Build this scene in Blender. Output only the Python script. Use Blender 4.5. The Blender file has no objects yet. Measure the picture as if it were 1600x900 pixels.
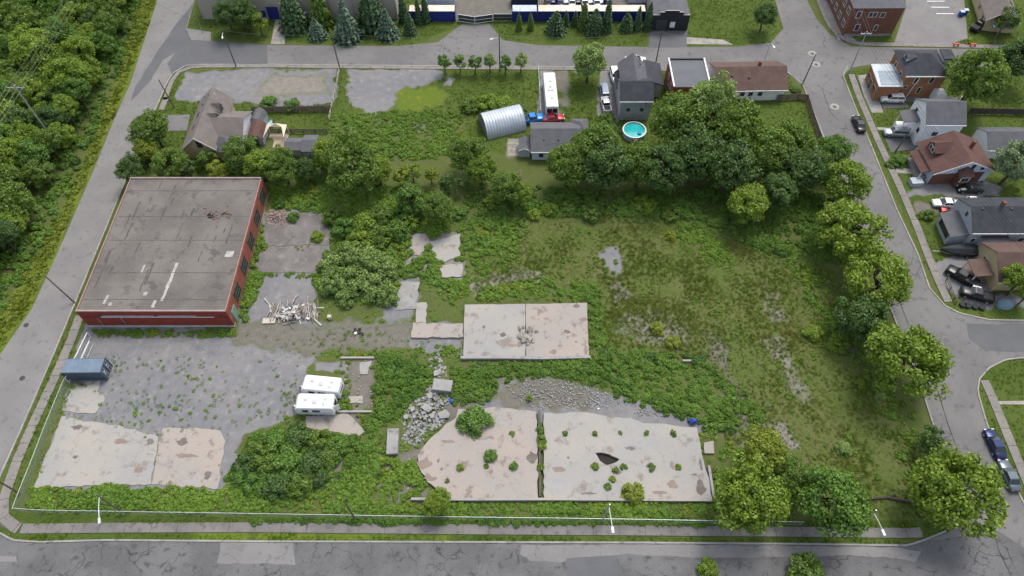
import bpy, bmesh, math, random
import numpy as np
from mathutils import Vector, Matrix, geometry

R = math.radians
SC = bpy.context.scene
COL = SC.collection
# ------------------------------------------------------------------ camera, sky, sun, exposure
F, PITCH, HCAM = 1110.0, R(55.6), 100.0
SP, CP = math.sin(PITCH), math.cos(PITCH)
cam_d = bpy.data.cameras.new('camera'); cam = bpy.data.objects.new('camera', cam_d); COL.objects.link(cam)
cam_d.sensor_width = 36.0; cam_d.lens = 36.0 * F / 1600.0; cam_d.clip_start = 1.0; cam_d.clip_end = 4000.0
cam.location = (0, 0, HCAM); cam.rotation_euler = (math.pi / 2 - PITCH, 0, 0)
SC.camera = cam
SUN_EL, SUN_AZ = R(62), R(28)           # azimuth measured from +Y towards +X
world = bpy.data.worlds.new('World'); SC.world = world; world.use_nodes = True
wn = world.node_tree.nodes; wl = world.node_tree.links
sky = wn.new('ShaderNodeTexSky'); sky.sky_type = 'NISHITA'; sky.sun_disc = False
sky.sun_elevation = SUN_EL; sky.sun_rotation = SUN_AZ; sky.altitude = 100; sky.air_density = 1.0; sky.dust_density = 3.0; sky.ozone_density = 1.0
hs = wn.new('ShaderNodeHueSaturation'); hs.inputs['Saturation'].default_value = .55   # thin even cloud: a whiter sky
wl.new(sky.outputs[0], hs.inputs['Color']); wl.new(hs.outputs[0], wn['Background'].inputs[0]); wn['Background'].inputs[1].default_value = 0.15
sun_d = bpy.data.lights.new('sun', 'SUN'); sun_d.energy = 1.2; sun_d.angle = R(20); sun_d.color = (1, .95, .86)
sun = bpy.data.objects.new('sun', sun_d); COL.objects.link(sun)
sun_dir = Vector((math.sin(SUN_AZ) * math.cos(SUN_EL), math.cos(SUN_AZ) * math.cos(SUN_EL), math.sin(SUN_EL)))
sun.rotation_euler = sun_dir.to_track_quat('Z', 'Y').to_euler(); sun.location = (0, 60, 150)
SC.view_settings.view_transform = 'Standard'; SC.view_settings.look = 'None'
SC.view_settings.exposure = 0.8; SC.view_settings.gamma = 1.0
SC.cycles.use_denoising = True; SC.cycles.max_bounces = 5; SC.cycles.transparent_max_bounces = 12
SC.cycles.diffuse_bounces = 3; SC.cycles.transmission_bounces = 3; SC.cycles.caustics_reflective = False; SC.cycles.caustics_refractive = False

def P(x, y, z=0.0):                      # photo pixel (1600x900) -> world XY on the level plane z
    v = y - 450.0; t = (HCAM - z) / (F * SP + v * CP)
    return (t * (x - 800.0), t * (F * CP - v * SP))
def PP(pts, z=0.0): return [P(a, b, z) for a, b in pts]
def scale_at(y, z=0.0):                  # metres per photo pixel across the view
    return (HCAM - z) / (F * SP + (y - 450.0) * CP)

# ------------------------------------------------------------------ object helpers
def tag(o, label=None, cat=None, group=None, kind=None):
    if label: o['label'] = label
    if cat: o['category'] = cat
    if group: o['group'] = group
    if kind: o['kind'] = kind
    return o
def empty(name, loc=(0, 0, 0), rz=0.0, label=None, cat=None, group=None):
    o = bpy.data.objects.new(name, None); COL.objects.link(o); o.location = loc; o.rotation_euler = (0, 0, rz)
    o.empty_display_size = .3
    return tag(o, label, cat, group)
def link(name, me, parent=None):
    o = bpy.data.objects.new(name, me); COL.objects.link(o)
    if parent: o.parent = parent
    return o
def np_mesh(name, v, f, mat=None, smooth=False):
    """v (n,3); f (m,k) one face size"""
    v = np.asarray(v, dtype=np.float32); f = np.asarray(f, dtype=np.int32); k = f.shape[1]
    me = bpy.data.meshes.new(name)
    me.vertices.add(len(v)); me.vertices.foreach_set('co', v.ravel())
    me.loops.add(f.size); me.loops.foreach_set('vertex_index', f.ravel())
    me.polygons.add(len(f)); me.polygons.foreach_set('loop_start', np.arange(0, f.size, k, dtype=np.int32))
    me.polygons.foreach_set('loop_total', np.full(len(f), k, dtype=np.int32))
    if smooth: me.polygons.foreach_set('use_smooth', np.ones(len(f), dtype=bool))
    me.update(calc_edges=True)
    if mat: me.materials.append(mat)
    return me

class MB:
    def __init__(s): s.v = []; s.f = []
    def add(s, vs, fs):
        b = len(s.v); s.v += [tuple(q) for q in vs]; s.f += [tuple(i + b for i in f) for f in fs]; return s
    def box(s, x0, y0, z0, x1, y1, z1):
        return s.add([(x0,y0,z0),(x1,y0,z0),(x1,y1,z0),(x0,y1,z0),(x0,y0,z1),(x1,y0,z1),(x1,y1,z1),(x0,y1,z1)],
                     [(3,2,1,0),(4,5,6,7),(0,1,5,4),(1,2,6,5),(2,3,7,6),(3,0,4,7)])
    def cbox(s, c, d, rot=(0, 0, 0)):
        m = Matrix.Translation(c) @ __import__('mathutils').Euler(rot).to_matrix().to_4x4()
        h = [q / 2 for q in d]
        vs = [m @ Vector((a*h[0], b*h[1], e*h[2])) for e in (-1,1) for a, b in ((-1,-1),(1,-1),(1,1),(-1,1))]
        return s.add(vs, [(3,2,1,0),(4,5,6,7),(0,1,5,4),(1,2,6,5),(2,3,7,6),(3,0,4,7)])
    def prism(s, poly, z0, z1):
        n = len(poly); ar = sum(poly[i][0]*poly[(i+1)%n][1]-poly[(i+1)%n][0]*poly[i][1] for i in range(n))
        if ar < 0: poly = poly[::-1]
        vs = [(x, y, z0) for x, y in poly] + [(x, y, z1) for x, y in poly]
        fs = [(i, (i+1) % n, n+(i+1) % n, n+i) for i in range(n)]
        tri = geometry.tessellate_polygon([[Vector((x, y, 0)) for x, y in poly]])
        for t in tri:
            a, b, c = [Vector((*poly[i], 0)) for i in t]
            t = t if (b-a).cross(c-a).z > 0 else t[::-1]
            fs.append(tuple(i+n for i in t)); fs.append(tuple(t[::-1]))
        return s.add(vs, fs)
    def tube(s, a, b, r0, r1=None, n=6, cap=True):
        r1 = r0 if r1 is None else r1; a = Vector(a); b = Vector(b); d = (b-a).normalized()
        u = d.orthogonal().normalized(); w = d.cross(u); vs = []
        for q, r in ((a, r0), (b, r1)):
            for i in range(n):
                t = 2*math.pi*i/n; vs.append(q + u*(r*math.cos(t)) + w*(r*math.sin(t)))
        fs = [(i, (i+1) % n, n+(i+1) % n, n+i) for i in range(n)]
        if cap: fs += [tuple(range(n))[::-1], tuple(range(n, 2*n))]
        return s.add(vs, fs)
    def path(s, pts, r, n=5):
        for a, b in zip(pts[:-1], pts[1:]): s.tube(a, b, r, r, n, cap=True)
        return s
    def quad(s, a, b, c, d): return s.add([a, b, c, d], [(0, 1, 2, 3)])
    def slabquad(s, a, b, c, d, t):       # a sloping roof sheet of thickness t (down)
        lo = [(q[0], q[1], q[2]-t) for q in (a, b, c, d)]
        return s.add([a, b, c, d] + lo, [(0,1,2,3),(7,6,5,4),(0,4,5,1),(1,5,6,2),(2,6,7,3),(3,7,4,0)])
    def mesh(s, name, mat=None, smooth=False):
        me = bpy.data.meshes.new(name); me.from_pydata(s.v, [], s.f); me.update()
        if mat: me.materials.append(mat)
        if smooth:
            for p in me.polygons: p.use_smooth = True
        return me
    def build(s, name, mat, parent=None, smooth=False): return link(name, s.mesh(name, mat, smooth), parent)

# ------------------------------------------------------------------ materials
MATS = {}
def newmat(name):
    m = bpy.data.materials.new(name); m.use_nodes = True; MATS[name] = m
    return m, m.node_tree.nodes, m.node_tree.links, m.node_tree.nodes['Principled BSDF']
class NT:
    def __init__(s, m): s.n = m.node_tree.nodes; s.l = m.node_tree.links
    def new(s, t, **k):
        q = s.n.new(t)
        for a, b in k.items(): setattr(q, a, b)
        return q
    def set(s, sock, v):
        if hasattr(v, 'is_output') or isinstance(v, bpy.types.NodeSocket): s.l.new(v, sock)
        else: sock.default_value = v
    def noise(s, co, scale, detail=4, rough=.55, dist=0):
        q = s.new('ShaderNodeTexNoise'); q.inputs['Scale'].default_value = scale; q.inputs['Detail'].default_value = detail
        q.inputs['Roughness'].default_value = rough; q.inputs['Distortion'].default_value = dist
        s.l.new(co, q.inputs['Vector']); return q.outputs['Fac']
    def ramp(s, f, a, b, lo=0., hi=1.):
        q = s.new('ShaderNodeMapRange', interpolation_type='SMOOTHSTEP')
        s.set(q.inputs['Value'], f); q.inputs['From Min'].default_value = a; q.inputs['From Max'].default_value = b
        q.inputs['To Min'].default_value = lo; q.inputs['To Max'].default_value = hi; return q.outputs['Result']
    def mix(s, f, a, b, mode='MIX'):
        q = s.new('ShaderNodeMix', data_type='RGBA', blend_type=mode)
        s.set(q.inputs[0], f)
        for i, v in ((6, a), (7, b)):
            if isinstance(v, tuple): v = (*v, 1) if len(v) == 3 else v
            s.set(q.inputs[i], v)
        return q.outputs[2]
    def math(s, op, a, b=0.5):
        q = s.new('ShaderNodeMath', operation=op); s.set(q.inputs[0], a); s.set(q.inputs[1], b); return q.outputs[0]
    def cracks(s, co, scale, width, dist=.9):
        n = s.new('ShaderNodeTexNoise'); n.inputs['Scale'].default_value = scale*1.3; n.inputs['Detail'].default_value = 5; s.l.new(co, n.inputs['Vector'])
        mixv = s.new('ShaderNodeMix', data_type='VECTOR'); mixv.inputs[0].default_value = .0
        sub = s.new('ShaderNodeVectorMath', operation='SCALE'); s.l.new(n.outputs['Color'], sub.inputs[0]); sub.inputs['Scale'].default_value = dist/scale
        ad = s.new('ShaderNodeVectorMath', operation='ADD'); s.l.new(co, ad.inputs[0]); s.l.new(sub.outputs[0], ad.inputs[1])
        v = s.new('ShaderNodeTexVoronoi', feature='DISTANCE_TO_EDGE'); v.inputs['Scale'].default_value = scale; s.l.new(ad.outputs[0], v.inputs['Vector'])
        return s.math('MULTIPLY', s.ramp(v.outputs['Distance'], width*.3*scale, width*scale, 1, 0), s.ramp(s.noise(co, scale*.8, 2), .46, .6))
    def bump(s, bsdf, h, strength=.4, dist=.05):
        q = s.new('ShaderNodeBump'); q.inputs['Strength'].default_value = strength; q.inputs['Distance'].default_value = dist
        s.l.new(h, q.inputs['Height']); s.l.new(q.outputs[0], bsdf.inputs['Normal'])
def coords(nt, which='Object'):
    if which == 'pos': return nt.new('ShaderNodeNewGeometry').outputs['Position']
    return nt.new('ShaderNodeTexCoord').outputs[which]

def surf(name, c1, c2, scale=.5, rough=.85, c3=None, s3=4., fine=.12, fs=18., metal=0., bump=0., crack=None, spec=None, lo=.35, hi=.65):
    """weathered surface: two tones in broad patches, a third in smaller blotches, fine grain, optional cracks"""
    m, n, l, b = newmat(name); nt = NT(m); co = coords(nt)
    col = nt.mix(nt.ramp(nt.noise(co, scale), lo, hi), c1, c2)
    if c3: col = nt.mix(nt.ramp(nt.noise(co, s3, 6, .6), .54, .68), col, c3)
    g = nt.noise(co, fs, 3, .7)
    k = nt.ramp(g, .25, .75, 1-fine, 1+fine)
    col = nt.mix(1.0, col, nt.new('ShaderNodeCombineColor').outputs[0], 'MULTIPLY') if False else col
    vm = nt.new('ShaderNodeVectorMath', operation='SCALE'); l.new(col, vm.inputs[0]); l.new(k, vm.inputs['Scale']); col = vm.outputs[0]
    if crack: col = nt.mix(nt.math('MULTIPLY', nt.cracks(co, crack[0], crack[1]), crack[2] if len(crack) > 2 else .7), col, crack[3] if len(crack) > 3 else (.03, .03, .03))
    l.new(col, b.inputs['Base Color']); b.inputs['Roughness'].default_value = rough; b.inputs['Metallic'].default_value = metal
    b.inputs['Specular IOR Level'].default_value = .25 if spec is None else spec
    if bump: nt.bump(b, g, bump, .04)
    return m
def plain(name, c, rough=.6, metal=0., spec=.4, var=.08):
    c2 = tuple(q*(1-var*2) for q in c)
    return surf(name, c, c2, 1.3, rough, None, 4, var, 12., metal, 0, None, spec)
def glassy(name, c, rough=.12):
    m, n, l, b = newmat(name); b.inputs['Base Color'].default_value = (*c, 1); b.inputs['Roughness'].default_value = rough; b.inputs['Specular IOR Level'].default_value = .8
    return m
def lined(name, c1, c2, axis, pitch, width=.12, rough=.8, dirt=None, coord='Object', darker=.6):
    """boards / courses / corrugation lines at a pitch (metres) along an object axis, with broad tone patches"""
    m, n, l, b = newmat(name); nt = NT(m); co = coords(nt, coord)
    sx = nt.new('ShaderNodeSeparateXYZ'); l.new(co, sx.inputs[0])
    f = nt.math('FRACT', nt.math('DIVIDE', sx.outputs[axis], pitch))
    ln = nt.ramp(f, 0, width, 1, 0)
    col = nt.mix(nt.ramp(nt.noise(co, .7, 5), .35, .65), c1, c2)
    row = nt.new('ShaderNodeTexWhiteNoise', noise_dimensions='1D'); l.new(nt.math('FLOOR', nt.math('DIVIDE', sx.outputs[axis], pitch)), row.inputs['W'])
    col = nt.mix(nt.math('MULTIPLY', row.outputs['Value'], .18), col, tuple(q*.6 for q in c1))
    if dirt: col = nt.mix(nt.ramp(nt.noise(co, 1.1, 6, .65), .52, .72), col, dirt)
    col = nt.mix(nt.math('MULTIPLY', ln, darker), col, tuple(q*.35 for q in c1))
    l.new(col, b.inputs['Base Color']); b.inputs['Roughness'].default_value = rough; b.inputs['Specular IOR Level'].default_value = .25
    nt.bump(b, ln, .3, .03)
    return m
def brick(name, c1, c2, mortar, stain=None):
    m, n, l, b = newmat(name); nt = NT(m); co = coords(nt)
    sx = nt.new('ShaderNodeSeparateXYZ'); l.new(co, sx.inputs[0]); cx = nt.new('ShaderNodeCombineXYZ')
    l.new(nt.math('ADD', sx.outputs[0], sx.outputs[1]), cx.inputs[0]); l.new(sx.outputs[2], cx.inputs[1])
    t = nt.new('ShaderNodeTexBrick'); l.new(cx.outputs[0], t.inputs['Vector']); t.inputs['Scale'].default_value = 4.0
    t.inputs['Color1'].default_value = (*c1, 1); t.inputs['Color2'].default_value = (*c2, 1); t.inputs['Mortar'].default_value = (*mortar, 1); t.inputs['Mortar Size'].default_value = .02
    col = nt.mix(nt.ramp(nt.noise(co, .5, 5), .35, .7, 0, .5), t.outputs['Color'], tuple(q*.6 for q in c1))
    if stain: col = nt.mix(nt.ramp(nt.noise(co, .8, 6, .65), .52, .7, 0, .7), col, stain)
    l.new(col, b.inputs['Base Color']); b.inputs['Roughness'].default_value = .9; b.inputs['Specular IOR Level'].default_value = .2
    return m
def leafmat(name, c1, c2, c3=None, trans=.42, patch=.16, var=.35):
    """foliage: tone by plant, by patch of ground and by single leaf; thin leaves let light through"""
    m, n, l, b = newmat(name); nt = NT(m); n.remove(b)
    geo = nt.new('ShaderNodeNewGeometry'); oi = nt.new('ShaderNodeObjectInfo')
    f = nt.ramp(nt.noise(geo.outputs['Position'], patch, 3), .35, .65)
    f = nt.math('ADD', nt.math('MULTIPLY', f, .6), nt.math('MULTIPLY', oi.outputs['Random'], .4))
    col = nt.mix(f, c1, c2)
    if c3: col = nt.mix(nt.ramp(nt.noise(geo.outputs['Position'], patch*2.3, 3), .57, .7), col, c3)
    k = nt.ramp(geo.outputs['Random Per Island'], 0, 1, 1-var, 1+var)
    vm = nt.new('ShaderNodeVectorMath', operation='SCALE'); l.new(col, vm.inputs[0]); l.new(k, vm.inputs['Scale'])
    d = nt.new('ShaderNodeBsdfDiffuse'); t = nt.new('ShaderNodeBsdfTranslucent'); g = nt.new('ShaderNodeBsdfGlossy'); g.inputs['Roughness'].default_value = .55
    l.new(vm.outputs[0], d.inputs[0]); tc = nt.mix(.5, vm.outputs[0], (.16, .2, .01)); l.new(tc, t.inputs[0])
    ms = nt.new('ShaderNodeMixShader'); ms.inputs[0].default_value = trans; l.new(d.outputs[0], ms.inputs[1]); l.new(t.outputs[0], ms.inputs[2])
    m2 = nt.new('ShaderNodeMixShader'); m2.inputs[0].default_value = .035; l.new(ms.outputs[0], m2.inputs[1]); l.new(g.outputs[0], m2.inputs[2])
    l.new(m2.outputs[0], n['Material Output'].inputs[0])
    return m

CONC = surf('concrete_old', (0.336, 0.311, 0.273), (0.294, 0.286, 0.269), .12, .9, (0.223, 0.193, 0.168), .55, .1, 9., 0, .15, (.10, .055, .4, (0.134, 0.118, 0.101)))
CONC_P = surf('concrete_pinkish', (0.336, 0.290, 0.252), (0.302, 0.277, 0.252), .14, .9, (0.210, 0.168, 0.143), .6, .1, 9., 0, .15, (.11, .055, .4, (0.134, 0.118, 0.101)))
CONC_G = surf('concrete_grey', (0.302, 0.294, 0.277), (0.244, 0.235, 0.223), .3, .9, (0.168, 0.160, 0.147), 1.1, .12, 8., 0, .2)
CONC_SLABS = surf('concrete_sidewalk', (0.238, 0.216, 0.194), (0.194, 0.180, 0.166), .25, .9, (0.151, 0.137, 0.122), 1.2, .1, 10.)
KERB = surf('concrete_kerb', (0.336, 0.311, 0.277), (0.260, 0.244, 0.218), .4, .9, (0.168, 0.160, 0.134), 1.5, .1, 10.)
CONC_D = surf('concrete_dirty', (.185, .17, .16), (.14, .13, .122), .3, .95, (.235, .205, .18), .7, .14, 6., 0, .2, (.16, .08, .5, (.06, .06, .05)))
CONC_S = surf('concrete_sidewalk_darker', (.19, .178, .168), (.15, .142, .135), .25, .92, (.115, .11, .10), 1.0, .12, 9.)  # darker tone of the sidewalk concrete, for the front pavement
JOINT = surf('joint_soil', (.10, .095, .08), (.07, .075, .05), 1., .95)
ASPH = surf('asphalt_worn', (0.142, 0.138, 0.136), (0.176, 0.168, 0.163), .10, .9, (0.116, 0.112, 0.112), .7, .14, 7., 0, .15, (.09, .09, .55, (0.052, 0.052, 0.052)))
ASPH_OLD = surf('asphalt_cracked', (0.107, 0.106, 0.107), (0.142, 0.139, 0.138), .18, .9, (0.077, 0.077, 0.077), .8, .16, 6., 0, .2, (.33, .09, .75, (0.039, 0.039, 0.039)))
ASPH_NEW = surf('asphalt_patch', (0.107, 0.109, 0.114), (0.120, 0.120, 0.125), .3, .88, None, 1, .1, 9.)
ASPH_LIGHT = surf('asphalt_pale', (0.185, 0.176, 0.172), (0.211, 0.202, 0.194), .2, .9, (0.155, 0.146, 0.142), .8, .1, 8., 0, 0, (.08, .07, .4, (0.077, 0.077, 0.077)))
WHITE_P = surf('white_paint', (.70, .70, .69), (.63, .63, .62), .8, .45, None, 4, .04)
WHITE_T = surf('white_trailer_skin', (.72, .73, .73), (.66, .67, .68), .6, .35, (.55, .55, .53), 1.2, .03)
BLACKISH = plain('dark_rubber', (.025, .025, .027), .8)
DARK = plain('dark_metal', (.05, .05, .055), .5)
GALV = plain('galvanised_steel', (.45, .47, .49), .4, .6)
STEELW = plain('pale_steel', (.62, .64, .66), .4, .2)
GLASS = glassy('window_glass', (.02, .025, .03))
CARGLASS = glassy('car_glass', (.012, .015, .018), .06)
WOODP = surf('weathered_pole_wood', (.15, .12, .10), (.10, .085, .07), 2., .9)
WOODF = surf('weathered_fence_wood', (.22, .17, .13), (.15, .12, .10), .8, .9)
BARK = surf('bark', (.09, .07, .055), (.06, .05, .04), 3., .95)
LEAF = {
 'mid': leafmat('leaf_mid', (0.112, 0.202, 0.022), (0.160, 0.255, 0.028)),
 'dark': leafmat('leaf_dark', (0.070, 0.145, 0.030), (0.104, 0.190, 0.034)),
 'bright': leafmat('leaf_bright', (0.174, 0.281, 0.022), (0.234, 0.335, 0.025)),
 'yellow': leafmat('leaf_yellow_green', (0.230, 0.309, 0.025), (0.292, 0.347, 0.029)),
 'fresh': leafmat('leaf_fresh', (0.108, 0.226, 0.028), (0.148, 0.276, 0.034)),
 'silver': leafmat('leaf_silver', (0.226, 0.319, 0.155), (0.278, 0.368, 0.186)),
 'pale': leafmat('leaf_pale_green', (0.215, 0.332, 0.081), (0.289, 0.397, 0.107)),
 'conifer': leafmat('needles_dark', (0.045, 0.097, 0.034), (0.063, 0.121, 0.040), None, .08),
 'spruce': leafmat('needles_blue', (0.087, 0.143, 0.085), (0.104, 0.167, 0.101), None, .08),
}
WEED = leafmat('leaf_weeds', (0.124, 0.240, 0.024), (0.190, 0.309, 0.028), (0.239, 0.309, 0.024), .28, .10)
WEED_D = leafmat('leaf_thicket', (0.100, 0.207, 0.024), (0.156, 0.272, 0.029), (0.069, 0.150, 0.025), .25, .10)
GRASS = leafmat('grass_blades', (0.163, 0.226, 0.035), (0.229, 0.271, 0.046), (0.293, 0.271, 0.068), .2, .07)
GRASS_Y = leafmat('grass_verge_yellow', (0.166, 0.238, 0.025), (0.250, 0.286, 0.028), None, .2, .12)
# ------------------------------------------------------------------ ground zones (material areas of the real ground)
SOIL, LAWN, MEAD, GRAV, SAND, DIRT, YELL = range(7)
ZONES = [  # (zone, outline in photo pixels on the ground, edge softness in metres)
 (LAWN, [(285,-60),(303,0),(289,45),(300,62),(640,72),(720,40),(765,38),(790,66),(1012,74),(1012,-60)], .6),
 (DIRT, [(702,-60),(702,30),(800,30),(1000,26),(1000,-60)], .8),
 (LAWN, [(1070,-60),(1225,-60),(1223,45),(1205,68),(1070,72)], .5),
 (LAWN, [(1290,-60),(1300,20),(1330,72),(1400,72),(1400,-60)], .5),
 (LAWN, [(1480,-60),(1480,70),(1700,78),(1700,-60)], .5),
 (LAWN, [(230,112),(530,104),(1225,108),(1300,215),(1180,225),(880,240),(720,240),(500,215),(380,215),(180,250)], .8),
 (LAWN, [(1310,112),(1420,96),(1700,92),(1700,505),(1540,505),(1475,480)], .6),
 (LAWN, [(1520,600),(1560,560),(1700,556),(1700,900),(1610,820)], .5),
 (SOIL, [(520,178),(720,176),(735,250),(500,250)], 1.2),
 (GRAV, [(288,112),(520,107),(526,130),(520,158),(470,166),(400,165),(350,158),(300,160),(270,150)], 1.0),
 (SAND, [(430,118),(500,116),(505,145),(400,150)], 3.0),
 (GRAV, [(548,110),(668,107),(690,113),(690,124),(650,140),(620,168),(590,180),(545,168)], 1.2),
 (GRAV, [(698,120),(718,120),(705,134),(694,134)], .8),
 (YELL, [(630,140),(680,135),(700,160),(660,172),(610,172)], 2.0),
 (DIRT, [(640,197),(660,196),(658,207),(645,210)], 1.0),
 (GRAV, [(843,108),(866,108),(876,185),(870,195),(838,195)], .5),
 (DIRT, [(870,112),(885,112),(892,170),(878,172)], 1.8),
 (DIRT, [(895,108),(912,110),(910,116),(896,116)], .6),
 (GRAV, [(937,108),(970,110),(966,190),(952,205),(932,180)], .6),
 (SAND, [(792,218),(830,214),(832,242),(793,246)], .4),
 (GRAV, [(1408,150),(1500,150),(1500,158),(1408,160)], .5),
 (GRAV, [(1425,255),(1560,290),(1560,305),(1420,306)], .7),
 (DIRT, [(1425,315),(1530,314),(1530,335),(1432,340)], 1.0),
 (GRAV, [(1452,408),(1520,395),(1560,440),(1545,470),(1500,470),(1470,440)], .7),
 (GRAV, [(1515,462),(1600,455),(1600,478),(1520,478)], 1.0),
 # west verge of the west street and the wood floor
 (SOIL, [(-200,-60),(236,-60),(226,0),(190,110),(120,280),(60,400),(0,505),(-200,700)], .8),
 (YELL, [(226,-60),(250,-60),(246,0),(226,62),(176,190),(98,375),(50,480),(-2,556),(-60,640),(-60,560),(0,500),(60,395),(110,300),(190,105)], .8),
 # the cleared lot
 (MEAD, [(745,345),(960,335),(1100,350),(1255,370),(1330,460),(1420,640),(1470,760),(1505,815),(1380,824),(1340,780),(1240,720),(1130,695),(1125,600),(1110,565),(930,545),(920,468),(850,440),(740,470),(725,450),(730,400)], 1.5),
 (GRAV, [(120,500),(365,519),(398,430),(408,330),(520,325),(514,430),(490,440),(490,500),(610,505),(725,505),(726,530),(640,545),(500,548),(478,590),(468,650),(385,680),(345,770),(55,765),(100,640),(110,590)], .7),
 (DIRT, [(370,505),(600,505),(640,500),(640,540),(500,548),(420,545),(365,535)], 2.2),
 (SAND, [(425,345),(505,345),(500,420),(420,420)], 2.0),
 (DIRT, [(535,565),(582,560),(582,630),(548,680),(535,665)], .8),
 (GRAV, [(490,565),(545,565),(545,582),(490,582)], .6),
 (GRAV, [(690,625),(790,590),(860,588),(960,612),(1030,640),(1100,660),(1100,676),(720,645)], .8),
 (DIRT, [(720,622),(800,600),(870,596),(950,622),(900,636),(800,632)], 2.5),
 (DIRT, [(690,630),(740,620),(745,640),(700,655)], .8),
 (DIRT, [(580,700),(660,700),(665,780),(620,790),(560,740),(520,745),(520,725)], 2.0),
 (SAND, [(640,360),(720,362),(722,435),(640,430)], 1.2),
 (GRAV, [(938,395),(965,386),(985,405),(980,425),(940,425)], 1.6),
 (SAND, [(962,450),(985,447),(985,468),(965,470)], 1.6),
 (SAND, [(750,455),(850,430),(830,420),(740,445)], 2.0),
 (SAND, [(985,492),(1045,495),(1070,520),(1055,540),(1005,535),(972,510)], 5.5),
 (DIRT, [(1105,525),(1138,545),(1156,620),(1180,685),(1145,690),(1132,600)], 4.0),
 (SAND, [(1140,690),(1230,660),(1240,690),(1150,700)], 2.2),
 (SAND, [(1198,455),(1210,462),(1222,498),(1208,494)], 3.2),
 (SAND, [(1205,535),(1222,526),(1240,590),(1258,618),(1240,606)], 3.8),
 (DIRT, [(1310,535),(1345,530),(1350,560),(1325,565)], 1.6),
 (GRAV, [(610,440),(655,440),(650,500),(600,505),(560,510),(610,480)], 1.5),
 (GRAV, [(640,525),(724,528),(724,556),(645,548)], .7),
 # verges inside the kerbs
 (LAWN, [(0,760),(120,470),(270,112),(290,104),(262,175),(135,505),(112,560),(30,780),(28,800),(1340,812),(1480,815),(1500,835),(1440,845),(0,848),(-40,840)], .25),
 (YELL, [(300,832),(700,833),(700,845),(300,845)], .8),
]
def poly_sd(x, y, poly):
    """signed distance (positive inside) of points to a polygon, numpy"""
    d2 = np.full(x.shape, 1e12); ins = np.zeros(x.shape, bool); n = len(poly)
    for i in range(n):
        x0, y0 = poly[i]; x1, y1 = poly[(i+1) % n]; ex, ey = x1-x0, y1-y0; L = ex*ex+ey*ey+1e-12
        t = np.clip(((x-x0)*ex+(y-y0)*ey)/L, 0, 1); dx = x-x0-t*ex; dy = y-y0-t*ey
        d2 = np.minimum(d2, dx*dx+dy*dy)
        c = ((y0 > y) != (y1 > y)); xi = x0+(y-y0)*ex/(ey if abs(ey) > 1e-9 else 1e-9); ins ^= (c & (x < xi))
    d = np.sqrt(d2); return np.where(ins, d, -d)
def inside(x, y, poly): return poly_sd(x, y, poly) > 0
RNG = np.random.default_rng(7)
def vnoise(x, y, scale, seed=0):
    """smooth value noise 0..1"""
    r = np.random.default_rng(seed); T = r.random((256, 256)); u = x*scale; v = y*scale
    i = np.floor(u).astype(int); j = np.floor(v).astype(int); fu = u-i; fv = v-j; fu = fu*fu*(3-2*fu); fv = fv*fv*(3-2*fv)
    a = T[i % 256, j % 256]; b = T[(i+1) % 256, j % 256]; c = T[i % 256, (j+1) % 256]; d = T[(i+1) % 256, (j+1) % 256]
    return a*(1-fu)*(1-fv)+b*fu*(1-fv)+c*(1-fu)*fv+d*fu*fv
def zone_weights(x, y):
    W = np.zeros((7,)+x.shape, np.float32); W[SOIL] = 1
    wob = (vnoise(x, y, .45, 3)-.5)*1.6+(vnoise(x, y, 1.3, 4)-.5)*.8
    for ch, pts, soft in ZONES:
        poly = PP(pts); xs = [q[0] for q in poly]; ys = [q[1] for q in poly]; pad = soft*2+1
        sel = (x > min(xs)-pad) & (x < max(xs)+pad) & (y > min(ys)-pad) & (y < max(ys)+pad)
        if not sel.any(): continue
        sd = poly_sd(x[sel], y[sel], poly) + wob[sel]*min(soft, 1.5)
        w = np.clip(.5+.5*sd/soft, 0, 1); w = w*w*(3-2*w)
        W[:, sel] *= (1-w); W[ch][sel] += w
    return W
gx = np.concatenate([[-900, -500, -300, -200, -160], np.arange(-140, 150.1, .42), [170, 210, 300, 500, 900]])
gy = np.concatenate([[-500, -200, -80, -20, 5], np.arange(16, 168, .42), [180, 200, 240, 320, 500, 900]])
GX, GY = np.meshgrid(gx, gy); ZW = zone_weights(GX, GY)
gz = (ZW[SOIL]*.25*vnoise(GX, GY, .35, 9) + ZW[MEAD]*.16*vnoise(GX, GY, .5, 10) + ZW[DIRT]*.05*vnoise(GX, GY, 1, 11)) - .03
gz = np.where((np.abs(GX) < 142) & (GY > 14) & (GY < 170), gz, -.03)
nxg, nyg = len(gx), len(gy); ii = np.arange((nyg-1)*(nxg-1)); rr = ii//(nxg-1); cc = ii % (nxg-1); b0 = rr*nxg+cc
gmat, _, gl, gb = newmat('ground_cover'); nt = NT(gmat); co = coords(nt, 'pos')
aA = nt.new('ShaderNodeAttribute', attribute_name='zoneA'); aB = nt.new('ShaderNodeAttribute', attribute_name='zoneB')
sA = nt.new('ShaderNodeSeparateColor'); gl.new(aA.outputs['Color'], sA.inputs[0]); sB = nt.new('ShaderNodeSeparateColor'); gl.new(aB.outputs['Color'], sB.inputs[0])
nL = nt.noise(co, .12, 4); nM = nt.noise(co, .8, 5, .6); nF = nt.noise(co, 4.5, 4, .65); nS = nt.noise(co, 14, 2, .7)
edge = nt.math('MULTIPLY', nt.math('SUBTRACT', nt.math('ADD', nt.math('MULTIPLY', nM, .55), nt.math('MULTIPLY', nF, .45)), .5), 1.3)
def zf(s): return nt.ramp(nt.math('ADD', s, edge), .27, .73)
soil = nt.mix(nt.ramp(nF, .35, .65), (.075, .105, .026), (.105, .115, .040))
soil = nt.mix(nt.ramp(nM, .56, .72), soil, (.135, .115, .072))
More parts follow.
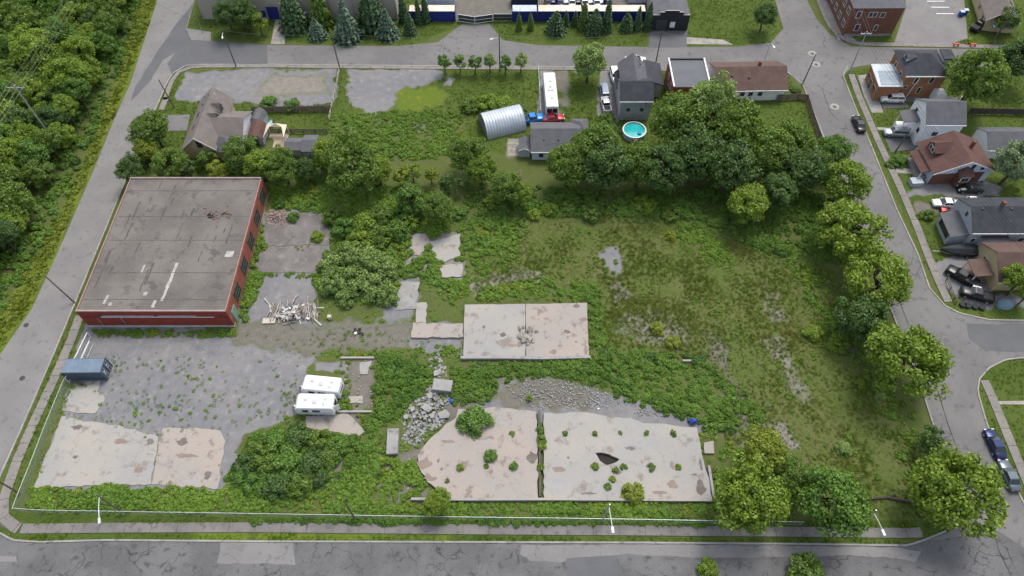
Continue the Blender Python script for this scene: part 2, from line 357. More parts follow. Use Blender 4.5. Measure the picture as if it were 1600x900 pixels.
lawn = nt.mix(nt.ramp(nL, .38, .62), (0.058, 0.098, 0.016), (0.084, 0.120, 0.025)); lawn = nt.mix(nt.ramp(nF, .35, .72), lawn, (0.069, 0.094, 0.022)); lawn = nt.mix(nt.ramp(nM, .56, .74, 0, .7), lawn, (0.116, 0.112, 0.041))
mead = nt.mix(nt.ramp(nL, .36, .64), (.095, .122, .034), (.125, .128, .050)); mead = nt.mix(nt.ramp(nF, .4, .66), mead, (.075, .112, .024)); mead = nt.mix(nt.ramp(nM, .54, .72, 0, .7), mead, (.14, .122, .068))
grav = nt.mix(nt.ramp(nL, .34, .66), (.172, .172, .182), (.205, .198, .195)); grav = nt.mix(nt.ramp(nM, .48, .72, 0, .7), grav, (.135, .135, .14)); grav = nt.mix(nt.ramp(nM, .46, .30, 0, .75), grav, (.265, .255, .245)); grav = nt.mix(nt.ramp(nS, .4, .85, 0, .3), grav, (.26, .25, .24)); grav = nt.mix(nt.ramp(nF, .70, .82, 0, .5), grav, (.10, .115, .06))
sand = nt.mix(nt.ramp(nM, .35, .65), (.25, .225, .195), (.20, .185, .165)); sand = nt.mix(nt.ramp(nF, .5, .68, 0, .8), sand, (.125, .13, .07))
dirt = nt.mix(nt.ramp(nM, .35, .65), (.175, .158, .14), (.14, .128, .112)); dirt = nt.mix(nt.ramp(nS, .5, .8, 0, .4), dirt, (.24, .22, .2)); dirt = nt.mix(nt.ramp(nF, .52, .66), dirt, (.095, .11, .04))
yell = nt.mix(nt.ramp(nF, .35, .65), (.12, .155, .022), (.088, .135, .02)); yell = nt.mix(nt.ramp(nM, .52, .7), yell, (.17, .175, .024))
colr = soil
for s, c in ((sA.outputs[0], lawn), (sA.outputs[1], mead), (sA.outputs[2], grav), (sB.outputs[0], sand), (sB.outputs[1], dirt), (sB.outputs[2], yell)): colr = nt.mix(zf(s), colr, c)
gl.new(colr, gb.inputs['Base Color']); gb.inputs['Roughness'].default_value = .95; gb.inputs['Specular IOR Level'].default_value = .1
nt.bump(gb, nF, .5, .12)
gme = np_mesh('ground', np.stack([GX.ravel(), GY.ravel(), gz.ravel()], 1), np.stack([b0, b0+1, b0+nxg+1, b0+nxg], 1), gmat, True)
for nm, ch in (('zoneA', (LAWN, MEAD, GRAV)), ('zoneB', (SAND, DIRT, YELL))):
    at = gme.attributes.new(nm, 'FLOAT_COLOR', 'POINT'); q = np.ones((GX.size, 4), np.float32)
    for k, c in enumerate(ch): q[:, k] = ZW[c].ravel()
    at.data.foreach_set('color', q.ravel())
tag(link('ground', gme), 'rough ground of the cleared lot with lawns, gravel and bare earth around it', 'ground', kind='structure')

# ------------------------------------------------------------------ sheets, kerbs, pavements
def jag(poly, step=.7, amp=.14, seed=1):
    r = random.Random(seed); out = []
    n = len(poly)
    for i in range(n):
        a, b = Vector(poly[i]), Vector(poly[(i+1) % n]); d = b-a; k = max(1, int(d.length/step)); nrm = Vector((-d.y, d.x)).normalized()
        for j in range(k):
            q = a+d*(j/k) + nrm*r.uniform(-amp, amp); out.append((q.x, q.y))
    return out
FLAT = []
def sheet(name, poly, z, mat, thick=.05, holes=(), parent=None, kind='structure', label=None, cat=None):
    loops = [poly]+list(holes); allv = [q for lp in loops for q in lp]; n = len(allv)
    tri = geometry.tessellate_polygon([[Vector((x, y, 0)) for x, y in lp] for lp in loops])
    fs = []
    for t in tri:
        a, b, c = [Vector((*allv[i], 0)) for i in t]; fs.append(tuple(t) if (b-a).cross(c-a).z > 0 else tuple(t[::-1]))
    vs = [(x, y, z) for x, y in allv]
    if thick:
        vs += [(x, y, z-thick) for x, y in allv]; base = 0
        for lp in loops:
            m = len(lp); ar = sum(lp[i][0]*lp[(i+1) % m][1]-lp[(i+1) % m][0]*lp[i][1] for i in range(m))
            ccw = (ar > 0) if lp is loops[0] else (ar < 0)
            for i in range(m):
                p, q = base+i, base+(i+1) % m
                fs.append((p+n, q+n, q, p) if ccw else (q+n, p+n, p, q))
            base += m
    me = bpy.data.meshes.new(name); me.from_pydata(vs, [], fs); me.update(); me.materials.append(mat)
    o = link(name, me, parent)
    FLAT.append(poly)
    if not parent: tag(o, label, cat, kind=kind)
    return o
def resample(pts, step):
    P_ = [Vector(q) for q in pts]; out = [P_[0]]; acc = 0
    for a, b in zip(P_[:-1], P_[1:]):
        L = (b-a).length; t = step-acc
        while t <= L+1e-6: out.append(a+(b-a)*(t/L)); t += step
        acc = (acc+L) % step
    if (out[-1]-P_[-1]).length > .3: out.append(P_[-1])
    return out
def normals(pts):
    o = []
    for i in range(len(pts)):
        d = (pts[min(i+1, len(pts)-1)]-pts[max(i-1, 0)]).normalized(); o.append(Vector((-d.y, d.x)))
    return o
def strip(name, px, width, z0, z1, mat, kind='structure', label=None, cat=None, step=1.5, parent=None, wob=0):
    pts = resample([Vector(P(*q)) for q in px], step); nr = normals(pts); vs = []; fs = []; r = random.Random(5)
    for p, n in zip(pts, nr):
        w = width/2*(1+r.uniform(-wob, wob))
        vs += [(*(p+n*w), z1), (*(p-n*w), z1), (*(p+n*w), z0), (*(p-n*w), z0)]
    for i in range(len(pts)-1):
        a, b = 4*i, 4*i+4; fs += [(a, a+1, b+1, b), (a+2, a, b, b+2), (a+1, a+3, b+3, b+1)]
    fs += [(0, 2, 3, 1), (4*len(pts)-4, 4*len(pts)-3, 4*len(pts)-1, 4*len(pts)-2)]
    FLAT.append([tuple(p+n*width/2) for p, n in zip(pts, nr)]+[tuple(p-n*width/2) for p, n in zip(pts, nr)][::-1])
    me = bpy.data.meshes.new(name); me.from_pydata(vs, [], fs); me.update(); me.materials.append(mat)
    o = link(name, me, parent)
    if not parent: tag(o, label, cat, kind=kind)
    return o
def pavement(name, px, width, piece, label, mat=None, z=.075):
    base = strip(name, px, width+.02, -.1, z-.03, JOINT, label=label, cat='pavement')
    pts = resample([Vector(P(*q)) for q in px], piece); nr = normals(pts); r = random.Random(3)
    for i in range(len(pts)-1):
        d = (pts[i+1]-pts[i]).normalized()*.03; a, b = pts[i]+d, pts[i+1]-d; na, nb = nr[i]*(width/2), nr[i+1]*(width/2); dz = r.uniform(-.008, .008)
        MB().prism([tuple(a+na), tuple(a-na), tuple(b-nb), tuple(b+nb)], z-.05, z+dz).build('paving_slab', mat or CONC_SLABS, base)
    return base

# roads
sheet('west_road', PP([(262,-70),(246,0),(226,62),(203,132),(176,192),(148,262),(98,377),(50,482),(-2,557),(-90,690),(-90,900),(-5,760),(31,676),(80,563),(120,468),(180,322),(232,196),(262,128),(272,113),(292,102),(330,96),(330,50),(292,44),(304,0),(322,-70)]), .010, ASPH_LIGHT, .1, label='pale worn asphalt road running past the wood and the brick building', cat='road')
sheet('road_repair', jag(PP([(302,4),(290,45),(300,62),(420,71),(420,99),(300,101),(268,116),(262,100),(275,82),(254,94),(232,130),(205,158),(212,134),(245,82),(275,38)]), 1.5, .15), .016, ASPH_NEW, .1, label='darker asphalt resurfacing sweeping round the road corner', cat='road')
sheet('north_road', PP([(418,70.5),(520,71.5),(620,72),(684,66),(722,38),(764,37),(786,63),(842,71),(1012,73.5),(1150,73.5),(1204,67),(1224,45),(1211,0),(1190,-70),(1250,-70),(1261,0),(1276,30),(1298,55),(1330,73),(1480,76),(1720,80),(1720,110),(1420,102),(1360,101),(1330,106),(1317,118),(1250,132),(1226,110),(1100,108),(900,105),(700,103.5),(530,102),(418,101)]), .020, ASPH, .1, label='grey asphalt cross road behind the houses', cat='road')
sheet('east_road', PP([(1226,111),(1254,132),(1287,215),(1362,405),(1440,608),(1462,676),(1500,770),(1517,812),(1480,832),(1448,844),(1420,852),(1440,960),(1760,960),(1720,900),(1600,788),(1590,768),(1543,667),(1535,640),(1527,611),(1530,592),(1545,575),(1571,562),(1600,559),(1740,557),(1740,503),(1600,501),(1546,500),(1500,490),(1476,478),(1452,450),(1435,400),(1400,325),(1360,225),(1337,170),(1316,120),(1316,100)]), .026, ASPH, .1, label='grey asphalt street with long tar seams beside the houses', cat='road')
sheet('south_road', PP([(-90,760),(0,833),(20,844),(62,847),(165,844),(400,846),(700,847),(1000,848),(1250,850),(1420,853),(1446,846),(1560,830),(1760,960),(1760,1080),(-260,1080),(-260,800)]), .031, ASPH_OLD, .1, label='cracked grey asphalt road along the fenced front of the lot', cat='road')
for i, (pts, m, lb) in enumerate([
  ([(815,852),(1000,851),(1390,855),(1440,862),(1430,878),(1395,872),(1350,868),(1200,870),(1100,872),(1050,870),(980,866),(900,870),(875,878),(830,876),(812,866)], ASPH_LIGHT, 'smooth paler asphalt strip repaired along the front kerb'),
  ([(345,846),(460,848),(462,882),(340,880)], ASPH_LIGHT, 'squarish pale asphalt repair on the front road'),
  ([(-60,868),(25,870),(26,878),(-60,876)], ASPH_LIGHT, 'narrow pale concrete patch at the end of the front road'),
  ([(885,872),(960,868),(968,890),(960,910),(890,910)], ASPH_NEW, 'dark crazed asphalt patch on the front road'),
  ([(1510,505),(1720,510),(1720,545),(1600,550),(1540,548),(1515,530)], ASPH_NEW, 'darker asphalt at the mouth of the side street')]):
    sheet('road_patch', jag(PP(pts), 1.2, .12, i), .036+i*.001, m, .02, label=lb, cat='road patch')
# tar seams on the east street
def seam(px, w=.10, z=.040, label=''):
    strip('tar_seam', px, w, z-.01, z, BLACKISH, label=label, cat='road marking', step=.8, wob=.4)
seam([(1462,600),(1480,660),(1500,715)], .1, .044, 'long dark tar seam beside the bare bush')
seam([(1405,470),(1422,515)], .08, .044, 'short dark tar seam beside the side street mouth')
seam([(1285,140),(1297,175),(1312,190)], .08, .044, 'dark crack curling down the street near the black car')
seam([(1545,795),(1560,860),(1580,900)], .10, .044, 'tar seam at the road corner by the big ash tree')
for i, (x, y, lb) in enumerate([(1269,84,'round concrete collar and manhole cover in the middle of the crossing'),(1275,101,'second concrete manhole collar near the bungalow corner'),(1304,167,'concrete manhole collar in the street by the black sedan')]):
    c = P(x, y); t = empty('manhole', (*c, .046), 0, lb, 'manhole')
    MB().prism([(1.0*math.cos(a), 1.0*math.sin(a)) for a in np.linspace(0, 2*math.pi, 17)[:-1]], -.02, .006).build('collar', KERB, t)
    MB().prism([(.42*math.cos(a), .42*math.sin(a)) for a in np.linspace(0, 2*math.pi, 17)[:-1]], 0, .012).build('cover', DARK, t)
for x, y, lb in [(35,591,'round iron cover in the pale road near the container'),(41,508,'dark round cover in the pale road opposite the brick building'),(820,875,'dark round iron cover in the front road')]:
    c = P(x, y); o = MB().prism([(.42*math.cos(a), .42*math.sin(a)) for a in np.linspace(0, 2*math.pi, 15)[:-1]], -.02, .012).build('manhole_cover', DARK); o.location = (*c, .038); tag(o, lb, 'manhole')
# driveways and paved pads
for i, (nm, pts, m, z, lb) in enumerate([
  ('driveway', [(1016,47),(1074,47),(1073,74),(1013,75)], ASPH_NEW, .024, 'dark asphalt apron before the black garage'),
  ('concrete_apron', [(1073,58),(1130,62),(1146,70),(1073,69)], KERB, .030, 'pale concrete strip beside the black garage'),
  ('driveway', [(234,182),(262,180),(297,179),(292,204),(260,205),(228,206)], ASPH, .018, 'grey driveway leading to the tan house'),
  ('car_park', [(1400,-70),(1416,10),(1397,68),(1482,70),(1512,60),(1500,-70)], ASPH_LIGHT, .03, 'pale asphalt car park beside the brick apartment house'),
  ('forecourt', [(1290,0),(1322,50),(1340,66),(1310,62),(1296,40),(1283,0)], CONC_G, .034, 'grey forecourt before the brick apartment house'),
  ('driveway', [(1375,148),(1415,146),(1420,168),(1380,170)], ASPH_NEW, .03, 'asphalt drive under the white hatchback'),
  ('driveway', [(1378,203),(1432,200),(1440,232),(1392,238),(1385,222)], ASPH_NEW, .032, 'asphalt drive under the silver wagon'),
  ('footpath', [(1400,262),(1424,264),(1455,280),(1450,288),(1425,272),(1400,270)], KERB, .034, 'curving pale footpath to the brown roofed house'),
  ('footpath', [(1370,199),(1384,199),(1384,203),(1371,203)], KERB, .030, 'short pale step path beside the silver wagon'),
  ('footpath', [(397,69),(420,28),(445,28),(441,70),(423,69)], KERB, .028, 'pale concrete path to the blue factory door'),
  ('footpath', [(1558,627),(1620,626),(1620,632),(1560,632)], KERB, .03, 'pale footpath crossing the corner lawn'),
  ('paved_strip', [(1340,118),(1358,116),(1375,160),(1380,176),(1362,176),(1350,150)], CONC_G, .022, 'slabbed strip beside the small brick annex')]):
    pts = [q for q in pts] if nm != 'footpath' or i != 9 else [(423,69),(431,27),(447,27),(445,69)]
    sheet(nm, PP(pts), z, m, .1, label=lb, cat=nm.replace('_', ' '))
for i in range(3):
    y = (1.5, 11, 21)[i]; a = (1448, 1455, 1463)[i]
    sheet('parking_line', PP([(a, y), (a+28, y), (a+28, y+1), (a, y+1)]), .040, WHITE_P, .005, label='white painted bay line in the apartment car park', cat='parking line', kind='structure')['group'] = 'painted parking bay lines'
# pavements (sidewalks) with their slabs
SW_W = pavement('west_pavement', [(260,152),(252,172)], 1.15, 2.4, 'narrow concrete pavement by the gravel corner')
pavement('west_pavement', [(125,493),(112,530),(88,585),(60,645),(44,680),(26,722),(6,780),(2,800),(10,818),(30,826)], 1.45, 2.8, 'concrete pavement between the road verge and the chain link fence')
pavement('south_pavement', [(33,826),(200,824.5),(400,824),(700,827),(1000,829),(1250,831),(1400,833),(1440,832)], 1.35, 3.6, 'grey concrete pavement along the front fence', CONC_S)
pavement('north_pavement', [(258,156),(266,132),(273,118),(286,107),(310,103.6),(420,103.4),(530,104.6),(700,106),(900,107.4),(1000,108.3),(1120,109.6),(1218,111)], .95, 3.0, 'narrow pale concrete pavement south of the cross road')
pavement('east_pavement', [(1330,116),(1342,150),(1373,222),(1406,292),(1432,352),(1454,410),(1471,450),(1482,472)], 1.35, 2.9, 'concrete pavement before the row of houses')
pavement('east_pavement', [(1538,594),(1548,615),(1571,672),(1600,742),(1625,800)], 1.35, 2.7, 'concrete pavement past the corner lawn')
pavement('north_pavement', [(1268,-40),(1279,0),(1296,40),(1318,62),(1340,68.5),(1480,71.5),(1700,76)], 1.2, 3., 'concrete pavement round the brick apartment house')
for nm, px, lb in [
  ('west_kerb', [(262,128),(232,196),(180,322),(120,468),(80,563),(31,676),(0,745),(-20,790)], 'long pale kerb beside the west verge'),
  ('south_kerb', [(-12,826),(2,834),(20,844),(62,847),(165,844),(400,846),(700,847),(1000,848),(1250,850),(1418,852.5),(1446,843),(1478,830)], 'kerb along the front road verge'),
  ('north_kerb', [(262,128),(270,115),(290,103),(310,101.2),(420,101),(530,102),(700,103.5),(900,105),(1100,107.5),(1226,110),(1240,120),(1254,132),(1287,215),(1330,325)], 'kerb of the cross road and the corner by the bungalow'),
  ('east_kerb', [(1325,103),(1317,118),(1337,170),(1360,225),(1400,325),(1435,400),(1452,450),(1476,478),(1500,490),(1546,500),(1600,501),(1720,503)], 'kerb before the row of houses curving into the side street'),
  ('corner_kerb', [(1740,557),(1600,559),(1571,562),(1545,575),(1530,592),(1527,611),(1535,640),(1543,667),(1590,768),(1600,788),(1640,850)], 'pale curved kerb round the corner lawn'),
  ('lot_kerb', [(1362,405),(1440,608),(1462,676),(1500,770)], 'low kerb on the field side of the street')]:
    strip(nm, px, .24, -.1, .13, CONC_G if nm in ('south_kerb', 'lot_kerb') else KERB, label=lb, cat='kerb', step=1.0)
# ------------------------------------------------------------------ concrete floors left on the lot
STAIN_D = surf('floor_stain_dark', (.13, .11, .10), (.17, .14, .125), .9, .85); STAIN_R = surf('floor_stain_rust', (.25, .195, .165), (.215, .17, .145), .9, .9); STAIN_L = surf('floor_repair_pale', (.315, .305, .295), (.29, .28, .27), .9, .9)
def stains(floor, z, items):
    for i, (x, y, w, h, m) in enumerate(items):
        r = random.Random(i*7+int(x)); n = 13; k = scale_at(y, z); c = P(x, y, z)
        sheet('stain', [(c[0]+w*k*math.cos(6.283*q/n)*r.uniform(.45, 1.15), c[1]+h*k*1.25*math.sin(6.283*q/n)*r.uniform(.45, 1.15)) for q in range(n)], z+.004+i*.0004, m, 0, parent=floor)
def px_poly(pts, z, step=.8, amp=.1, seed=1): return jag(PP(pts, z), step, amp, seed)
hole = jag(PP([(930,707),(938,706),(952,709),(968,717),(962,722),(948,727),(937,720)], .5), .5, .08, 4)
BIGZ = .5
bigf = sheet('concrete_floor', px_poly([(850,646),(880,645),(918,644),(945,650),(985,654),(1005,662),(1040,661),(1062,666),(1088,668),(1094,690),(1100,720),(1107,748),(1113,780),(980,780),(850,779)], BIGZ, .8, .12, 2), BIGZ, CONC, .9, [hole], label='large pale grey concrete floor with a dark water filled hole', cat='concrete floor')
stains(bigf, BIGZ, [(1095,760,9,11,STAIN_D),(965,738,7,4,STAIN_D),(1000,693,22,4,STAIN_L),(985,700,10,3,STAIN_D),(872,734,11,5,STAIN_R),(870,757,20,16,STAIN_L),(1050,758,10,6,STAIN_R),(1030,770,14,3,STAIN_R),(920,771,14,2,STAIN_D),(1085,741,6,2,STAIN_D),(888,715,2,2,STAIN_D),(1003,722,2.5,2.5,STAIN_R),(868,764,4,3,STAIN_L),(1050,727,4,6,STAIN_R),(1095,725,3,8,STAIN_D)])
pinkf = sheet('concrete_floor', px_poly([(652,712),(664,694),(690,668),(712,652),(716,640),(775,636),(838,643),(841,779),(760,779),(706,779),(668,752),(655,730)], BIGZ, .8, .14, 3), BIGZ-.012, CONC_P, .9, label='pinkish concrete floor strip beside the rubble heap', cat='concrete floor')
stains(pinkf, BIGZ-.012, [(665,725,14,9,STAIN_R),(672,748,10,5,STAIN_R),(700,690,12,3,STAIN_R),(690,733,3,3,STAIN_D),(725,727,5,8,STAIN_R),(832,715,9,10,STAIN_D),(780,660,10,4,STAIN_L),(760,690,12,4,STAIN_L),(685,720,2,4,STAIN_D)])
sheet('puddle', PP([(922,700),(975,700),(975,732),(922,732)], 0), .05, surf('dark_mud', (.014, .011, .008), (.022, .018, .012), 1., .7), .1, label='dark puddle in the floor hole', cat='puddle')
NZ = .55
n1 = sheet('concrete_floor', px_poly([(726,476),(821,475),(821,559),(724,560)], NZ, .9, .05, 5), NZ, CONC, 1.0, label='square concrete floor slab west of the stone heap joint', cat='concrete floor')
n2 = sheet('concrete_floor', px_poly([(822,475),(917,473),(920,558),(822,559)], NZ, .9, .05, 6), NZ-.01, CONC_P, 1.0, label='square concrete floor slab east of the stone heap joint', cat='concrete floor')
stains(n1, NZ, [(756,511,3,3,STAIN_D),(785,523,6,3.5,STAIN_D),(800,540,12,3,STAIN_R),(735,551,8,2,STAIN_R),(812,538,6,5,STAIN_R)]); stains(n2, NZ-.01, [(886,518,7,3.5,STAIN_D),(865,550,7,4,STAIN_R),(911,499,6,4.5,STAIN_R),(839,518,4,2,STAIN_D),(853,528,2,1.5,STAIN_D),(900,534,2,1.5,STAIN_D),(887,527,2,3,STAIN_R),(900,478,7,4,STAIN_D),(915,545,4,9,STAIN_R)])
for i, (pts, m, z, lb) in enumerate([
  ([(96,650),(130,658),(180,664),(248,682),(236,757),(160,759),(52,762),(80,694)], CONC, .07, 'weathered pale concrete floor in the gravel yard corner'),
  ([(255,668),(345,671),(352,690),(340,764),(238,757),(246,700)], CONC_P, .06, 'second weathered concrete floor beside the thicket'),
  ([(114,600),(158,594),(152,612),(165,622),(150,645),(97,643),(106,618)], CONC, .055, 'small broken concrete pad in front of the container'),
  ([(645,505),(724,505),(724,527),(643,527)], CONC_P, .35, 'raised concrete ledge next to the square floor'),
  ([(651,474),(667,472),(666,504),(650,504)], CONC, .22, 'narrow concrete path stub leading to the ledge'),
  ([(622,441),(655,440),(651,482),(620,484)], CONC_G, .10, 'grey concrete pad below the pale shrubs'),
  ([(672,378),(700,370),(719,365),(719,398),(695,409),(680,402)], CONC, .15, 'tilted looking pale slab among the northern weeds'),
  ([(688,415),(723,412),(723,432),(690,433)], CONC, .2, 'broken pale slab edge below the northern pads'),
  ([(640,366),(668,364),(672,380),(655,400),(641,398)], CONC_P, .12, 'cracked slab remnant by the conical tree'),
  ([(478,650),(545,646),(570,672),(560,682),(478,668)], CONC_P, .06, 'tan concrete pad below the two trailers'),
  ([(562,566),(582,564),(574,585),(562,585)], CONC, .09, 'small pale pad beside the central weeds'),
  ([(545,618),(567,618),(567,630),(545,630)], CONC, .09, 'little pad beside the trailers'),
  ([(1100,690),(1116,689),(1116,707),(1101,708)], CONC_P, .3, 'pinkish floor fragment at the big floor corner'),
  ([(415,335),(515,330),(512,382),(408,385)], CONC_D, .05, 'dirty grey floor behind the brick building'),
  ([(406,388),(510,385),(496,426),(402,426)], CONC_D, .055, 'dirty grey floor before the scrap heap')]):
    pad = sheet('concrete_pad', px_poly(pts, z, .8, .16, 20+i), z, m, z+.15, label=lb, cat='concrete pad')
    if i == 0: stains(pad, z, [(120,668,10,4,STAIN_D),(190,690,16,4,STAIN_R),(160,710,12,5,STAIN_L),(215,735,8,6,STAIN_R),(118,714,5,3,STAIN_D),(235,690,6,6,STAIN_D)])
    if i == 1: stains(pad, z, [(290,712,22,4,STAIN_R),(325,742,6,8,STAIN_D),(285,690,12,5,STAIN_D),(300,752,14,3,STAIN_L)])
for i, (pts, w, z0, z1, lb) in enumerate([
  ([(720,561),(790,561),(850,562),(922,560)], .45, -.2, .62, 'low concrete wall under the square floor'),
  ([(1000,565),(1016,565)], .3, -.1, .45, 'first exposed length of buried concrete wall'), ([(1040,566),(1056,566)], .3, -.1, .45, 'middle exposed length of buried concrete wall'), ([(1066,565),(1082,565)], .3, -.1, .45, 'last exposed length of buried concrete wall'),
  ([(643,781),(700,782),(850,781.5),(1000,782.5),(1112,783)], .35, -.3, .58, 'long pale edge wall of the big floor'),
  ([(1106,730),(1110,755),(1114,780)], .35, -.3, .75, 'short concrete upstand at the big floor end'),
  ([(533,560),(585,560)], .3, -.1, .35, 'pale concrete sill in the weeds'), ([(527,644),(582,644)], .3, -.1, .35, 'pale concrete sill by the trailers'),
  ([(842,645),(844,779)], .3, -.1, .56, 'dark drainage joint between the two big floors')]):
    strip('concrete_wall' if i != 8 else 'floor_joint', pts, w, z0, z1, CONC_G if i in (0, 5) else (JOINT if i == 8 else CONC), kind=None, label=lb, cat='wall' if i != 8 else 'joint', step=1.)

# level the ground under every built surface
vx = GX.ravel(); vy = GY.ravel(); vz = gz.ravel().copy()
for poly in FLAT:
    xs = [q[0] for q in poly]; ys = [q[1] for q in poly]
    sel = np.where((vx > min(xs)-1) & (vx < max(xs)+1) & (vy > min(ys)-1) & (vy < max(ys)+1))[0]
    if len(sel): vz[sel[poly_sd(vx[sel], vy[sel], poly) > -.6]] = -.03
gme.vertices.foreach_set('co', np.stack([vx, vy, vz], 1).astype(np.float32).ravel()); gme.update()
# ------------------------------------------------------------------ vegetation prototypes
def leaf_quads(c, nrm, size, rng, aspect=1.5):
    """one small rhombic leaf face per centre"""
    n = len(c); r = rng.normal(size=(n, 3)); nrm = nrm/np.linalg.norm(nrm, axis=1, keepdims=True)
    u = np.cross(nrm, r); u /= np.linalg.norm(u, axis=1, keepdims=True)+1e-9; w = np.cross(nrm, u); s = size[:, None]
    v = np.stack([c-u*s*aspect*.5, c-w*s*.5+nrm*s*.08, c+u*s*aspect*.5-nrm*s*.12, c+w*s*.5+nrm*s*.08], 1).reshape(-1, 3)
    return v, np.arange(4*n).reshape(-1, 4)
def crown_mesh(name, seed, clumps=85, per=75, hz=.85, leaf=.085, mat=None, droop=0, low=-.75, spread=.95, cr=(.18, .34)):
    rng = np.random.default_rng(seed); C = []; Nn = []; S = []
    lob = rng.normal(size=(7, 3)); lob /= np.linalg.norm(lob, axis=1, keepdims=True); amp = rng.uniform(.0, .32, 7)
    k = 0
    while k < clumps:
        d = rng.normal(size=3); d /= np.linalg.norm(d)
        if d[2] < low: continue
        rad = spread*(.72+sum(a*max(0, float(d@q))**3 for a, q in zip(amp, lob)))*(rng.uniform(.35, 1)**.45)
        c = d*rad; r = rng.uniform(*cr)*(1.1-.25*rad)
        m = int(per*rng.uniform(.7, 1.3)*(r/.26)**1.5); q = rng.normal(size=(m, 3)); q[:, 2] = q[:, 2]*.8+.35; q /= np.linalg.norm(q, axis=1, keepdims=True)
        rr = r*rng.uniform(.55, 1.08, m)[:, None]; pts = c+q*rr*np.array([1, 1, .72]); pts[:, 2] -= droop*rng.random(m)*r
        C.append(pts); Nn.append(q*.9+rng.normal(size=(m, 3))*.55+np.array([0, 0, .45])); S.append(rng.uniform(.7, 1.35, m)*leaf); k += 1
    C = np.concatenate(C); C[:, 2] *= hz
    v, f = leaf_quads(C, np.concatenate(Nn), np.concatenate(S), rng)
    return np_mesh(name, v, f, mat)
def cone_mesh(name, seed, wide=.3, tiers=26, per=120, leaf=.05, mat=None, power=1.0):
    rng = np.random.default_rng(seed); C = []; Nn = []; S = []
    for i in range(tiers):
        t = (i+rng.random())/tiers; rad = wide*(1-t)**power*(1+.2*math.sin(i*2.1))+.012
        n = int(per*(.25+(1-t))); a = rng.random(n)*6.283; br = np.round(a*2.2)/2.2; a = a*.45+br*.55; rr = rad*np.sqrt(rng.random(n))*rng.uniform(.85, 1.12, n)
        C.append(np.stack([rr*np.cos(a), rr*np.sin(a), t-.10*rr/wide*.6+rng.normal(size=n)*.012], 1)); Nn.append(np.stack([np.cos(a)*.7, np.sin(a)*.7, np.full(n, .7)], 1)+rng.normal(size=(n, 3))*.4); S.append(rng.uniform(.7, 1.3, n)*leaf)
    v, f = leaf_quads(np.concatenate(C), np.concatenate(Nn), np.concatenate(S), rng, 1.8); return np_mesh(name, v, f, mat)
def trunk_mesh(name, seed, limbs=6):
    """unit trunk: from z=0 to z=1, limbs spreading in its upper part"""
    r = random.Random(seed); b = MB(); p = Vector((0, 0, -.02)); pts = [p]
    for i in range(1, 6): pts.append(Vector((r.uniform(-.02, .02)*i, r.uniform(-.02, .02)*i, i/5*.95)))
    for i in range(5): b.tube(pts[i], pts[i+1], .045*(1-i*.17), .045*(1-(i+1)*.17), 7, False)
    for i in range(limbs):
        q = pts[2]+(pts[4]-pts[2])*r.random(); a = 6.283*i/limbs+r.uniform(-.4, .4); e = q+Vector((math.cos(a)*.3, math.sin(a)*.3, r.uniform(.15, .35)))
        mid = (q+e)/2+Vector((0, 0, .05)); b.tube(q, mid, .02, .014, 5, False); b.tube(mid, e, .014, .004, 5, False)
        for s in (-1, 1): b.tube(mid, mid+Vector((math.cos(a+s*.8)*.16, math.sin(a+s*.8)*.16, .12)), .009, .003, 4, False)
    return b.mesh(name, BARK, True)
CROWNS = [crown_mesh('crown_%d' % i, 40+i, clumps=105+8*(i % 3), per=125, hz=(.85, .95, .8, .9, 1.0, .85)[i], leaf=.056, mat=LEAF['mid'], cr=(.15, .30)) for i in range(6)]
FEATHER = [crown_mesh('feathery_crown_%d' % i, 70+i, clumps=92, per=170, hz=.72, leaf=.050, mat=LEAF['bright'], droop=1.1, cr=(.15, .27)) for i in range(3)]
SMALLC = [crown_mesh('small_crown_%d' % i, 90+i, clumps=34, per=80, hz=1.0, leaf=.10, mat=LEAF['mid'], cr=(.22, .38)) for i in range(3)]
BUSH = [crown_mesh('bush_%d' % i, 110+i, clumps=40, per=90, hz=.85, leaf=.085, mat=LEAF['fresh'], low=-.25, cr=(.18, .34)) for i in range(4)]
TUFT = [crown_mesh('weed_clump_%d' % i, 130+i, clumps=13, per=60, hz=.9, leaf=.135, mat=LEAF['fresh'], low=-.1, spread=.85, cr=(.24, .44)) for i in range(4)]
CONES = [cone_mesh('spruce_0', 1, .30, 26, 130, .05, LEAF['spruce']), cone_mesh('cedar_0', 2, .17, 26, 110, .04, LEAF['conifer'], .55), cone_mesh('cone_2', 3, .33, 20, 120, .06, LEAF['conifer'], .6)]
TRUNKS = [trunk_mesh('trunk_%d' % i, 10+i) for i in range(3)]
TREE_RNG = random.Random(12)
def setmat(o, m):
    o.material_slots[0].link = 'OBJECT'; o.material_slots[0].material = m
def tree(x, y, rp, leaf='mid', lab='', h=None, kind='c', group=None, name='broadleaf_tree', cat='tree', aspect=1.0, world=None):
    """x, y, rp: centre and half width of the crown in the photo"""
    r = rp*scale_at(y, 4); H_ = h or (2.0*r+1.2)
    zc = max(H_-r*.9*aspect, H_*.5)
    r = rp*scale_at(y, zc)
    cx, cy = world or P(x, y, zc)
    t = empty(name, (cx, cy, 0), 0, lab, cat, group); g = TREE_RNG
    src = {'c': CROWNS, 'f': FEATHER, 's': SMALLC}[kind]
    o = link('crown', g.choice(src), t); setmat(o, LEAF[leaf]); o.location = (0, 0, zc); o.rotation_euler = (0, 0, g.uniform(0, 6.28)); o.scale = (r*g.uniform(.95, 1.08), r*g.uniform(.95, 1.08), (H_-zc)/.85)
    k = link('trunk', g.choice(TRUNKS), t); k.scale = (max(H_*.75, r*1.6), max(H_*.75, r*1.6), zc+.15*r); k.rotation_euler = (0, 0, g.uniform(0, 6.28))
    return t
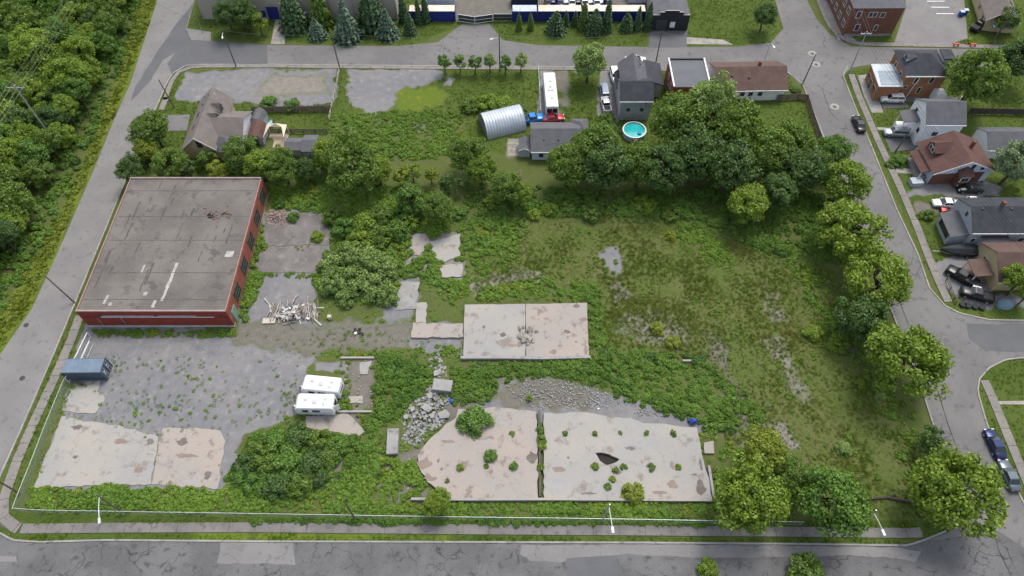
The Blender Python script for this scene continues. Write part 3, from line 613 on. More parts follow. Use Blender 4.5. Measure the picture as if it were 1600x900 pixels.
def bush(x, y, rp, leaf='fresh', lab='', hz=.9, name='bush', cat='bush', group=None, z=0.):
    r = rp*scale_at(y, .5); cx, cy = P(x, y, r*.45+z); g = TREE_RNG
    o = link(name, g.choice(BUSH if rp > 9 else TUFT), None); setmat(o, LEAF[leaf]); o.location = (cx, cy, r*.22+z); o.rotation_euler = (0, 0, g.uniform(0, 6.28)); o.scale = (r*1.1, r*1.1, r*hz)
    return tag(o, lab, cat, group)
def conifer(x, y_base, rp, hm, k, lab, name='conifer', leaf=None):
    """x, y_base: foot of the tree in the photo"""
    cx, cy = P(x, y_base); t = empty(name, (cx, cy, 0), 0, lab, 'tree'); m = CONES[k]; r = rp*scale_at(y_base)
    wide = (.30, .17, .33)[k]; o = link('crown', m, t); o.location = (0, 0, .25); o.scale = (r/wide, r/wide, hm); o.rotation_euler = (0, 0, TREE_RNG.uniform(0, 6.28))
    if leaf: setmat(o, LEAF[leaf])
    MB().tube((0, 0, -.05), (0, 0, hm*.8), .14, .03, 6).build('trunk', BARK, t); return t

# the wood beside the west road
wood = PP([(-190,-40),(228,-50),(214,30),(192,80),(150,180),(122,240),(84,330),(40,410),(-10,480),(-160,560)])
wr = random.Random(31); placed = []
tries = 0
while len(placed) < 175 and tries < 12000:
    tries += 1; x = wr.uniform(-135, -70); y = wr.uniform(55, 165)
    sd = float(poly_sd(np.array([x]), np.array([y]), wood)[0])
    if sd < 1.8: continue
    rad = wr.choice([2.8, 3.3, 3.8, 4.4, 5.0])
    if sd < 3.5: rad = min(rad, 3.0)
    if any((x-a)**2+(y-b)**2 < (.52*(rad+c))**2 for a, b, c in placed): continue
    placed.append((x, y, rad))
for x, y, rad in placed:
    lf = wr.choice(['mid', 'mid', 'bright', 'dark', 'bright', 'fresh']); hh = rad*1.75+wr.uniform(.6, 3.0)
    tree(0, 300, rad/scale_at(300, 4), lf, {'mid': 'mid green', 'bright': 'bright yellowish green', 'dark': 'dark green', 'fresh': 'fresh bluish green'}[lf]+(' tall' if hh > 9 else ' low')+' tree in the dense wood beside the west road', h=hh, group='trees of the wood beside the west road', world=(x, y))
TREES = [  # x, y, half width (photo px), leaf, label, kind
 (236,198,30,'mid','leafy tree standing between the road and the tan house drive','c'),
 (203,262,22,'dark','dark tree leaning over the northwest corner of the brick building','c'),
 (226,232,20,'yellow','yellow green tree beside the road behind the brick building','c'),
 (262,255,26,'mid','leafy tree touching the back parapet of the brick building','c'),
 (292,262,14,'dark','low dark tree under the tan house gable','s'),
 (340,266,15,'yellow','small yellowish sapling overhanging the flat roof edge','s'),
 (318,248,13,'fresh','small tree in front of the tan house windows','s'),
 (373,240,27,'mid','tree hiding the tan house side entrance','c'),
 (407,257,24,'bright','bright tree below the white garden pavilion','c'),
 (440,258,28,'mid','tree growing before the small grey sheds','c'),
 (476,262,20,'dark','darker tree between the sheds and the big yellow green tree','c'),
 (512,240,24,'bright','bright topped tree at the edge of the overgrown plot','c'),
 (548,252,46,'mid','broad spreading tree behind the sumac thicket','c'),
 (590,262,26,'bright','rounded tree leaning against the broad spreading tree','c'),
 (626,275,13,'yellow','slim yellow sapling in the northern weeds','s'),
 (644,268,13,'bright','slim bright sapling in the northern weeds','s'),
 (673,272,12,'yellow','round yellow green sapling in the northern weeds','s'),
 (733,240,30,'mid','tree at the overgrown plot corner near the arched hut','c'),
 (752,262,28,'bright','bright tree below the arched hut','c'),
 (790,292,26,'mid','young tree sloping into the field below the tiled patio','c'),
 (812,302,20,'bright','small bright tree at the field edge below the hut','c'),
 (683,322,27,'mid','conical tree standing alone in the northern weeds','c'),
 (640,308,22,'fresh','leafy sapling beside the conical tree','s'),
 (700,285,16,'dark','dark sapling between the conical tree and the plot corner','s'),
 (930,228,40,'mid','tall tree beside the pool fence','c'),
 (888,252,36,'mid','tree covering the end of the grey roofed cottage','c'),
 (948,258,36,'dark','dark tree below the round pool','c'),
 (1000,255,34,'mid','tree south of the pool among the big maples','c'),
 (1058,188,42,'mid','huge maple over the grey house yard','c'),
 (1108,165,44,'pale','pale topped huge willow behind the brown roofed bungalow','c'),
 (1150,200,48,'mid','broad maple filling the bungalow yard','c'),
 (1088,236,46,'dark','dark maple in the middle of the great clump','c'),
 (1040,262,36,'dark','dark tree at the foot of the great clump','c'),
 (1140,262,38,'dark','shaded tree under the broad maple','c'),
 (1194,240,38,'mid','tree at the corner of the bungalow lawn','c'),
 (1237,226,34,'mid','tree behind the bungalow lawn fence','c'),
 (1262,262,36,'dark','dark ash in the clump beside the street','c'),
 (1300,238,26,'fresh','tree beside the end of the wooden lawn fence','c'),
 (1318,284,36,'bright','bright tree leaning over the street below the lawn fence','c'),
 (1168,318,32,'bright','young bright tree standing out into the field','c'),
 (1215,300,28,'dark','dark young tree between the field and the clump','c'),
 (920,96,27,'pale','round street tree beside the drive of parked cars','c'),
 (1196,22,20,'dark','dark tree on the lawn east of the black garage','c'),
 (1530,118,46,'mid','broad tree beside the dark roofed brick house','c'),
 (1592,92,34,'dark','dark tree next to the brick house lawn','c'),
 (1592,252,36,'silver','silvery willow behind the brown roofed house','c'),
 (1598,436,28,'bright','bright small tree before the brown porch roof','c'),
 (1575,30,18,'dark','dark shrub like tree beside the tan bungalow','s'),
 (403,34,14,'bright','bright small tree on the factory lawn','s'),
 (352,20,24,'dark','dark wide tree against the beige factory wall','c'),(382,18,22,'dark','second dark wide tree against the factory wall','c'),
 (1195,706,36,'yellow','yellow green tree above the front corner clump','c'),
 (1175,782,55,'bright','bright leafy tree overhanging the front pavement','c'),
 (1238,752,32,'mid','tree wedged between the two front corner trees','c'),
 (1298,780,58,'fresh','large bluish green tree by the short street lamp','c'),
 (1352,492,44,'dark','dark ash drooping beside the street kerb','f'),
 (1325,352,54,'bright','wide ash with bright clustered leaves over the street','f'),
 (1380,432,54,'bright','wide ash reaching over the street opposite the boat','f'),
 (1424,560,66,'bright','spreading ash over the street opposite the side street','f'),
 (1492,768,74,'bright','largest spreading ash at the road corner','f'),
 (685,782,22,'bright','round young tree at the edge of the pinkish floor','c'),
 (1455,690,20,'dark','thin half bare tree near the spreading ash','s'),
]
for x, y, rp, lf, lb, kd in TREES:
    r = rp*scale_at(y, 4)
    tree(x, y, rp*(1.12 if 830 < x < 1340 and 150 < y < 330 else 1.04), lf, lb, kind=kd, h=(1.75*r+2.0 if kd == 'f' else None), name={'f': 'ash_tree'}.get(kd, 'broadleaf_tree'))
for i, x in enumerate((694, 718, 742, 765, 790, 814)):
    tree(x, 97-(i % 2)*2, 11, 'pale' if i % 2 else 'fresh', ('pale' if i % 2 else 'fresh green')+' slender street sapling in the row along the cross road', h=4.4, kind='s', name='sapling', group='saplings in a row along the cross road')
for i, (x, y, rp, lf, lb) in enumerate([(735,162,17,'mid','first leafy shrub of the screen behind the arched hut'),(762,160,20,'bright','yellowish shrub of the screen behind the arched hut'),(790,163,20,'bright','bright tall shrub of the screen behind the arched hut'),(812,172,17,'mid','end shrub of the screen next to the blue truck'),
  (420,158,14,'fresh','round bush on the gravel by the picket fence, nearer the tan house'),(456,163,14,'fresh','round bush on the gravel by the picket fence, nearer the rail fence'),
  (948,186,14,'mid','shrub at the end of the parked cars'),(955,200,13,'dark','dark shrub beside the pool'),
  (1246,142,7,'dark','clipped shrub at the bungalow corner'),(1240,136,7,'fresh','small shrub against the bungalow end wall'),(1250,150,6,'fresh','low shrub outside the wooden fence'),
  (1451,335,11,'mid','round shrub before the grey porch'),(1437,337,6,'fresh','small shrub next to the round porch shrub'),(1405,250,13,'fresh','overgrown flower bed bush by the leaning pole'),(1392,255,9,'mid','flower bed bush on the pavement side'),(1418,248,9,'pale','flowering bush next to the brown roofed house'),
  (1515,63,7,'yellow','yellow green bush at the car park corner'),(745,655,27,'fresh','large round bush on the pinkish floor'),(988,770,20,'yellow','yellow flowering bush at the edge of the big floor'),
  (1027,513,13,'yellow','bright round bush alone in the field'),(1051,534,12,'yellow','second bright bush in the field near the buried wall'),(370,762,8,'yellow','small golden bush beside the thicket'),
  (1140,695,8,'bright','bright round bush at the big floor corner'),(1270,520,16,'bright','bright bush in the eastern field weeds'),(1310,535,18,'bright','bright spreading bush near the ash shade'),(1345,600,10,'bright','small bright bush below the spreading ash'),(1375,620,10,'pale','pale bush beside the street kerb'),
  (835,335,12,'bright','bright bush at the top of the field'),(860,325,14,'bright','rounded bush at the top of the field'),(886,325,15,'mid','third bush in the row at the top of the field'),(925,332,18,'mid','dark bush in the row at the top of the field'),(1008,318,20,'bright','golden bush under the great clump'),(1050,330,18,'mid','bush under the dark maple'),(1048,368,10,'yellow','yellow bush at the tall weeds'),
  (770,315,16,'bright','bright bush above the field track'),(720,330,14,'fresh','bush next to the conical tree'),(436,318,10,"fresh","bush behind the pink brick heap"),(458,338,11,'fresh','low weeds bush on the dirty grey floor'),(494,368,11,'bright','weedy bush at the edge of the dirty grey floor'),(1320,700,13,'pale','pale shrub in the field by the half bare tree'),
  (1105,888,18,'bright','bright bush top on the verge across the front road'),(1260,893,30,'mid','wide bush on the verge across the front road')]):
    bush(x, y, rp, lf, lb)
# sumac and willow shrubs in the middle of the lot
for i, (x, y, rp) in enumerate([(520,415,24),(548,400,26),(580,405,26),(604,420,22),(520,445,22),(552,440,28),(588,450,26),(606,462,18),(540,462,18)]):
    bush(x, y, rp, 'pale', 'pale leaved shrub in the dense clump beside the scrap heap', 1.25, 'shrub', 'shrub', 'pale shrubs beside the scrap heap')
for i, (x, y, rp) in enumerate([(520,340,18),(540,355,22),(570,350,24),(598,338,24),(630,332,22),(562,376,22),(592,368,24),(622,360,22),(640,350,16),(655,335,14)]):
    bush(x, y, rp, ('mid', 'fresh', 'bright')[i % 3], ('mid green', 'fresh green', 'bright green')[i % 3]+' feathery shrub in the sumac thicket behind the brick building', 1.1, 'shrub', 'shrub', 'sumac thicket shrubs')
for i, (x, y, rp) in enumerate([(400,700,20),(430,690,24),(465,685,24),(500,690,22),(530,695,18),(385,725,22),(415,725,24),(450,720,28),(485,725,24),(515,715,20),(400,755,22),(435,755,24),(470,755,22),(375,745,16),(500,750,16)]):
    bush(x, y, rp, ('mid', 'fresh', 'dark')[i % 3], ('mid green', 'fresh green', 'dark green')[i % 3]+' shrub in the thicket between the yard floor and front fence', 1.0, 'shrub', 'shrub', 'shrubs of the front thicket')
# weed clumps growing from the big floors
for i, (x, y, rp) in enumerate([(766,712,11),(760,728,5),(718,730,7),(803,729,8),(846,686,9),(847,697,8),(844,671,7),(845,730,7),(931,728,7),(974,729,6),(1018,729,7),(1060,729,6),(884,677,5),(929,677,5),(969,676,4),(1010,676,5),(1053,677,6),(800,677,5),(745,677,5),(962,735,6),(958,748,6),(950,760,7),(699,751,4),(828,620,6)]):
    bush(x, y, rp, ('fresh', 'mid', 'bright')[i % 3], ('tiny ' if rp < 6 else 'fuller ' if rp < 9 else 'large ')+('fresh green', 'mid green', 'bright')[i % 3]+' weed clump sprouting from the '+('pinkish' if x < 835 else 'large grey')+' concrete floor', .9, 'weed_clump', 'weed clump', 'weed clumps on the concrete floors', z=.45)
# conifers before the factory and along the blue containers
for x, yb, rp, hm, k, lb in [(462,44,22,9,2,'dark tall evergreen by the factory path'),(505,40,18,9.5,2,'dark evergreen against the factory wall'),(545,60,22,9,0,'bluish spruce on the factory lawn'),(583,44,24,10,2,'broad dark evergreen near the factory corner'),(607,56,18,6.5,0,'smaller bluish spruce near the factory corner'),(497,58,15,4.5,0,'short spruce beside the factory path'),
   (632,34,8,7,1,'narrow cedar at the factory corner'),(641,52,9,5,1,'squat cedar in front of the blue container'),(655,36,6,6,1,'narrow cedar at the first blue container'),(666,34,7,7,1,'taller narrow cedar at the first blue container'),
   (811,46,5,4,1,'thin cedar at the start of the long container row'),(829,46,5,4,1,'second thin cedar at the long container row'),(868,50,15,5,2,'round dark evergreen before the long container row'),(884,40,5,3.5,1,'thin cedar beside the round dark evergreen'),(898,40,5,3.5,1,'little cedar in the middle of the container row'),(911,44,8,6.5,1,'tall light cedar before the container row'),(928,50,15,5.5,2,'round evergreen in the middle of the container row'),(947,48,8,7.5,1,'tallest cedar before the container row'),(978,46,11,4,2,'round low evergreen near the garage'),(995,46,6,5.5,1,'cedar next to the garage end of the row'),(1011,46,7,6.5,1,'cedar touching the black garage wall')]:
    conifer(x, yb, rp, hm, k, lb, leaf=('mid' if x in (911, 811, 829, 505) else None))
# fallen, bare bush by the street
def bare_bush(x, y, h, lb):
    r = random.Random(int(x)); b = MB(); c = Vector((*P(x, y), 0))
    for i in range(16):
        a = r.uniform(0, 6.28); e = Vector((math.cos(a)*r.uniform(.3, 1)*h*.6, math.sin(a)*r.uniform(.3, 1)*h*.6, h*r.uniform(.5, 1))); m = e*.55+Vector((r.uniform(-.2, .2), r.uniform(-.2, .2), .1))
        b.tube((0, 0, 0), m, .03, .018, 4); b.tube(m, e, .018, .006, 4)
        for _ in range(3): b.tube(m, m+(e-m)*.8+Vector((r.uniform(-.5, .5), r.uniform(-.5, .5), r.uniform(0, .3))), .012, .004, 4)
    o = b.build('bare_bush', BARK); o.location = c; tag(o, lb, 'bush')
bare_bush(1462, 690, 3.2, 'leafless grey bush leaning over the street kerb'); bare_bush(1392, 478, 3.0, 'leafless twigs beside the drooping dark ash'); bare_bush(130, 602, 1.0, 'heap of dry twigs before the container')
lg = MB(); pts = [P(1352, 780), P(1385, 778), P(1430, 786)]
lg.path([(*pts[0], .25), (*pts[1], .3), (*pts[2], .28)], .2, 7); lg.tube((*pts[1], .3), (*P(1400, 770), .8), .09, .03, 5); tag(lg.build('fallen_log', BARK), 'fallen tree trunk lying behind the corner ash', 'log')

# ------------------------------------------------------------------ undergrowth that nobody could count
PROTO = {}
def protos(key, meshes, mat):
    c = bpy.data.collections.new('source_'+key)
    for i, me in enumerate(meshes):
        m = me.copy(); m.materials.clear(); m.materials.append(mat); o = bpy.data.objects.new('%s_source_%02d' % (key, i), m); c.objects.link(o)
    PROTO[key] = (c, len(meshes))
def grass_mesh(seed, n=34, h=.5, w=.05):
    rng = np.random.default_rng(seed); a = rng.random(n)*6.283; rr = rng.random(n)**.5*.35; c = np.stack([rr*np.cos(a), rr*np.sin(a), np.zeros(n)], 1)
    b = rng.random(n)*6.283; u = np.stack([np.cos(b), np.sin(b), np.zeros(n)], 1)*w; tip = c+np.stack([np.cos(a)*.25, np.sin(a)*.25, rng.uniform(.5, 1, n)*h], 1)+rng.normal(size=(n, 3))*.06
    v = np.stack([c-u, c+u, tip], 1).reshape(-1, 3); return np_mesh('grass_source', v, np.arange(3*n).reshape(-1, 3))
protos('weed', TUFT, WEED); protos('yardgrass', [grass_mesh(i+30, 46, .45, .05) for i in range(4)], WEED); protos('thicket', BUSH[:2]+TUFT[:2], WEED_D); protos('grass', [grass_mesh(i) for i in range(4)], GRASS); protos('verge', [grass_mesh(i+9, 40, .6, .06) for i in range(3)]+TUFT[:1], GRASS_Y)
def scatter(name, label, cat, key, xs, ys, zs, sc, seed=0):
    n = len(xs); me = bpy.data.meshes.new(name); me.vertices.add(n); me.vertices.foreach_set('co', np.stack([xs, ys, zs], 1).astype(np.float32).ravel())
    rng = np.random.default_rng(seed); col, cnt = PROTO[key]
    for nm, tp, dat, fld in (('scl', 'FLOAT_VECTOR', sc, 'vector'), ('turn', 'FLOAT_VECTOR', np.stack([rng.normal(size=n)*.08, rng.normal(size=n)*.08, rng.random(n)*6.283], 1), 'vector'), ('pick', 'INT', rng.integers(0, cnt, n), 'value')):
        at = me.attributes.new(nm, tp, 'POINT'); at.data.foreach_set(fld, np.asarray(dat, dtype=np.int32 if tp == 'INT' else np.float32).ravel())
    o = link(name, me); tag(o, label, cat, kind='stuff')
    g = bpy.data.node_groups.new(name+'_scatter', 'GeometryNodeTree'); g.interface.new_socket('Geometry', in_out='INPUT', socket_type='NodeSocketGeometry'); g.interface.new_socket('Geometry', in_out='OUTPUT', socket_type='NodeSocketGeometry')
    gi = g.nodes.new('NodeGroupInput'); go = g.nodes.new('NodeGroupOutput'); ip = g.nodes.new('GeometryNodeInstanceOnPoints'); ci = g.nodes.new('GeometryNodeCollectionInfo')
    ci.inputs['Collection'].default_value = col; ci.inputs['Separate Children'].default_value = True; ci.inputs['Reset Children'].default_value = True
    def attr(nm, t): q = g.nodes.new('GeometryNodeInputNamedAttribute'); q.data_type = t; q.inputs['Name'].default_value = nm; return next(s for s in q.outputs if s.enabled and s.name == 'Attribute')
    e2r = g.nodes.new('FunctionNodeEulerToRotation'); g.links.new(attr('turn', 'FLOAT_VECTOR'), e2r.inputs[0])
    mp = g.nodes.new('GeometryNodeMeshToPoints')
    g.links.new(gi.outputs[0], mp.inputs['Mesh']); g.links.new(mp.outputs[0], ip.inputs['Points']); g.links.new(ci.outputs[0], ip.inputs['Instance']); ip.inputs['Pick Instance'].default_value = True
    g.links.new(attr('pick', 'INT'), ip.inputs['Instance Index']); g.links.new(e2r.outputs[0], ip.inputs['Rotation']); g.links.new(attr('scl', 'FLOAT_VECTOR'), ip.inputs['Scale']); g.links.new(ip.outputs[0], go.inputs[0])
    md = o.modifiers.new('scatter', 'NODES'); md.node_group = g
    return o
KEEP_OUT = []          # filled by slabs: polygons where nothing grows
def grow(poly_list, seed, avoid=True, edge=.4):
    """[(pixel outline, plants per m2, size lo, size hi)] -> x, y, size"""
    X = []; Y = []; S = []; rng = np.random.default_rng(seed)
    for pts, dens, lo, hi in poly_list:
        poly = PP(pts); xs = [q[0] for q in poly]; ys = [q[1] for q in poly]; A = (max(xs)-min(xs))*(max(ys)-min(ys)); n = int(A*dens)
        x = rng.uniform(min(xs), max(xs), n); y = rng.uniform(min(ys), max(ys), n); sd = poly_sd(x, y, poly)+(vnoise(x, y, .5, seed)-.5)*1.2
        k = sd > 0; x, y, sd = x[k], y[k], sd[k]; big = vnoise(x, y, .22, seed+1)
        s = (lo+(hi-lo)*np.clip(big*1.3-.15+rng.normal(size=len(x))*.15, 0, 1))*np.clip(.6+sd*.35, .5, 1)
        X.append(x); Y.append(y); S.append(s)
    x, y, s = np.concatenate(X), np.concatenate(Y), np.concatenate(S); print('grow', seed, len(x))
    if avoid:
        ok = np.ones(len(x), bool)
        for poly in FLAT:
            ok &= ~(poly_sd(x, y, poly) > -edge*.3)
        x, y, s = x[ok], y[ok], s[ok]
    return x, y, s
def weeds(name, label, cat, key, polys, seed, hz=1.0, flat=.15, edge=.4, zones=None):
    x, y, s = grow(polys, seed, edge=edge)
    if zones is not None:
        ok = sum(zone_weights(x, y)[z] for z in zones) > .55; x, y, s = x[ok], y[ok], s[ok]
    rng = np.random.default_rng(seed+5)
    sc = np.stack([s*rng.uniform(.85, 1.2, len(s)), s*rng.uniform(.85, 1.2, len(s)), s*hz*rng.uniform(.8, 1.25, len(s))], 1)
    return scatter(name, label, cat, key, x, y, np.full(len(x), -.02)+s*flat, sc, seed)
weeds('front_weeds', 'tall green weeds growing along the inside of the front fence', 'weeds', 'weed', [
  ([(32,796),(50,764),(200,760),(345,768),(352,803)], 3.4, .5, .95), ([(352,800),(345,768),(360,760),(520,745),(580,700),(655,720),(668,760),(650,808),(352,803)], 2.6, .45, .9), ([(645,809),(650,784),(845,785),(1112,787),(1125,815)], 3.6, .45, .85),
  ([(1112,810),(1108,735),(1118,705),(1160,700),(1240,720),(1250,800),(1240,812)], 1.8, .5, .95)], 51)
weeds('fence_creeper', 'low dark creeper hanging through the front fence above the pavement', 'creeper', 'thicket', [([(395,806),(560,808),(700,809),(1000,813),(1340,817),(1340,825),(1000,824),(700,822),(560,821),(395,819)], 6, .4, .75)], 52, edge=.0)
weeds('thicket', 'dense green undergrowth filling the front thicket and the gaps between the floors', 'undergrowth', 'thicket', [
  ([(350,748),(400,682),(470,666),(565,683),(600,702),(590,740),(520,742),(370,768)], 1.3, .7, 1.3), ([(590,560),(640,553),(682,566),(672,602),(622,650),(592,665),(575,690),(548,680),(585,640),(585,590)], 2.0, .6, 1.0), ([(700,572),(780,568),(784,606),(760,630),(706,632)], 2.4, .6, .95),
  ([(785,566),(930,562),(940,540),(1000,552),(1100,556),(1142,600),(1205,650),(1190,668),(1106,680),(1092,660),(1000,636),(940,606),(860,588),(790,596)], 1.7, .55, 1.05)], 53)
weeds('northern_weeds', 'rampant green weeds and brambles north of the concrete floors', 'weeds', 'weed', [
  ([(420,292),(500,285),(640,290),(725,345),(735,455),(705,475),(668,440),(640,430),(616,480),(500,470),(490,420),(520,332),(430,322)], 1.7, .5, 1.05), ([(690,470),(700,440),(740,430),(735,475)], 2., .4, .8), ([(735,472),(755,446),(850,430),(930,445),(938,476)], 2.2, .45, .8), ([(922,475),(945,480),(950,540),(925,560)], 2.0, .45, .8),
  ([(372,495),(402,350),(432,362),(420,420),(392,470),(388,512)], 2.6, .5, .9), ([(145,516),(362,515),(374,525),(145,527)], 6.0, .35, .6), ([(716,345),(770,330),(830,350),(800,420),(740,440),(725,400)], 1.4, .45, .9),
  ([(405,424),(500,422),(500,432),(400,436)], 3., .3, .5), ([(478,548),(540,545),(590,548),(640,545),(720,532),(722,558),(660,556),(585,560),(490,562)], 2.6, .3, .6), ([(528,560),(548,560),(545,620),(585,645),(640,655),(590,700),(572,680),(525,640)], 2.2, .35, .7)], 54)
weeds('shaded_undergrowth', 'deep green undergrowth below the great clump of trees', 'undergrowth', 'thicket', [([(720,285),(850,295),(1000,300),(1250,290),(1330,320),(1340,420),(1262,400),(1190,395),(1100,350),(950,338),(740,345)], 1.1, .6, 1.3), ([(180,235),(520,235),(620,275),(520,290),(415,290),(400,278),(195,278)], .9, .7, 1.2)], 55)
weeds('field_weeds', 'scattered taller weeds in the field', 'weeds', 'weed', [([(1040,345),(1100,348),(1145,395),(1150,430),(1110,410),(1060,388)], 2.4, .4, .75), ([(1215,385),(1280,395),(1350,500),(1425,625),(1468,720),(1445,775),(1400,740),(1380,640),(1280,500)], .75, .4, .9), ([(745,350),(1250,370),(1400,640),(1440,760),(1340,780),(1130,690),(930,545),(925,470),(740,470)], .22, .22, .5)], 56)
weeds('plot_weeds', 'overgrown weeds covering the empty plot behind the gravel pad', 'weeds', 'weed', [([(518,180),(610,172),(720,174),(735,235),(720,248),(600,252),(508,225)], 2.2, .4, .75)], 57)
YW = [([(100,560),(360,545),(470,560),(470,650),(350,700),(345,765),(60,760)], .35, .25, .6), ([(195,628),(300,622),(300,655),(195,648)], 1.6, .3, .75), ([(275,562),(322,567),(318,606),(287,602)], 1.6, .25, .5), ([(238,660),(252,672),(245,755),(232,755)], 3., .3, .6), ([(75,640),(240,665),(240,676),(75,655)], 1.8, .25, .55), ([(440,590),(468,600),(462,680),(430,690)], 1.4, .3, .6), ([(415,335),(515,330),(500,425),(405,425)], .5, .25, .6), ([(40,785),(108,592),(128,596),(72,690),(54,764)], 4., .35, .7), ([(370,520),(600,508),(720,530),(640,548),(480,560)], .6, .25, .6), ([(170,545),(200,560),(180,600),(165,590)], 1.6, .25, .5)]
weeds('yard_grass', 'ragged grass patches growing through the gravel yard', 'grass', 'yardgrass', YW, 58, .6, edge=-2)
weeds('yard_weeds', 'low leafy weeds growing through the gravel yard', 'weeds', 'weed', [(p, d*.16, lo*.7, hi*.7) for p, d, lo, hi in YW], 68, .6, edge=-2)
weeds('low_weeds', 'low weeds and seedlings covering the bare soil of the lot', 'weeds', 'weed', [([(40,800),(60,760),(345,700),(480,545),(400,500),(405,290),(720,285),(740,470),(930,545),(1120,570),(1130,800)], 1.3, .22, .48)], 69, .8, zones=(SOIL,))
weeds('wood_floor', 'shaded undergrowth below the wood beside the west road', 'undergrowth', 'thicket', [([(-190,-50),(236,-60),(226,0),(190,110),(120,280),(60,400),(0,505),(-160,620)], .45, .8, 1.5)], 59)
weeds('verge_grass', 'tall yellowing grass on the verge beside the wood', 'grass', 'verge', [([(228,-50),(252,-50),(244,0),(222,62),(172,190),(94,375),(46,480),(-6,556),(-60,600),(0,495),(60,392),(115,290),(190,105)], 6., .4, .9)], 60, edge=.2)
weeds('kerb_grass', 'ragged grass and weeds spilling over the front kerb and pavement edge', 'grass', 'yardgrass', [([(30,836),(400,833),(800,836),(1400,841),(1420,851),(800,849),(400,848),(30,849)], 7, .25, .6), ([(40,811),(400,813),(400,821),(40,822)], 6, .3, .7), ([(1340,812),(1470,815),(1470,826),(1340,826)], 5, .3, .7), ([(0,750),(120,470),(132,500),(112,560),(35,775),(28,800)], 2.5, .25, .5)], 63, edge=-.35)
weeds('meadow_grass', 'rough brownish meadow grass over the open field', 'grass', 'grass', [([(735,345),(960,335),(1100,350),(1255,370),(1330,460),(1420,640),(1475,760),(1505,812),(1380,822),(1340,780),(1240,720),(1130,695),(1125,600),(1110,565),(930,545),(920,468),(850,440),(740,470)], 6.5, .28, .6)], 61, zones=(MEAD, SOIL, SAND, DIRT))
weeds('lawn_grass', 'mown and ragged lawn grass on the verges and yards', 'grass', 'grass', [(p, 3.5, .2, .42) for z, p, _ in ZONES if z == LAWN], 62, edge=.1, zones=(LAWN,))
# ------------------------------------------------------------------ buildings
RF_GREY = lined('shingles_grey', (.125, .125, .135), (.105, .105, .115), 1, .32, .10, .9, None, 'Object', .25)
RF_DARK = lined('shingles_charcoal', (.058, .060, .070), (.045, .047, .055), 1, .32, .1, .9, None, 'Object', .3)
RF_BROWN = lined('shingles_brown', (.135, .085, .070), (.105, .068, .058), 1, .32, .1, .9, None, 'Object', .3)
RF_TAUPE = lined('shingles_taupe', (.185, .160, .145), (.155, .135, .125), 1, .32, .1, .9, None, 'Object', .2)
RF_RED = lined('shingles_redbrown', (.125, .065, .055), (.10, .055, .048), 1, .3, .1, .9, None, 'Object', .25)
RF_MEMB = surf('white_roof_membrane', (.52, .55, .57), (.42, .46, .49), .4, .6, (.34, .38, .41), 1.4, .05)
RF_GREYFLAT = surf('flat_grey_roof', (.135, .14, .15), (.12, .125, .135), .5, .9, None, 2, .08)
RF_BLUE = surf('grey_blue_roof_sheet', (.22, .27, .31), (.28, .33, .37), .8, .6, (.17, .2, .23), 2., .06)
SID_WHITE = lined('siding_white', (.84, .84, .84), (.78, .79, .80), 2, .22, .12, .6, None, 'Object', .2)
SID_DIRTY = lined('siding_dirty', (.42, .42, .43), (.36, .35, .35), 2, .22, .12, .8, (.24, .2, .18), 'Object', .25)
SID_BLUE = lined('siding_pale_blue', (.58, .66, .76), (.52, .60, .70), 2, .22, .12, .6, None, 'Object', .2)
SID_GREY = lined('siding_grey', (.40, .43, .46), (.36, .39, .42), 2, .22, .12, .6, None, 'Object', .2)
STUC_TAN = surf('stucco_tan', (.52, .42, .25), (.46, .37, .22), .5, .9, None, 2, .05)
STUC_BEIGE = surf('stucco_beige', (.42, .38, .33), (.38, .345, .30), .15, .9, (.33, .30, .27), .5, .05)
BRICK_R = brick('brick_red', (.30, .085, .05), (.24, .065, .042), (.24, .15, .12), (.36, .14, .08))
BRICK_O = brick('brick_orange', (.34, .15, .075), (.28, .115, .06), (.3, .22, .16))
BRICK_D = brick('brick_dark', (.19, .080, .055), (.15, .066, .048), (.2, .14, .11))
PAINT_RED = lined('painted_brick_red', (.245, .045, .032), (.205, .038, .030), 2, .1, .2, .85, (.17, .045, .04), 'Object', .2)
BLUE_D = plain('blue_door_paint', (.02, .03, .22), .5)
GREEN_D = surf('peeling_green_paint', (.12, .26, .20), (.2, .3, .25), 1.5, .8, (.3, .25, .2), 3.)
BLACKW = plain('black_wall_paint', (.018, .022, .026), .7)

def window(parent, side, L, D, u, z, w, h, frame=None, pane=None, name='window', proud=.05):
    fr = MB(); pn = MB(); t = .09
    def bx(b, u0, z0, u1, z1, p0, p1):
        if side == 'n': b.box(u0, -p1, z0, u1, -p0, z1)
        elif side == 'b': b.box(u0, D+p0, z0, u1, D+p1, z1)
        elif side == 'l': b.box(-p1, u0, z0, -p0, u1, z1)
        else: b.box(L+p0, u0, z0, L+p1, u1, z1)
    a, c = u-w/2, u+w/2
    for q in ((a, z, c, z+t), (a, z+h-t, c, z+h), (a, z+t, a+t, z+h-t), (c-t, z+t, c, z+h-t)): bx(fr, *q, .0, proud)
    if w > 1.1: bx(fr, u-t/2, z+t, u+t/2, z+h-t, .0, proud)
    bx(pn, a+t, z+t, c-t, z+h-t, .0, proud-.02)
    o = fr.build(name, frame or WHITE_P, parent); pn.build('pane', pane or GLASS, o); return o
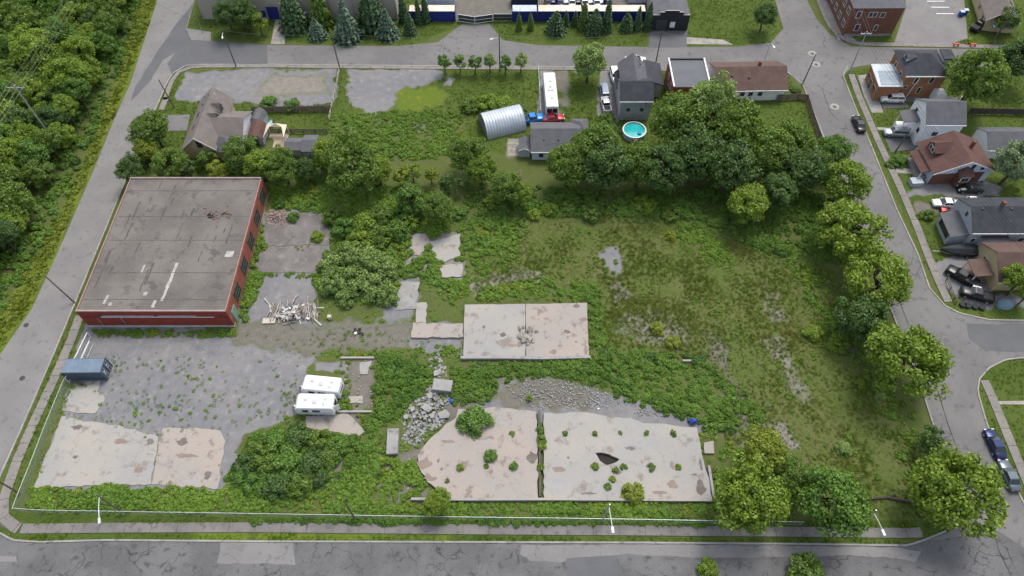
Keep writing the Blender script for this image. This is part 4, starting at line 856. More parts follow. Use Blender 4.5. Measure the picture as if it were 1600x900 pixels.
def house(name, label, A, B, D, ze, zr, ridge='x', hip=0, wall=None, roof=None, trim=None, over=.4, wins=(), cat='house', base=0.0, roofname='roof'):
    A = Vector(A); B = Vector(B); L = (B-A).length; rz = math.atan2(B.y-A.y, B.x-A.x)
    t = empty(name, (A.x, A.y, 0), rz, label, cat); w = MB(); r = MB()
    t['L'] = L; th = .12
    if hip:
        w.box(0, 0, -.1, L, D, ze); o_ = over; e = [(-o_, -o_, ze), (L+o_, -o_, ze), (L+o_, D+o_, ze), (-o_, D+o_, ze)]
        if ridge == 'x': r0, r1 = (hip, D/2, zr), (L-hip, D/2, zr); fs = [(0, 1, 5, 4), (1, 2, 5), (2, 3, 4, 5), (3, 0, 4), (3, 2, 1, 0)]
        else: r0, r1 = (L/2, hip, zr), (L/2, D-hip, zr); fs = [(0, 1, 4), (1, 2, 5, 4), (2, 3, 5), (3, 0, 4, 5), (3, 2, 1, 0)]
        r.add([(a, b, c+.02) for a, b, c in e]+[r0, r1], fs)
    else:
        if ridge == 'x':
            w.add([(0,0,-.1),(0,D,-.1),(0,D,ze),(0,D/2,zr),(0,0,ze),(L,0,-.1),(L,D,-.1),(L,D,ze),(L,D/2,zr),(L,0,ze)], [(4,3,2,1,0),(5,6,7,8,9),(0,5,9,4),(1,2,7,6),(4,9,8,3),(2,3,8,7)])
            k = (zr-ze)/(D/2); ys, ze_ = -over, ze-over*k
            r.slabquad((-over, ys, ze_+th), (L+over, ys, ze_+th), (L+over, D/2, zr+th), (-over, D/2, zr+th), th*.8)
            r.slabquad((-over, D/2, zr+th), (L+over, D/2, zr+th), (L+over, D+over, ze_+th), (-over, D+over, ze_+th), th*.8)
        else:
            w.add([(0,0,-.1),(L,0,-.1),(L,0,ze),(L/2,0,zr),(0,0,ze),(0,D,-.1),(L,D,-.1),(L,D,ze),(L/2,D,zr),(0,D,ze)], [(0,1,2,3,4),(9,8,7,6,5),(0,4,9,5),(1,6,7,2),(4,3,8,9),(3,2,7,8)])
            k = (zr-ze)/(L/2); ze_ = ze-over*k
            r.slabquad((-over, -over, ze_+th), (L/2, -over, zr+th), (L/2, D+over, zr+th), (-over, D+over, ze_+th), th*.8)
            r.slabquad((L/2, -over, zr+th), (L+over, -over, ze_+th), (L+over, D+over, ze_+th), (L/2, D+over, zr+th), th*.8)
    w.build('wall', wall, t); ro = r.build(roofname, roof, t)
    if trim:
        g = MB()
        if hip or ridge == 'x': g.box(-over, -over-.12, ze-.18-(0 if hip else over*(zr-ze)/(D/2)), L+over, -over-.005, ze-.02-(0 if hip else over*(zr-ze)/(D/2))+.1)
        else:
            for s in (0, 1):
                x0, x1 = (-over, L/2) if s == 0 else (L+over, L/2); z0 = ze_
                g.add([(x0, -over-.08, z0-.12), (x1, -over-.08, zr-.12), (x1, -over-.08, zr+.10), (x0, -over-.08, z0+.10), (x0, -over-.01, z0-.12), (x1, -over-.01, zr-.12), (x1, -over-.01, zr+.10), (x0, -over-.01, z0+.10)], [(0,1,2,3),(7,6,5,4),(0,4,5,1),(3,2,6,7),(0,3,7,4),(1,5,6,2)])
        g.build('fascia', trim, t)
    for q in wins: window(t, q[0], L, D, q[1]*(L if q[0] in 'nb' else D), *q[2:5], **(q[5] if len(q) > 5 else {}))
    return t, L, ro
def vents(roof, pts):
    for x, y, z in pts: MB().cbox((x, y, z+.15), (.3, .3, .35)).build('roof_vent', DARK, roof)
def chimney(roof, x, y, z0, z1, m=None, s=.6):
    MB().box(x-s/2, y-s/2, z0, x+s/2, y+s/2, z1).box(x-s/2-.06, y-s/2-.06, z1+.003, x+s/2+.06, y+s/2+.06, z1+.12).build('chimney', m or BRICK_D, roof)

# --- the derelict red brick works
x0, x1, y0, y1, zt = -69.4, -45.6, 60.7, 89.6, 4.6
t = empty('brick_works', (x0, y0, 0), 0, 'derelict flat roofed red brick works with a long painted front', 'building'); LX, LY = x1-x0, y1-y0
MB().box(0, 0, .55, LX, LY, zt).build('wall', PAINT_RED, t)
MB().box(-.05, -.05, -.1, LX+.05, LY+.05, .55).build('base_course', surf('whitewashed_base', (.5, .48, .45), (.4, .38, .36), .8, .9, (.3, .28, .26), 2), t)
sw = MB(); sw.box(LX+.02, .05, .56, LX+.12, LY, zt-.05); sw.build('side_wall', BRICK_R, t)
rm = surf('bitumen_roof', (.172, .155, .138), (.128, .116, .105), .16, .95, (.10, .092, .084), .5, .16, 5., 0, .3, (.10, .10, .5, (.09, .085, .08)))
# bitumen strips run towards the front: streaks along the building
rf = MB(); rf.box(.25, .25, zt-.12, LX-.25, LY-.25, zt+.02); ro = rf.build('roof', rm, t)
pr = MB(); pr.box(0, 0, zt+.003, LX, .3, zt+.22).box(0, LY-.3, zt+.003, LX, LY, zt+.25).box(0, .3, zt+.003, .16, LY-.3, zt+.14).box(LX-.16, .3, zt+.003, LX, LY-.3, zt+.08)
pr.build('parapet', surf('parapet_coping', (.32, .24, .21), (.25, .2, .18), .8, .9, (.3, .28, .26), 1.6), t)
for i in range(5):
    yy = 2+i*6.0+random.Random(i).uniform(-.5, .5); MB().box(.5, yy, zt+.021, LX-.5, yy+.10, zt+.05).build('roof_seam', surf('seam_%d' % i, (.09, .082, .075), (.15, .135, .12), 1, .95), ro)
rs = random.Random(8)
PATCHD = surf('tar_patch', (.08, .074, .068), (.11, .10, .092), 1.2, .95); PATCHL = surf('pale_roof_patch', (.40, .385, .36), (.3, .29, .27), 1.2, .9, None, 3, .1)
for px, py, w, d, m in [(263,440,.5,7.6,PATCHL),(358,397,1.3,1.2,PATCHL),(223,420,.3,1.6,PATCHL),(165,468,.4,1.6,PATCHL),(172,475,.5,.6,PATCHL),(240,475,.5,1.4,PATCHL),(227,459,.6,.7,PATCHL)]:
    a, b = P(px, py, zt); c = jag([(a-w/2-x0, b-d/2-y0), (a+w/2-x0, b-d/2-y0), (a+w/2-x0+.06*d, b+d/2-y0), (a-w/2-x0+.06*d, b+d/2-y0)], .4, .08, int(px)); MB().prism(c, zt+.01, zt+.034).build('roof_patch', m, ro)
for i in range(26):
    a = rs.uniform(1, LX-2); b = rs.uniform(1, LY-2); w, d = rs.uniform(.15, .45), rs.uniform(.8, 4.5); c = jag([(a, b), (a+w, b), (a+w+.05*d, b+d), (a+.05*d, b+d)], .5, .09, i); MB().prism(c, zt+.01, zt+.0285+i*.0002).build('roof_patch', PATCHD, ro)
hx, hy = P(330, 337, zt); hx -= x0; hy -= y0
MB().prism([(hx+.75*math.cos(a)*(1+.15*math.sin(3*a)), hy+.65*math.sin(a)) for a in np.linspace(0, 6.28, 15)[:-1]], zt+.022, zt+.040).build('painted_roof_hole', plain('hole_dark', (.008, .006, .005), .95), ro)  # flat plate, no opening cut: the hole's inner shade is its near-black colour
db = MB()
for i in range(26): a = rs.gauss(0, 1.4); b = rs.gauss(0, .8); db.cbox((hx+.8+a, hy+.3+b, zt+.1), (rs.uniform(.15, .6), rs.uniform(.1, .3), .12), (0, rs.uniform(-.3, .3), rs.uniform(0, 3)))
db.cbox((hx+2.6, hy+.5, zt+.3), (2.2, .15, .12), (0, .12, -.3)).cbox((hx+2.2, hy+.7, zt+.25), (1.2, .3, .2), (0, .2, 1.0)); o = db.build('roof_debris', surf('rotten_timber', (.14, .10, .08), (.22, .17, .14), 2, .9), ro)
MB().tube((3.4, -.12, zt-1.35), (LX-2.2, -.12, zt-1.35), .07, .07, 6).tube((3.4, -.1, zt-1.05), (LX-5, -.1, zt-1.05), .05, .05, 6).build('wall_pipe', STEELW, t)
MB().box(.0, -.09, zt-1.62, LX, -.03, zt-1.50).build('wall_ledge', PAINT_RED, t)
for u in (3.5, 12.3, 22.8): MB().box(u-.25, -.14, zt-1.2, u+.25, -.02, zt-.9).build('wall_lamp', DARK, t)
for u in (2.6, 6.4): MB().box(u-.06, -.08, .56, u+.06, -.012, zt-1.62).build('downpipe', GALV, t)
GRIME = plain('broken_window_dark', (.02, .022, .02), .5)
for v in (5.2, 10.6, 16.0, 21.2, 26.2):
    f = MB(); f.box(LX+.12, v-1.35, 1.3, LX+.17, v+1.35, 3.9); f = f.build('window', GRIME, t); g = MB()
    for k in range(5): g.box(LX+.17, v-1.35+k*.66, 1.3, LX+.2, v-1.30+k*.66, 3.9)
    for k in range(4): g.box(LX+.171, v-1.35, 1.3+k*.84, LX+.198, v+1.35, 1.36+k*.84)
    g.build('glazing_bar', surf('old_bar_%d' % int(v), (.16, .2, .17), (.1, .1, .09), 2, .8), f)
MB().box(LX+.12, 1.0, .0, LX+.24, 2.6, 2.9).build('door', GREEN_D, t)
# --- shipping container
def container(name, label, px0, px1, py, L, W, Hh, side, roofm, endm=None, rz=0, z=0, marks=False):
    a = P(px0, py); b = P(px1, py); c = ((a[0]+b[0])/2, (a[1]+b[1])/2+W/2)
    t = empty(name, (*c, 0), rz, label, 'container'); h = L/2; n = int(L/.28)
    bd = MB()
    for s in (-1, 1):
        for i in range(n):
            xa = -h+.12+(L-.24)*i/n; xb = -h+.12+(L-.24)*(i+1)/n; dd = (.0 if i % 2 else .045); y = s*(W/2-.02-dd)
            bd.add([(xa, y, .18), (xb, y, .18), (xb, y, Hh-.12), (xa, y, Hh-.12)], [(0, 1, 2, 3) if s < 0 else (3, 2, 1, 0)])
    bd.box(-h+.02, -W/2+.08, .16, h-.06, W/2-.08, Hh-.03)
    bd.build('body', side, t); fr = MB()
    for s in (-1, 1):
        for e in (-1, 1): fr.box(e*h-.07, s*W/2-.07, 0, e*h+.07, s*W/2+.07, Hh)
        fr.box(-h+.07, s*W/2-.05, 0.02, h-.07, s*W/2+.05, .18).box(-h+.07, s*W/2-.05, Hh-.12, h-.07, s*W/2+.05, Hh-.005)
    fr.build('frame', side, t)
    rf = MB(); rf.box(-h+.071, -W/2+.051, Hh-.03, h-.071, W/2-.051, Hh+.01); m = int(L/.6)
    for i in range(m): xa = -h+.2+(L-.4)*i/m; rf.box(xa, -W/2+.1, Hh+.01, xa+.25, W/2-.1, Hh+.035)
    rf.build('roof', roofm, t)
    for s in (-1, 1):
        d = MB(); d.box(h-.06, s*W/4-W/4+.09, .2, h+.01, s*W/4+W/4-.09, Hh-.15); d = d.build('door', endm or side, t)
        MB().tube((h+.05, s*.35, .2), (h+.05, s*.35, Hh-.15), .03, .03, 5).tube((h+.05, s*.85, .2), (h+.05, s*.85, Hh-.15), .03, .03, 5).build('locking_bar', STEELW, d)
        if marks: MB().box(h+.012, s*.6-.16, 1.5, h+.02, s*.6+.16, 1.75).box(h+.012, s*.6-.2, 1.05, h+.02, s*.6+.14, 1.18).build('stencil_marks', WHITE_P, d)
    return t
CB = plain('container_slate_blue', (.07, .10, .135), .55, 0, .4, .1); CBR = plain('container_blue_roof', (.15, .205, .265), .5, 0, .4, .08)
container('shipping_container', 'slate blue shipping container behind the white gate', 109, 167, 594, 6.06, 2.44, 2.55, CB, CBR, None, R(1), 0, True)
NAVY = plain('container_navy', (.018, .028, .20), .6); CREAM = surf('cream_container_roof', (.60, .50, .36), (.66, .62, .56), .25, .7, (.72, .7, .66), .8, .04)
for a, b, lb in [(640,712,'navy blue container with cream roof beside the yard gate'),(800,839,'short navy container with whitish roof at the gate end of the row'),(840,908,'long navy container with cream roof behind the round evergreen'),(909,952,'navy container in the middle of the row behind the tall cedar'),(953,1007,'navy container with cream roof next to the black garage')]:
    pa, pb = P(a, 33.5), P(b, 33.5); container('shipping_container', lb, a, b, 33.5, pb[0]-pa[0]-.12, 2.44, 2.6, NAVY, CREAM if a != 800 else RF_MEMB)
container('shipping_container', 'dark navy container deep in the storage yard', 803, 836, 10, 6.06, 2.44, 2.6, plain('container_dark', (.02, .035, .075), .6), plain('container_dark_roof', (.03, .05, .10), .6))
for a, y, lb in [(672,12,'white roofed box trailer behind the first navy container'),(985,4,'white box trailer parked in the yard behind the container row')]:
    container('box_trailer', lb, a, a+34, y, 6.5, 2.5, 2.7, WHITE_T, RF_MEMB)
# --- factory
A = P(318, 30); B = P(622, 30); f, L, ro = house('factory', 'long beige factory hall behind the dark evergreens', A, B, 26, 7.2, 7.25, 'x', .01, STUC_BEIGE, RF_MEMB, None, .05, [], 'building')
for px, w, h in ((430,2.6,3.2),(416,1.3,2.2)): MB().box(P(px,30)[0]-A[0]-w/2, -.1, 0 if w > 2 else .6, P(px,30)[0]-A[0]+w/2, -.02, h).build('door', BLUE_D, f)
for i in range(9): MB().box(L*i/9-.12 if i else 0, -.16, 0, L*i/9+.12, -.011, 7.0).build('pilaster', STUC_BEIGE, f)
# --- black garage
A, B = P(1017, 47), P(1072, 47); g, L, ro = house('garage', 'black fronted garage with a stepped parapet and grey roof', A, B, 16, 3.9, 4.9, 'y', 0, STUC_BEIGE, RF_GREY, None, .1, [], 'garage')
MB().box(-.1, -.25, -.05, L+.1, -.12, 4.0).box(L*.18, -.25, 4.003, L*.82, -.12, 4.7).box(L*.3, -.25, 4.703, L*.7, -.12, 5.1).build('front_wall', BLACKW, g)
MB().box(-.15, -.3, 3.98, L*.18-.002, -.08, 4.1).box(L*.82+.002, -.3, 3.98, L+.15, -.08, 4.1).box(L*.18, -.3, 4.705, L*.3-.002, -.08, 4.8).box(L*.7+.002, -.3, 4.705, L*.82, -.08, 4.8).box(L*.3, -.3, 5.105, L*.7, -.08, 5.2).build('coping', STUC_BEIGE, g)
MB().box(L*.5, -.32, .9, L*.5+1.1, -.25, 2.3).build('sign_panel', WHITE_P, g); MB().box(L*.12, -.30, .0, L*.4, -.25, 2.8).build('garage_door', DARK, g)
# --- tan house with dormers and wings
ze = 3.6
A = P(287, 229, ze); B = (A[0]+5.8, A[1]-.1)
th_, L, ro = house('tan_house', 'tan stucco house with taupe roof and two small dormers', A, B, 13.4, ze, 6.2, 'y', 0, STUC_TAN, RF_TAUPE, WHITE_P, .5, [('n', .55, 3.4, 1.1, 1.6, dict(frame=DARK)), ('n', .86, 1.2, 1.3, 1.2, dict(frame=DARK))])
wg = MB(); W0, W1, D0, D1, zw, zr2 = L-.5, L+4.4, 2.0, 10.4, 3.0, 5.3
wg.add([(W0,D0,-.1),(W1,D0,-.1),(W1,D1,-.1),(W0,D1,-.1),(W0,D0,zw),(W1,D0,zw),(W1,D1,zw),(W0,D1,zw),(W0,(D0+D1)/2,zr2),(W1,(D0+D1)/2,zr2)], [(0,1,5,4),(1,2,6,9,5),(2,3,7,6),(3,0,4,8,7)]); wg.build('wing_wall', SID_WHITE, th_)
wr_ = MB(); k = (zr2-zw)/((D1-D0)/2); wr_.slabquad((W0-2.5, D0-.4, zw-.4*k+.12), (W1+.4, D0-.4, zw-.4*k+.12), (W1+.4, (D0+D1)/2, zr2+.12), (W0-2.5, (D0+D1)/2, zr2+.12), .1).slabquad((W0-2.5, (D0+D1)/2, zr2+.12), (W1+.4, (D0+D1)/2, zr2+.12), (W1+.4, D1+.4, zw-.4*k+.12), (W0-2.5, D1+.4, zw-.4*k+.12), .1); wr_.build('wing_roof', RF_TAUPE, th_)
for yy in (6.6, 9.4):
    d = MB(); xa, xb, z0, z1 = L/2+.5, L/2+2.4, 4.6, 6.0
    d.add([(xa, yy, z1), (xb, yy, z1+.1), (xb+.1, yy-1.0, z0), (xa-.2, yy-1.0, z1-.5), (xb+.1, yy+1.0, z0), (xa-.2, yy+1.0, z1-.5)], [(0, 3, 2, 1), (0, 1, 4, 5)]); d = d.build('dormer_roof', RF_TAUPE, th_); MB().add([(xb, yy-.85, 4.2), (xb, yy+.85, 4.2), (xb, yy, 6.0), (xb-.1, yy-.85, 4.2), (xb-.1, yy+.85, 4.2), (xb-.1, yy, 6.0)], [(0,1,2),(5,4,3),(0,3,4,1),(1,4,5,2),(2,5,3,0)]).build('dormer_window', DARK, d)
for yy in (4.0, 7.5): MB().cbox((1.2, yy, 4.8), (.7, 1.2, .1), (0, -.7, 0)).build('skylight', GLASS, ro)
vents(ro, [(1.6, 10, 5.0), (2.5, 12, 5.7), (1.2, 12.6, 4.6)]); MB().tube((L/2+1.6, 10.6, 4.6), (L/2+1.6, 10.6, 7.4), .12, .1, 7).build('flue', STEELW, ro)
A2 = P(333, 236, 2.6); house('tan_house_extension', 'small tan side extension with grey hipped roof under the trees', A2, (A2[0]+3.6, A2[1]), 4, 2.6, 4.4, 'x', 1.5, STUC_TAN, RF_GREY, None, .3, [('n', .6, 1.0, 1.2, 1.0, dict(frame=DARK))], 'extension')
# --- garden sheds by the tan house
def gambrel(name, label, px, py, L, W, Hs, wallm, roofm, rz=0):
    t = empty(name, (*P(px, py), 0), rz, label, 'shed'); h = W/2
    pr = [(-h, -.05), (h, -.05), (h, Hs*.6), (h*.62, Hs*.86), (0, Hs), (-h*.62, Hs*.86), (-h, Hs*.6)]; n = len(pr)
    MB().add([(x, 0, z) for x, z in pr]+[(x, L, z) for x, z in pr], [tuple(range(n)), tuple(range(n, 2*n))[::-1]]+[((i+1) % n, i, i+n, (i+1) % n+n) for i in range(n)]).build('wall', wallm, t)
    r = MB(); q = [(h*1.08, Hs*.57), (h*.66, Hs*.89), (0, Hs*1.03), (-h*.66, Hs*.89), (-h*1.08, Hs*.57)]
    for a, b in zip(q[:-1], q[1:]): r.slabquad((b[0], -.15, b[1]), (a[0], -.15, a[1]), (a[0], L+.15, a[1]), (b[0], L+.15, b[1]), .05)
    r.build('roof', roofm, t); d = MB().box(-h*.4, -.06, 0, h*.4, -.012, Hs*.58).build('door', DARK, t); MB().box(h*.2, -.1, Hs*.25, h*.27, -.062, Hs*.34).build('handle', GALV, d); return t
gambrel('garden_shed', 'barn shaped shed with red brown roof beside the tan house', 402, 228, 4.2, 3.0, 3.0, SID_GREY, RF_RED)
gambrel('garden_shed', 'grey lean shed at the edge of the back lawn', 403, 200, 3., 2.4, 2.6, SID_GREY, RF_GREY, R(-8))
house('garden_shed', 'low dark roofed shed past the garden pavilion', P(445, 234, 2), P(470, 234, 2), 3.0, 2.0, 2.6, 'x', 0, SID_DIRTY, RF_GREY, None, .2, [], 'shed')
house('garden_shed', 'small grey gabled shed at the overgrown plot edge', P(472, 236, 2.2), P(492, 236, 2.2), 4.2, 2.2, 3.0, 'x', 0, SID_DIRTY, RF_GREY, None, .2, [('n', .5, .6, .7, .8)], 'shed')
pv = empty('garden_pavilion', (*P(432, 228), 0), 0, 'cream fabric pavilion on posts beside the sheds', 'pavilion'); CRM = plain('cream_fabric', (.62, .54, .42), .9)
MB().add([(-2, 0, 2.3), (2, 0, 2.3), (2, 3.6, 2.3), (-2, 3.6, 2.3), (-1.2, 2.6, 2.6), (1.2, 2.6, 2.6), (0, 3.0, 3.2)], [(3, 0, 4), (1, 2, 5), (2, 3, 6), (3, 4, 6), (2, 6, 5), (4, 5, 6)]).build('canopy', CRM, pv)
for sx in (-1.9, 1.9):
    for yy in (.1, 3.5): MB().tube((sx, yy, 0), (sx, yy, 2.3), .06, .06, 6).build('post', WHITE_P, pv)
MB().box(-1.9, -.6, 0, 1.9, 3.4, .12).build('deck', surf('deck_boards', (.42, .32, .24), (.36, .28, .21), 1., .8), pv)
sl = empty('play_slide', (*P(420, 197), 0), R(20), 'pale blue plastic slide lying on the back lawn', 'slide'); PB = plain('pale_blue_plastic', (.55, .72, .82), .4)
MB().add([(-.9,-.5,.05),(.9,-.4,.9),(.9,.4,.9),(-.9,.5,.05),(-.9,-.5,0),(.9,-.4,.78),(.9,.4,.78),(-.9,.5,0)], [(0,1,2,3),(7,6,5,4),(0,4,5,1),(1,5,6,2),(2,6,7,3),(3,7,4,0)]).build('chute', PB, sl)
for s in (-.45, .45): MB().tube((.9, s, 0), (.9, s, .9), .05, .05, 6).build('leg', PB, sl); MB().tube((-.9, s, .15), (.9, s*.9, 1.05), .05, .05, 6).build('side_rail', PB, sl)
# --- arched steel hut
qa = P(760, 220); qb = P(818, 206); ang = math.atan2(qb[1]-qa[1], qb[0]-qa[0]); t = empty('arched_hut', (*P(762, 219), 0), ang, 'corrugated steel arched hut on the grass', 'hut'); Lq, rq = 8.2, 3.1
b = MB(); ns = 18; rings = 56
for i in range(rings+1):
    xx = Lq*i/rings; k = rq+.06*math.cos(i*math.pi*2/4)
    for j in range(ns+1): a = math.pi*j/ns; b.v.append((xx, -.0+3.1-k*math.cos(a)*1.0, k*math.sin(a)*1.12))
for i in range(rings):
    for j in range(ns): p = i*(ns+1)+j; b.f.append((p, p+1, p+ns+2, p+ns+1))
b.build('shell', surf('corrugated_zinc', (.50, .54, .58), (.42, .46, .50), .8, .45, None, 3, .05, 12., .35), t, True)
for xx, nm in ((-.0, 'end_wall'), (Lq, 'end_wall')): MB().add([(xx, 3.1-(rq-.1)*math.cos(math.pi*j/ns), (rq-.1)*1.12*math.sin(math.pi*j/ns)) for j in range(ns+1)], [tuple(range(ns+1)), tuple(range(ns+1))[::-1]]).build(nm, surf('hut_end_%d' % int(xx), (.42, .46, .50), (.36, .39, .42), 1., .5, None, 3, .05, 12., .3), t)
# --- grey roofed cottage below the hut
A, B = P(832, 235, 2.6), P(905, 235, 2.6); c_, L, ro = house('cottage', 'pale cottage with a long grey roof beside the tiled patio', A, B, 7.5, 2.6, 4.6, 'x', 0, SID_BLUE, RF_GREY, WHITE_P, .35, [('n', .19, .8, .9, 1.1, dict(frame=DARK))], 'house'); vents(ro, [(2.2, 1.8, 3.5), (5, 1.8, 3.5), (7.5, 1.8, 3.5)])
house('outbuilding', 'low grey roofed lean-to behind the cottage', P(848, 208, 2.0), P(884, 208, 2.0), 2.0, 2.0, 2.3, 'x', 0, SID_GREY, RF_GREY, None, .2, [], 'outbuilding')
house('outbuilding', 'grey hipped outbuilding at the cottage end', P(896, 212, 2.6), P(918, 212, 2.6), 4.5, 2.6, 4.0, 'x', 1.4, SID_GREY, RF_GREY, None, .3, [], 'outbuilding')
house('garden_shed', 'little grey metal shed beside the tiled patio', P(811, 235, 1.9), P(828, 235, 1.9), 3.3, 1.9, 2.4, 'y', 0, SID_GREY, RF_GREY, WHITE_P, .1, [('l', .5, .0, .8, 1.6, dict(frame=DARK, pane=BLACKISH))], 'shed')
# --- grey house by the pool
A, B = P(971, 156, 5.2), P(1019, 156, 5.2); gh, L, ro = house('grey_house', 'grey roofed house with stained pale walls beside the pool', A, B, 6.2, 5.2, 7.2, 'x', 0, SID_DIRTY, RF_DARK, WHITE_P, .35, [('n', .28, 2.3, .7, .8, dict(frame=DARK)), ('n', .72, 2.3, .7, .8, dict(frame=DARK)), ('n', .83, 4.2, .6, .7, dict(frame=DARK))])
b = MB(); xa, xb, ya, yb, ze2, zr2 = .8, 5.6, 5.8, 11.8, 4.8, 7.0; xm = (xa+xb)/2
b.add([(xa,ya,0),(xb,ya,0),(xb,yb,0),(xa,yb,0),(xa,ya,ze2),(xb,ya,ze2),(xb,yb,ze2),(xa,yb,ze2),(xm,yb,zr2),(xm,ya,zr2)], [(1,2,6,5),(2,3,7,8,6),(3,0,4,7)]); b.build('rear_wall', SID_DIRTY, gh)
r = MB(); k = (zr2-ze2)/(xm-xa); r.slabquad((xa-.4, ya-2.6, ze2-.4*k+.1), (xm, ya-2.6, zr2+.1), (xm, yb+.4, zr2+.1), (xa-.4, yb+.4, ze2-.4*k+.1), .1).slabquad((xm, ya-2.6, zr2+.1), (xb+.4, ya-2.6, ze2-.4*k+.1), (xb+.4, yb+.4, ze2-.4*k+.1), (xm, yb+.4, zr2+.1), .1); rr_ = r.build('rear_roof', RF_GREY, gh)
b = MB(); b.box(xb+.01, ya+1.0, 0, xb+3.6, ya+7.2, 3.4); b.build('side_wall', SID_DIRTY, gh); r = MB(); r.slabquad((xb+.05, ya+.7, 4.6), (xb+3.9, ya+.7, 3.5), (xb+3.9, ya+7.5, 3.5), (xb+.05, ya+7.5, 4.6), .1); r.build('side_roof', RF_DARK, gh); vents(rr_, [(xm+1.2, 9, 6.6), (xm+1.4, 11, 6.4)])
house('lean_to', 'narrow dark lean-to at the grey house drive side', P(964, 138, 3), P(973, 138, 3), 5.0, 3.0, 3.6, 'y', 0, SID_DIRTY, RF_DARK, None, .2, [], 'outbuilding')
# --- flat roofed brick shop
A, B = P(1053, 136, 5.2), P(1110, 136, 5.2); far = P(1048, 93, 5.2); t, L, ro = house('brick_shop', 'square red brick block with a flat grey roof', A, B, far[1]-A[1], 5.2, 5.35, 'x', .01, BRICK_R, RF_GREYFLAT, None, .02, [('l', .3, 2.6, 1.2, 1.5), ('l', .65, 2.6, 1.2, 1.5), ('l', .5, .2, 1.1, 2.1)], 'building')
D = far[1]-A[1]; MB().box(-.15, -.15, 5.3, .15, D+.15, 5.55).box(L-.15, -.15, 5.3, L+.15, D+.15, 5.55).build('parapet', WHITE_P, t); MB().box(.152, D-.15, 5.26, L-.152, D+.15, 5.55).build('rear_parapet', DARK, t)
# --- bungalow
A, B = P(1122, 140, 3.0), P(1229, 138, 3.0); bg, L, ro = house('bungalow', 'white bungalow with a long brown roof', A, B, 8.4, 3.0, 5.2, 'x', 0, SID_WHITE, RF_BROWN, WHITE_P, .4, [('n', .38, 1.2, .9, 1.1, dict(frame=DARK)), ('n', .5, 1.2, .9, 1.1, dict(frame=DARK)), ('n', .64, 1.2, .9, 1.1, dict(frame=DARK)), ('r', .3, 1.0, 1.2, 1.2)], 'house'); chimney(ro, 9.0, 4.8, 4.6, 5.9, BRICK_D, .5); vents(ro, [(3, 2.4, 4.3), (6.5, 2, 4.1)])
t = empty('bungalow_deck', (*P(1164, 168), 0), 0, 'small white railed deck behind the bungalow', 'deck'); MB().box(-1.2, 0, .5, 1.2, 2.4, .62).build('floor', WOODF, t)
for a in (-1.15, 1.15): MB().box(a-.04, 0, .62, a+.04, 2.4, 1.5).build('railing', WHITE_P, t)
MB().box(-1.1, -.04, .62, 1.1, .04, 1.5).build('railing', WHITE_P, t)
# --- brick apartments
A, B = P(1336, 12, 7.2), P(1415, 11.5, 7.2); ap, L, ro = house('apartment_house', 'dark brick apartment house with a slate hipped roof', A, B, 20, 7.2, 9.8, 'x', 5.4, BRICK_D, RF_GREY, None, .3, [('n', .14, 4.6, 1.1, 1.7), ('n', .42, 4.8, 1.9, 1.3), ('n', .62, 4.7, 1.1, 1.3), ('n', .22, 1.4, 1.1, 1.7), ('n', .60, 1.4, .8, 1.5)]+[('l', v, z, 1.6, 1.5) for v in (.1, .25, .4, .55) for z in (1.3, 4.4)], 'building')
MB().box(.3, -.04, -.1, L-.3, -.012, .6).build('base_course', CONC_G, ap)
# --- dark roofed brick house
A, B = P(1418, 117, 5.6), P(1481, 117, 5.6); bh, L, ro = house('brick_house', 'two storey orange brick house with a charcoal hipped roof', A, B, 7.6, 5.6, 8.0, 'x', 3.4, BRICK_O, RF_DARK, WHITE_P, .5, [('n', .3, 3.4, .9, 1.6), ('n', .68, 3.4, .9, 1.6), ('n', .5, .9, .8, 1.6), ('n', .12, 2.2, .9, .7), ('l', .3, 3.2, 1.0, 1.4), ('l', .7, 3.2, 1.0, 1.4), ('l', .5, .8, 1.2, 1.4)])
MB().add([(.5, 3.3, 6.2), (.5, 5.1, 6.2), (.5, 5.1, 7.2), (.5, 3.3, 7.2), (2.4, 3.3, 6.9), (2.4, 5.1, 6.9), (2.6, 5.1, 7.25), (2.6, 3.3, 7.25)], [(0, 1, 2, 3), (0, 3, 7, 4), (1, 5, 6, 2)]).build('dormer', RF_MEMB, bh); MB().slabquad((.3, 3.1, 7.25), (2.7, 3.1, 7.35), (2.7, 5.3, 7.35), (.3, 5.3, 7.25), .08).build('dormer_roof', RF_DARK, bh); MB().box(.44, 3.7, 6.4, .49, 4.7, 7.05).build('dormer_window', GLASS, bh)
MB().box(L+.01, 3.6, 4.6, L+2.0, 6.2, 6.4).build('rear_bay', SID_WHITE, bh); MB().box(L-.2, 3.3, 6.75, L+2.3, 6.5, 6.9).build('bay_roof', RF_DARK, bh)
MB().tube((1.6, -.9, .05), (2.7, -.25, 5.4), .06, .06, 6).build('leaning_pipe', WHITE_P, bh)
MB().box(L*.86, -2.2, 0, L+.8, -.02, 2.2).build('rear_porch', SID_WHITE, bh)
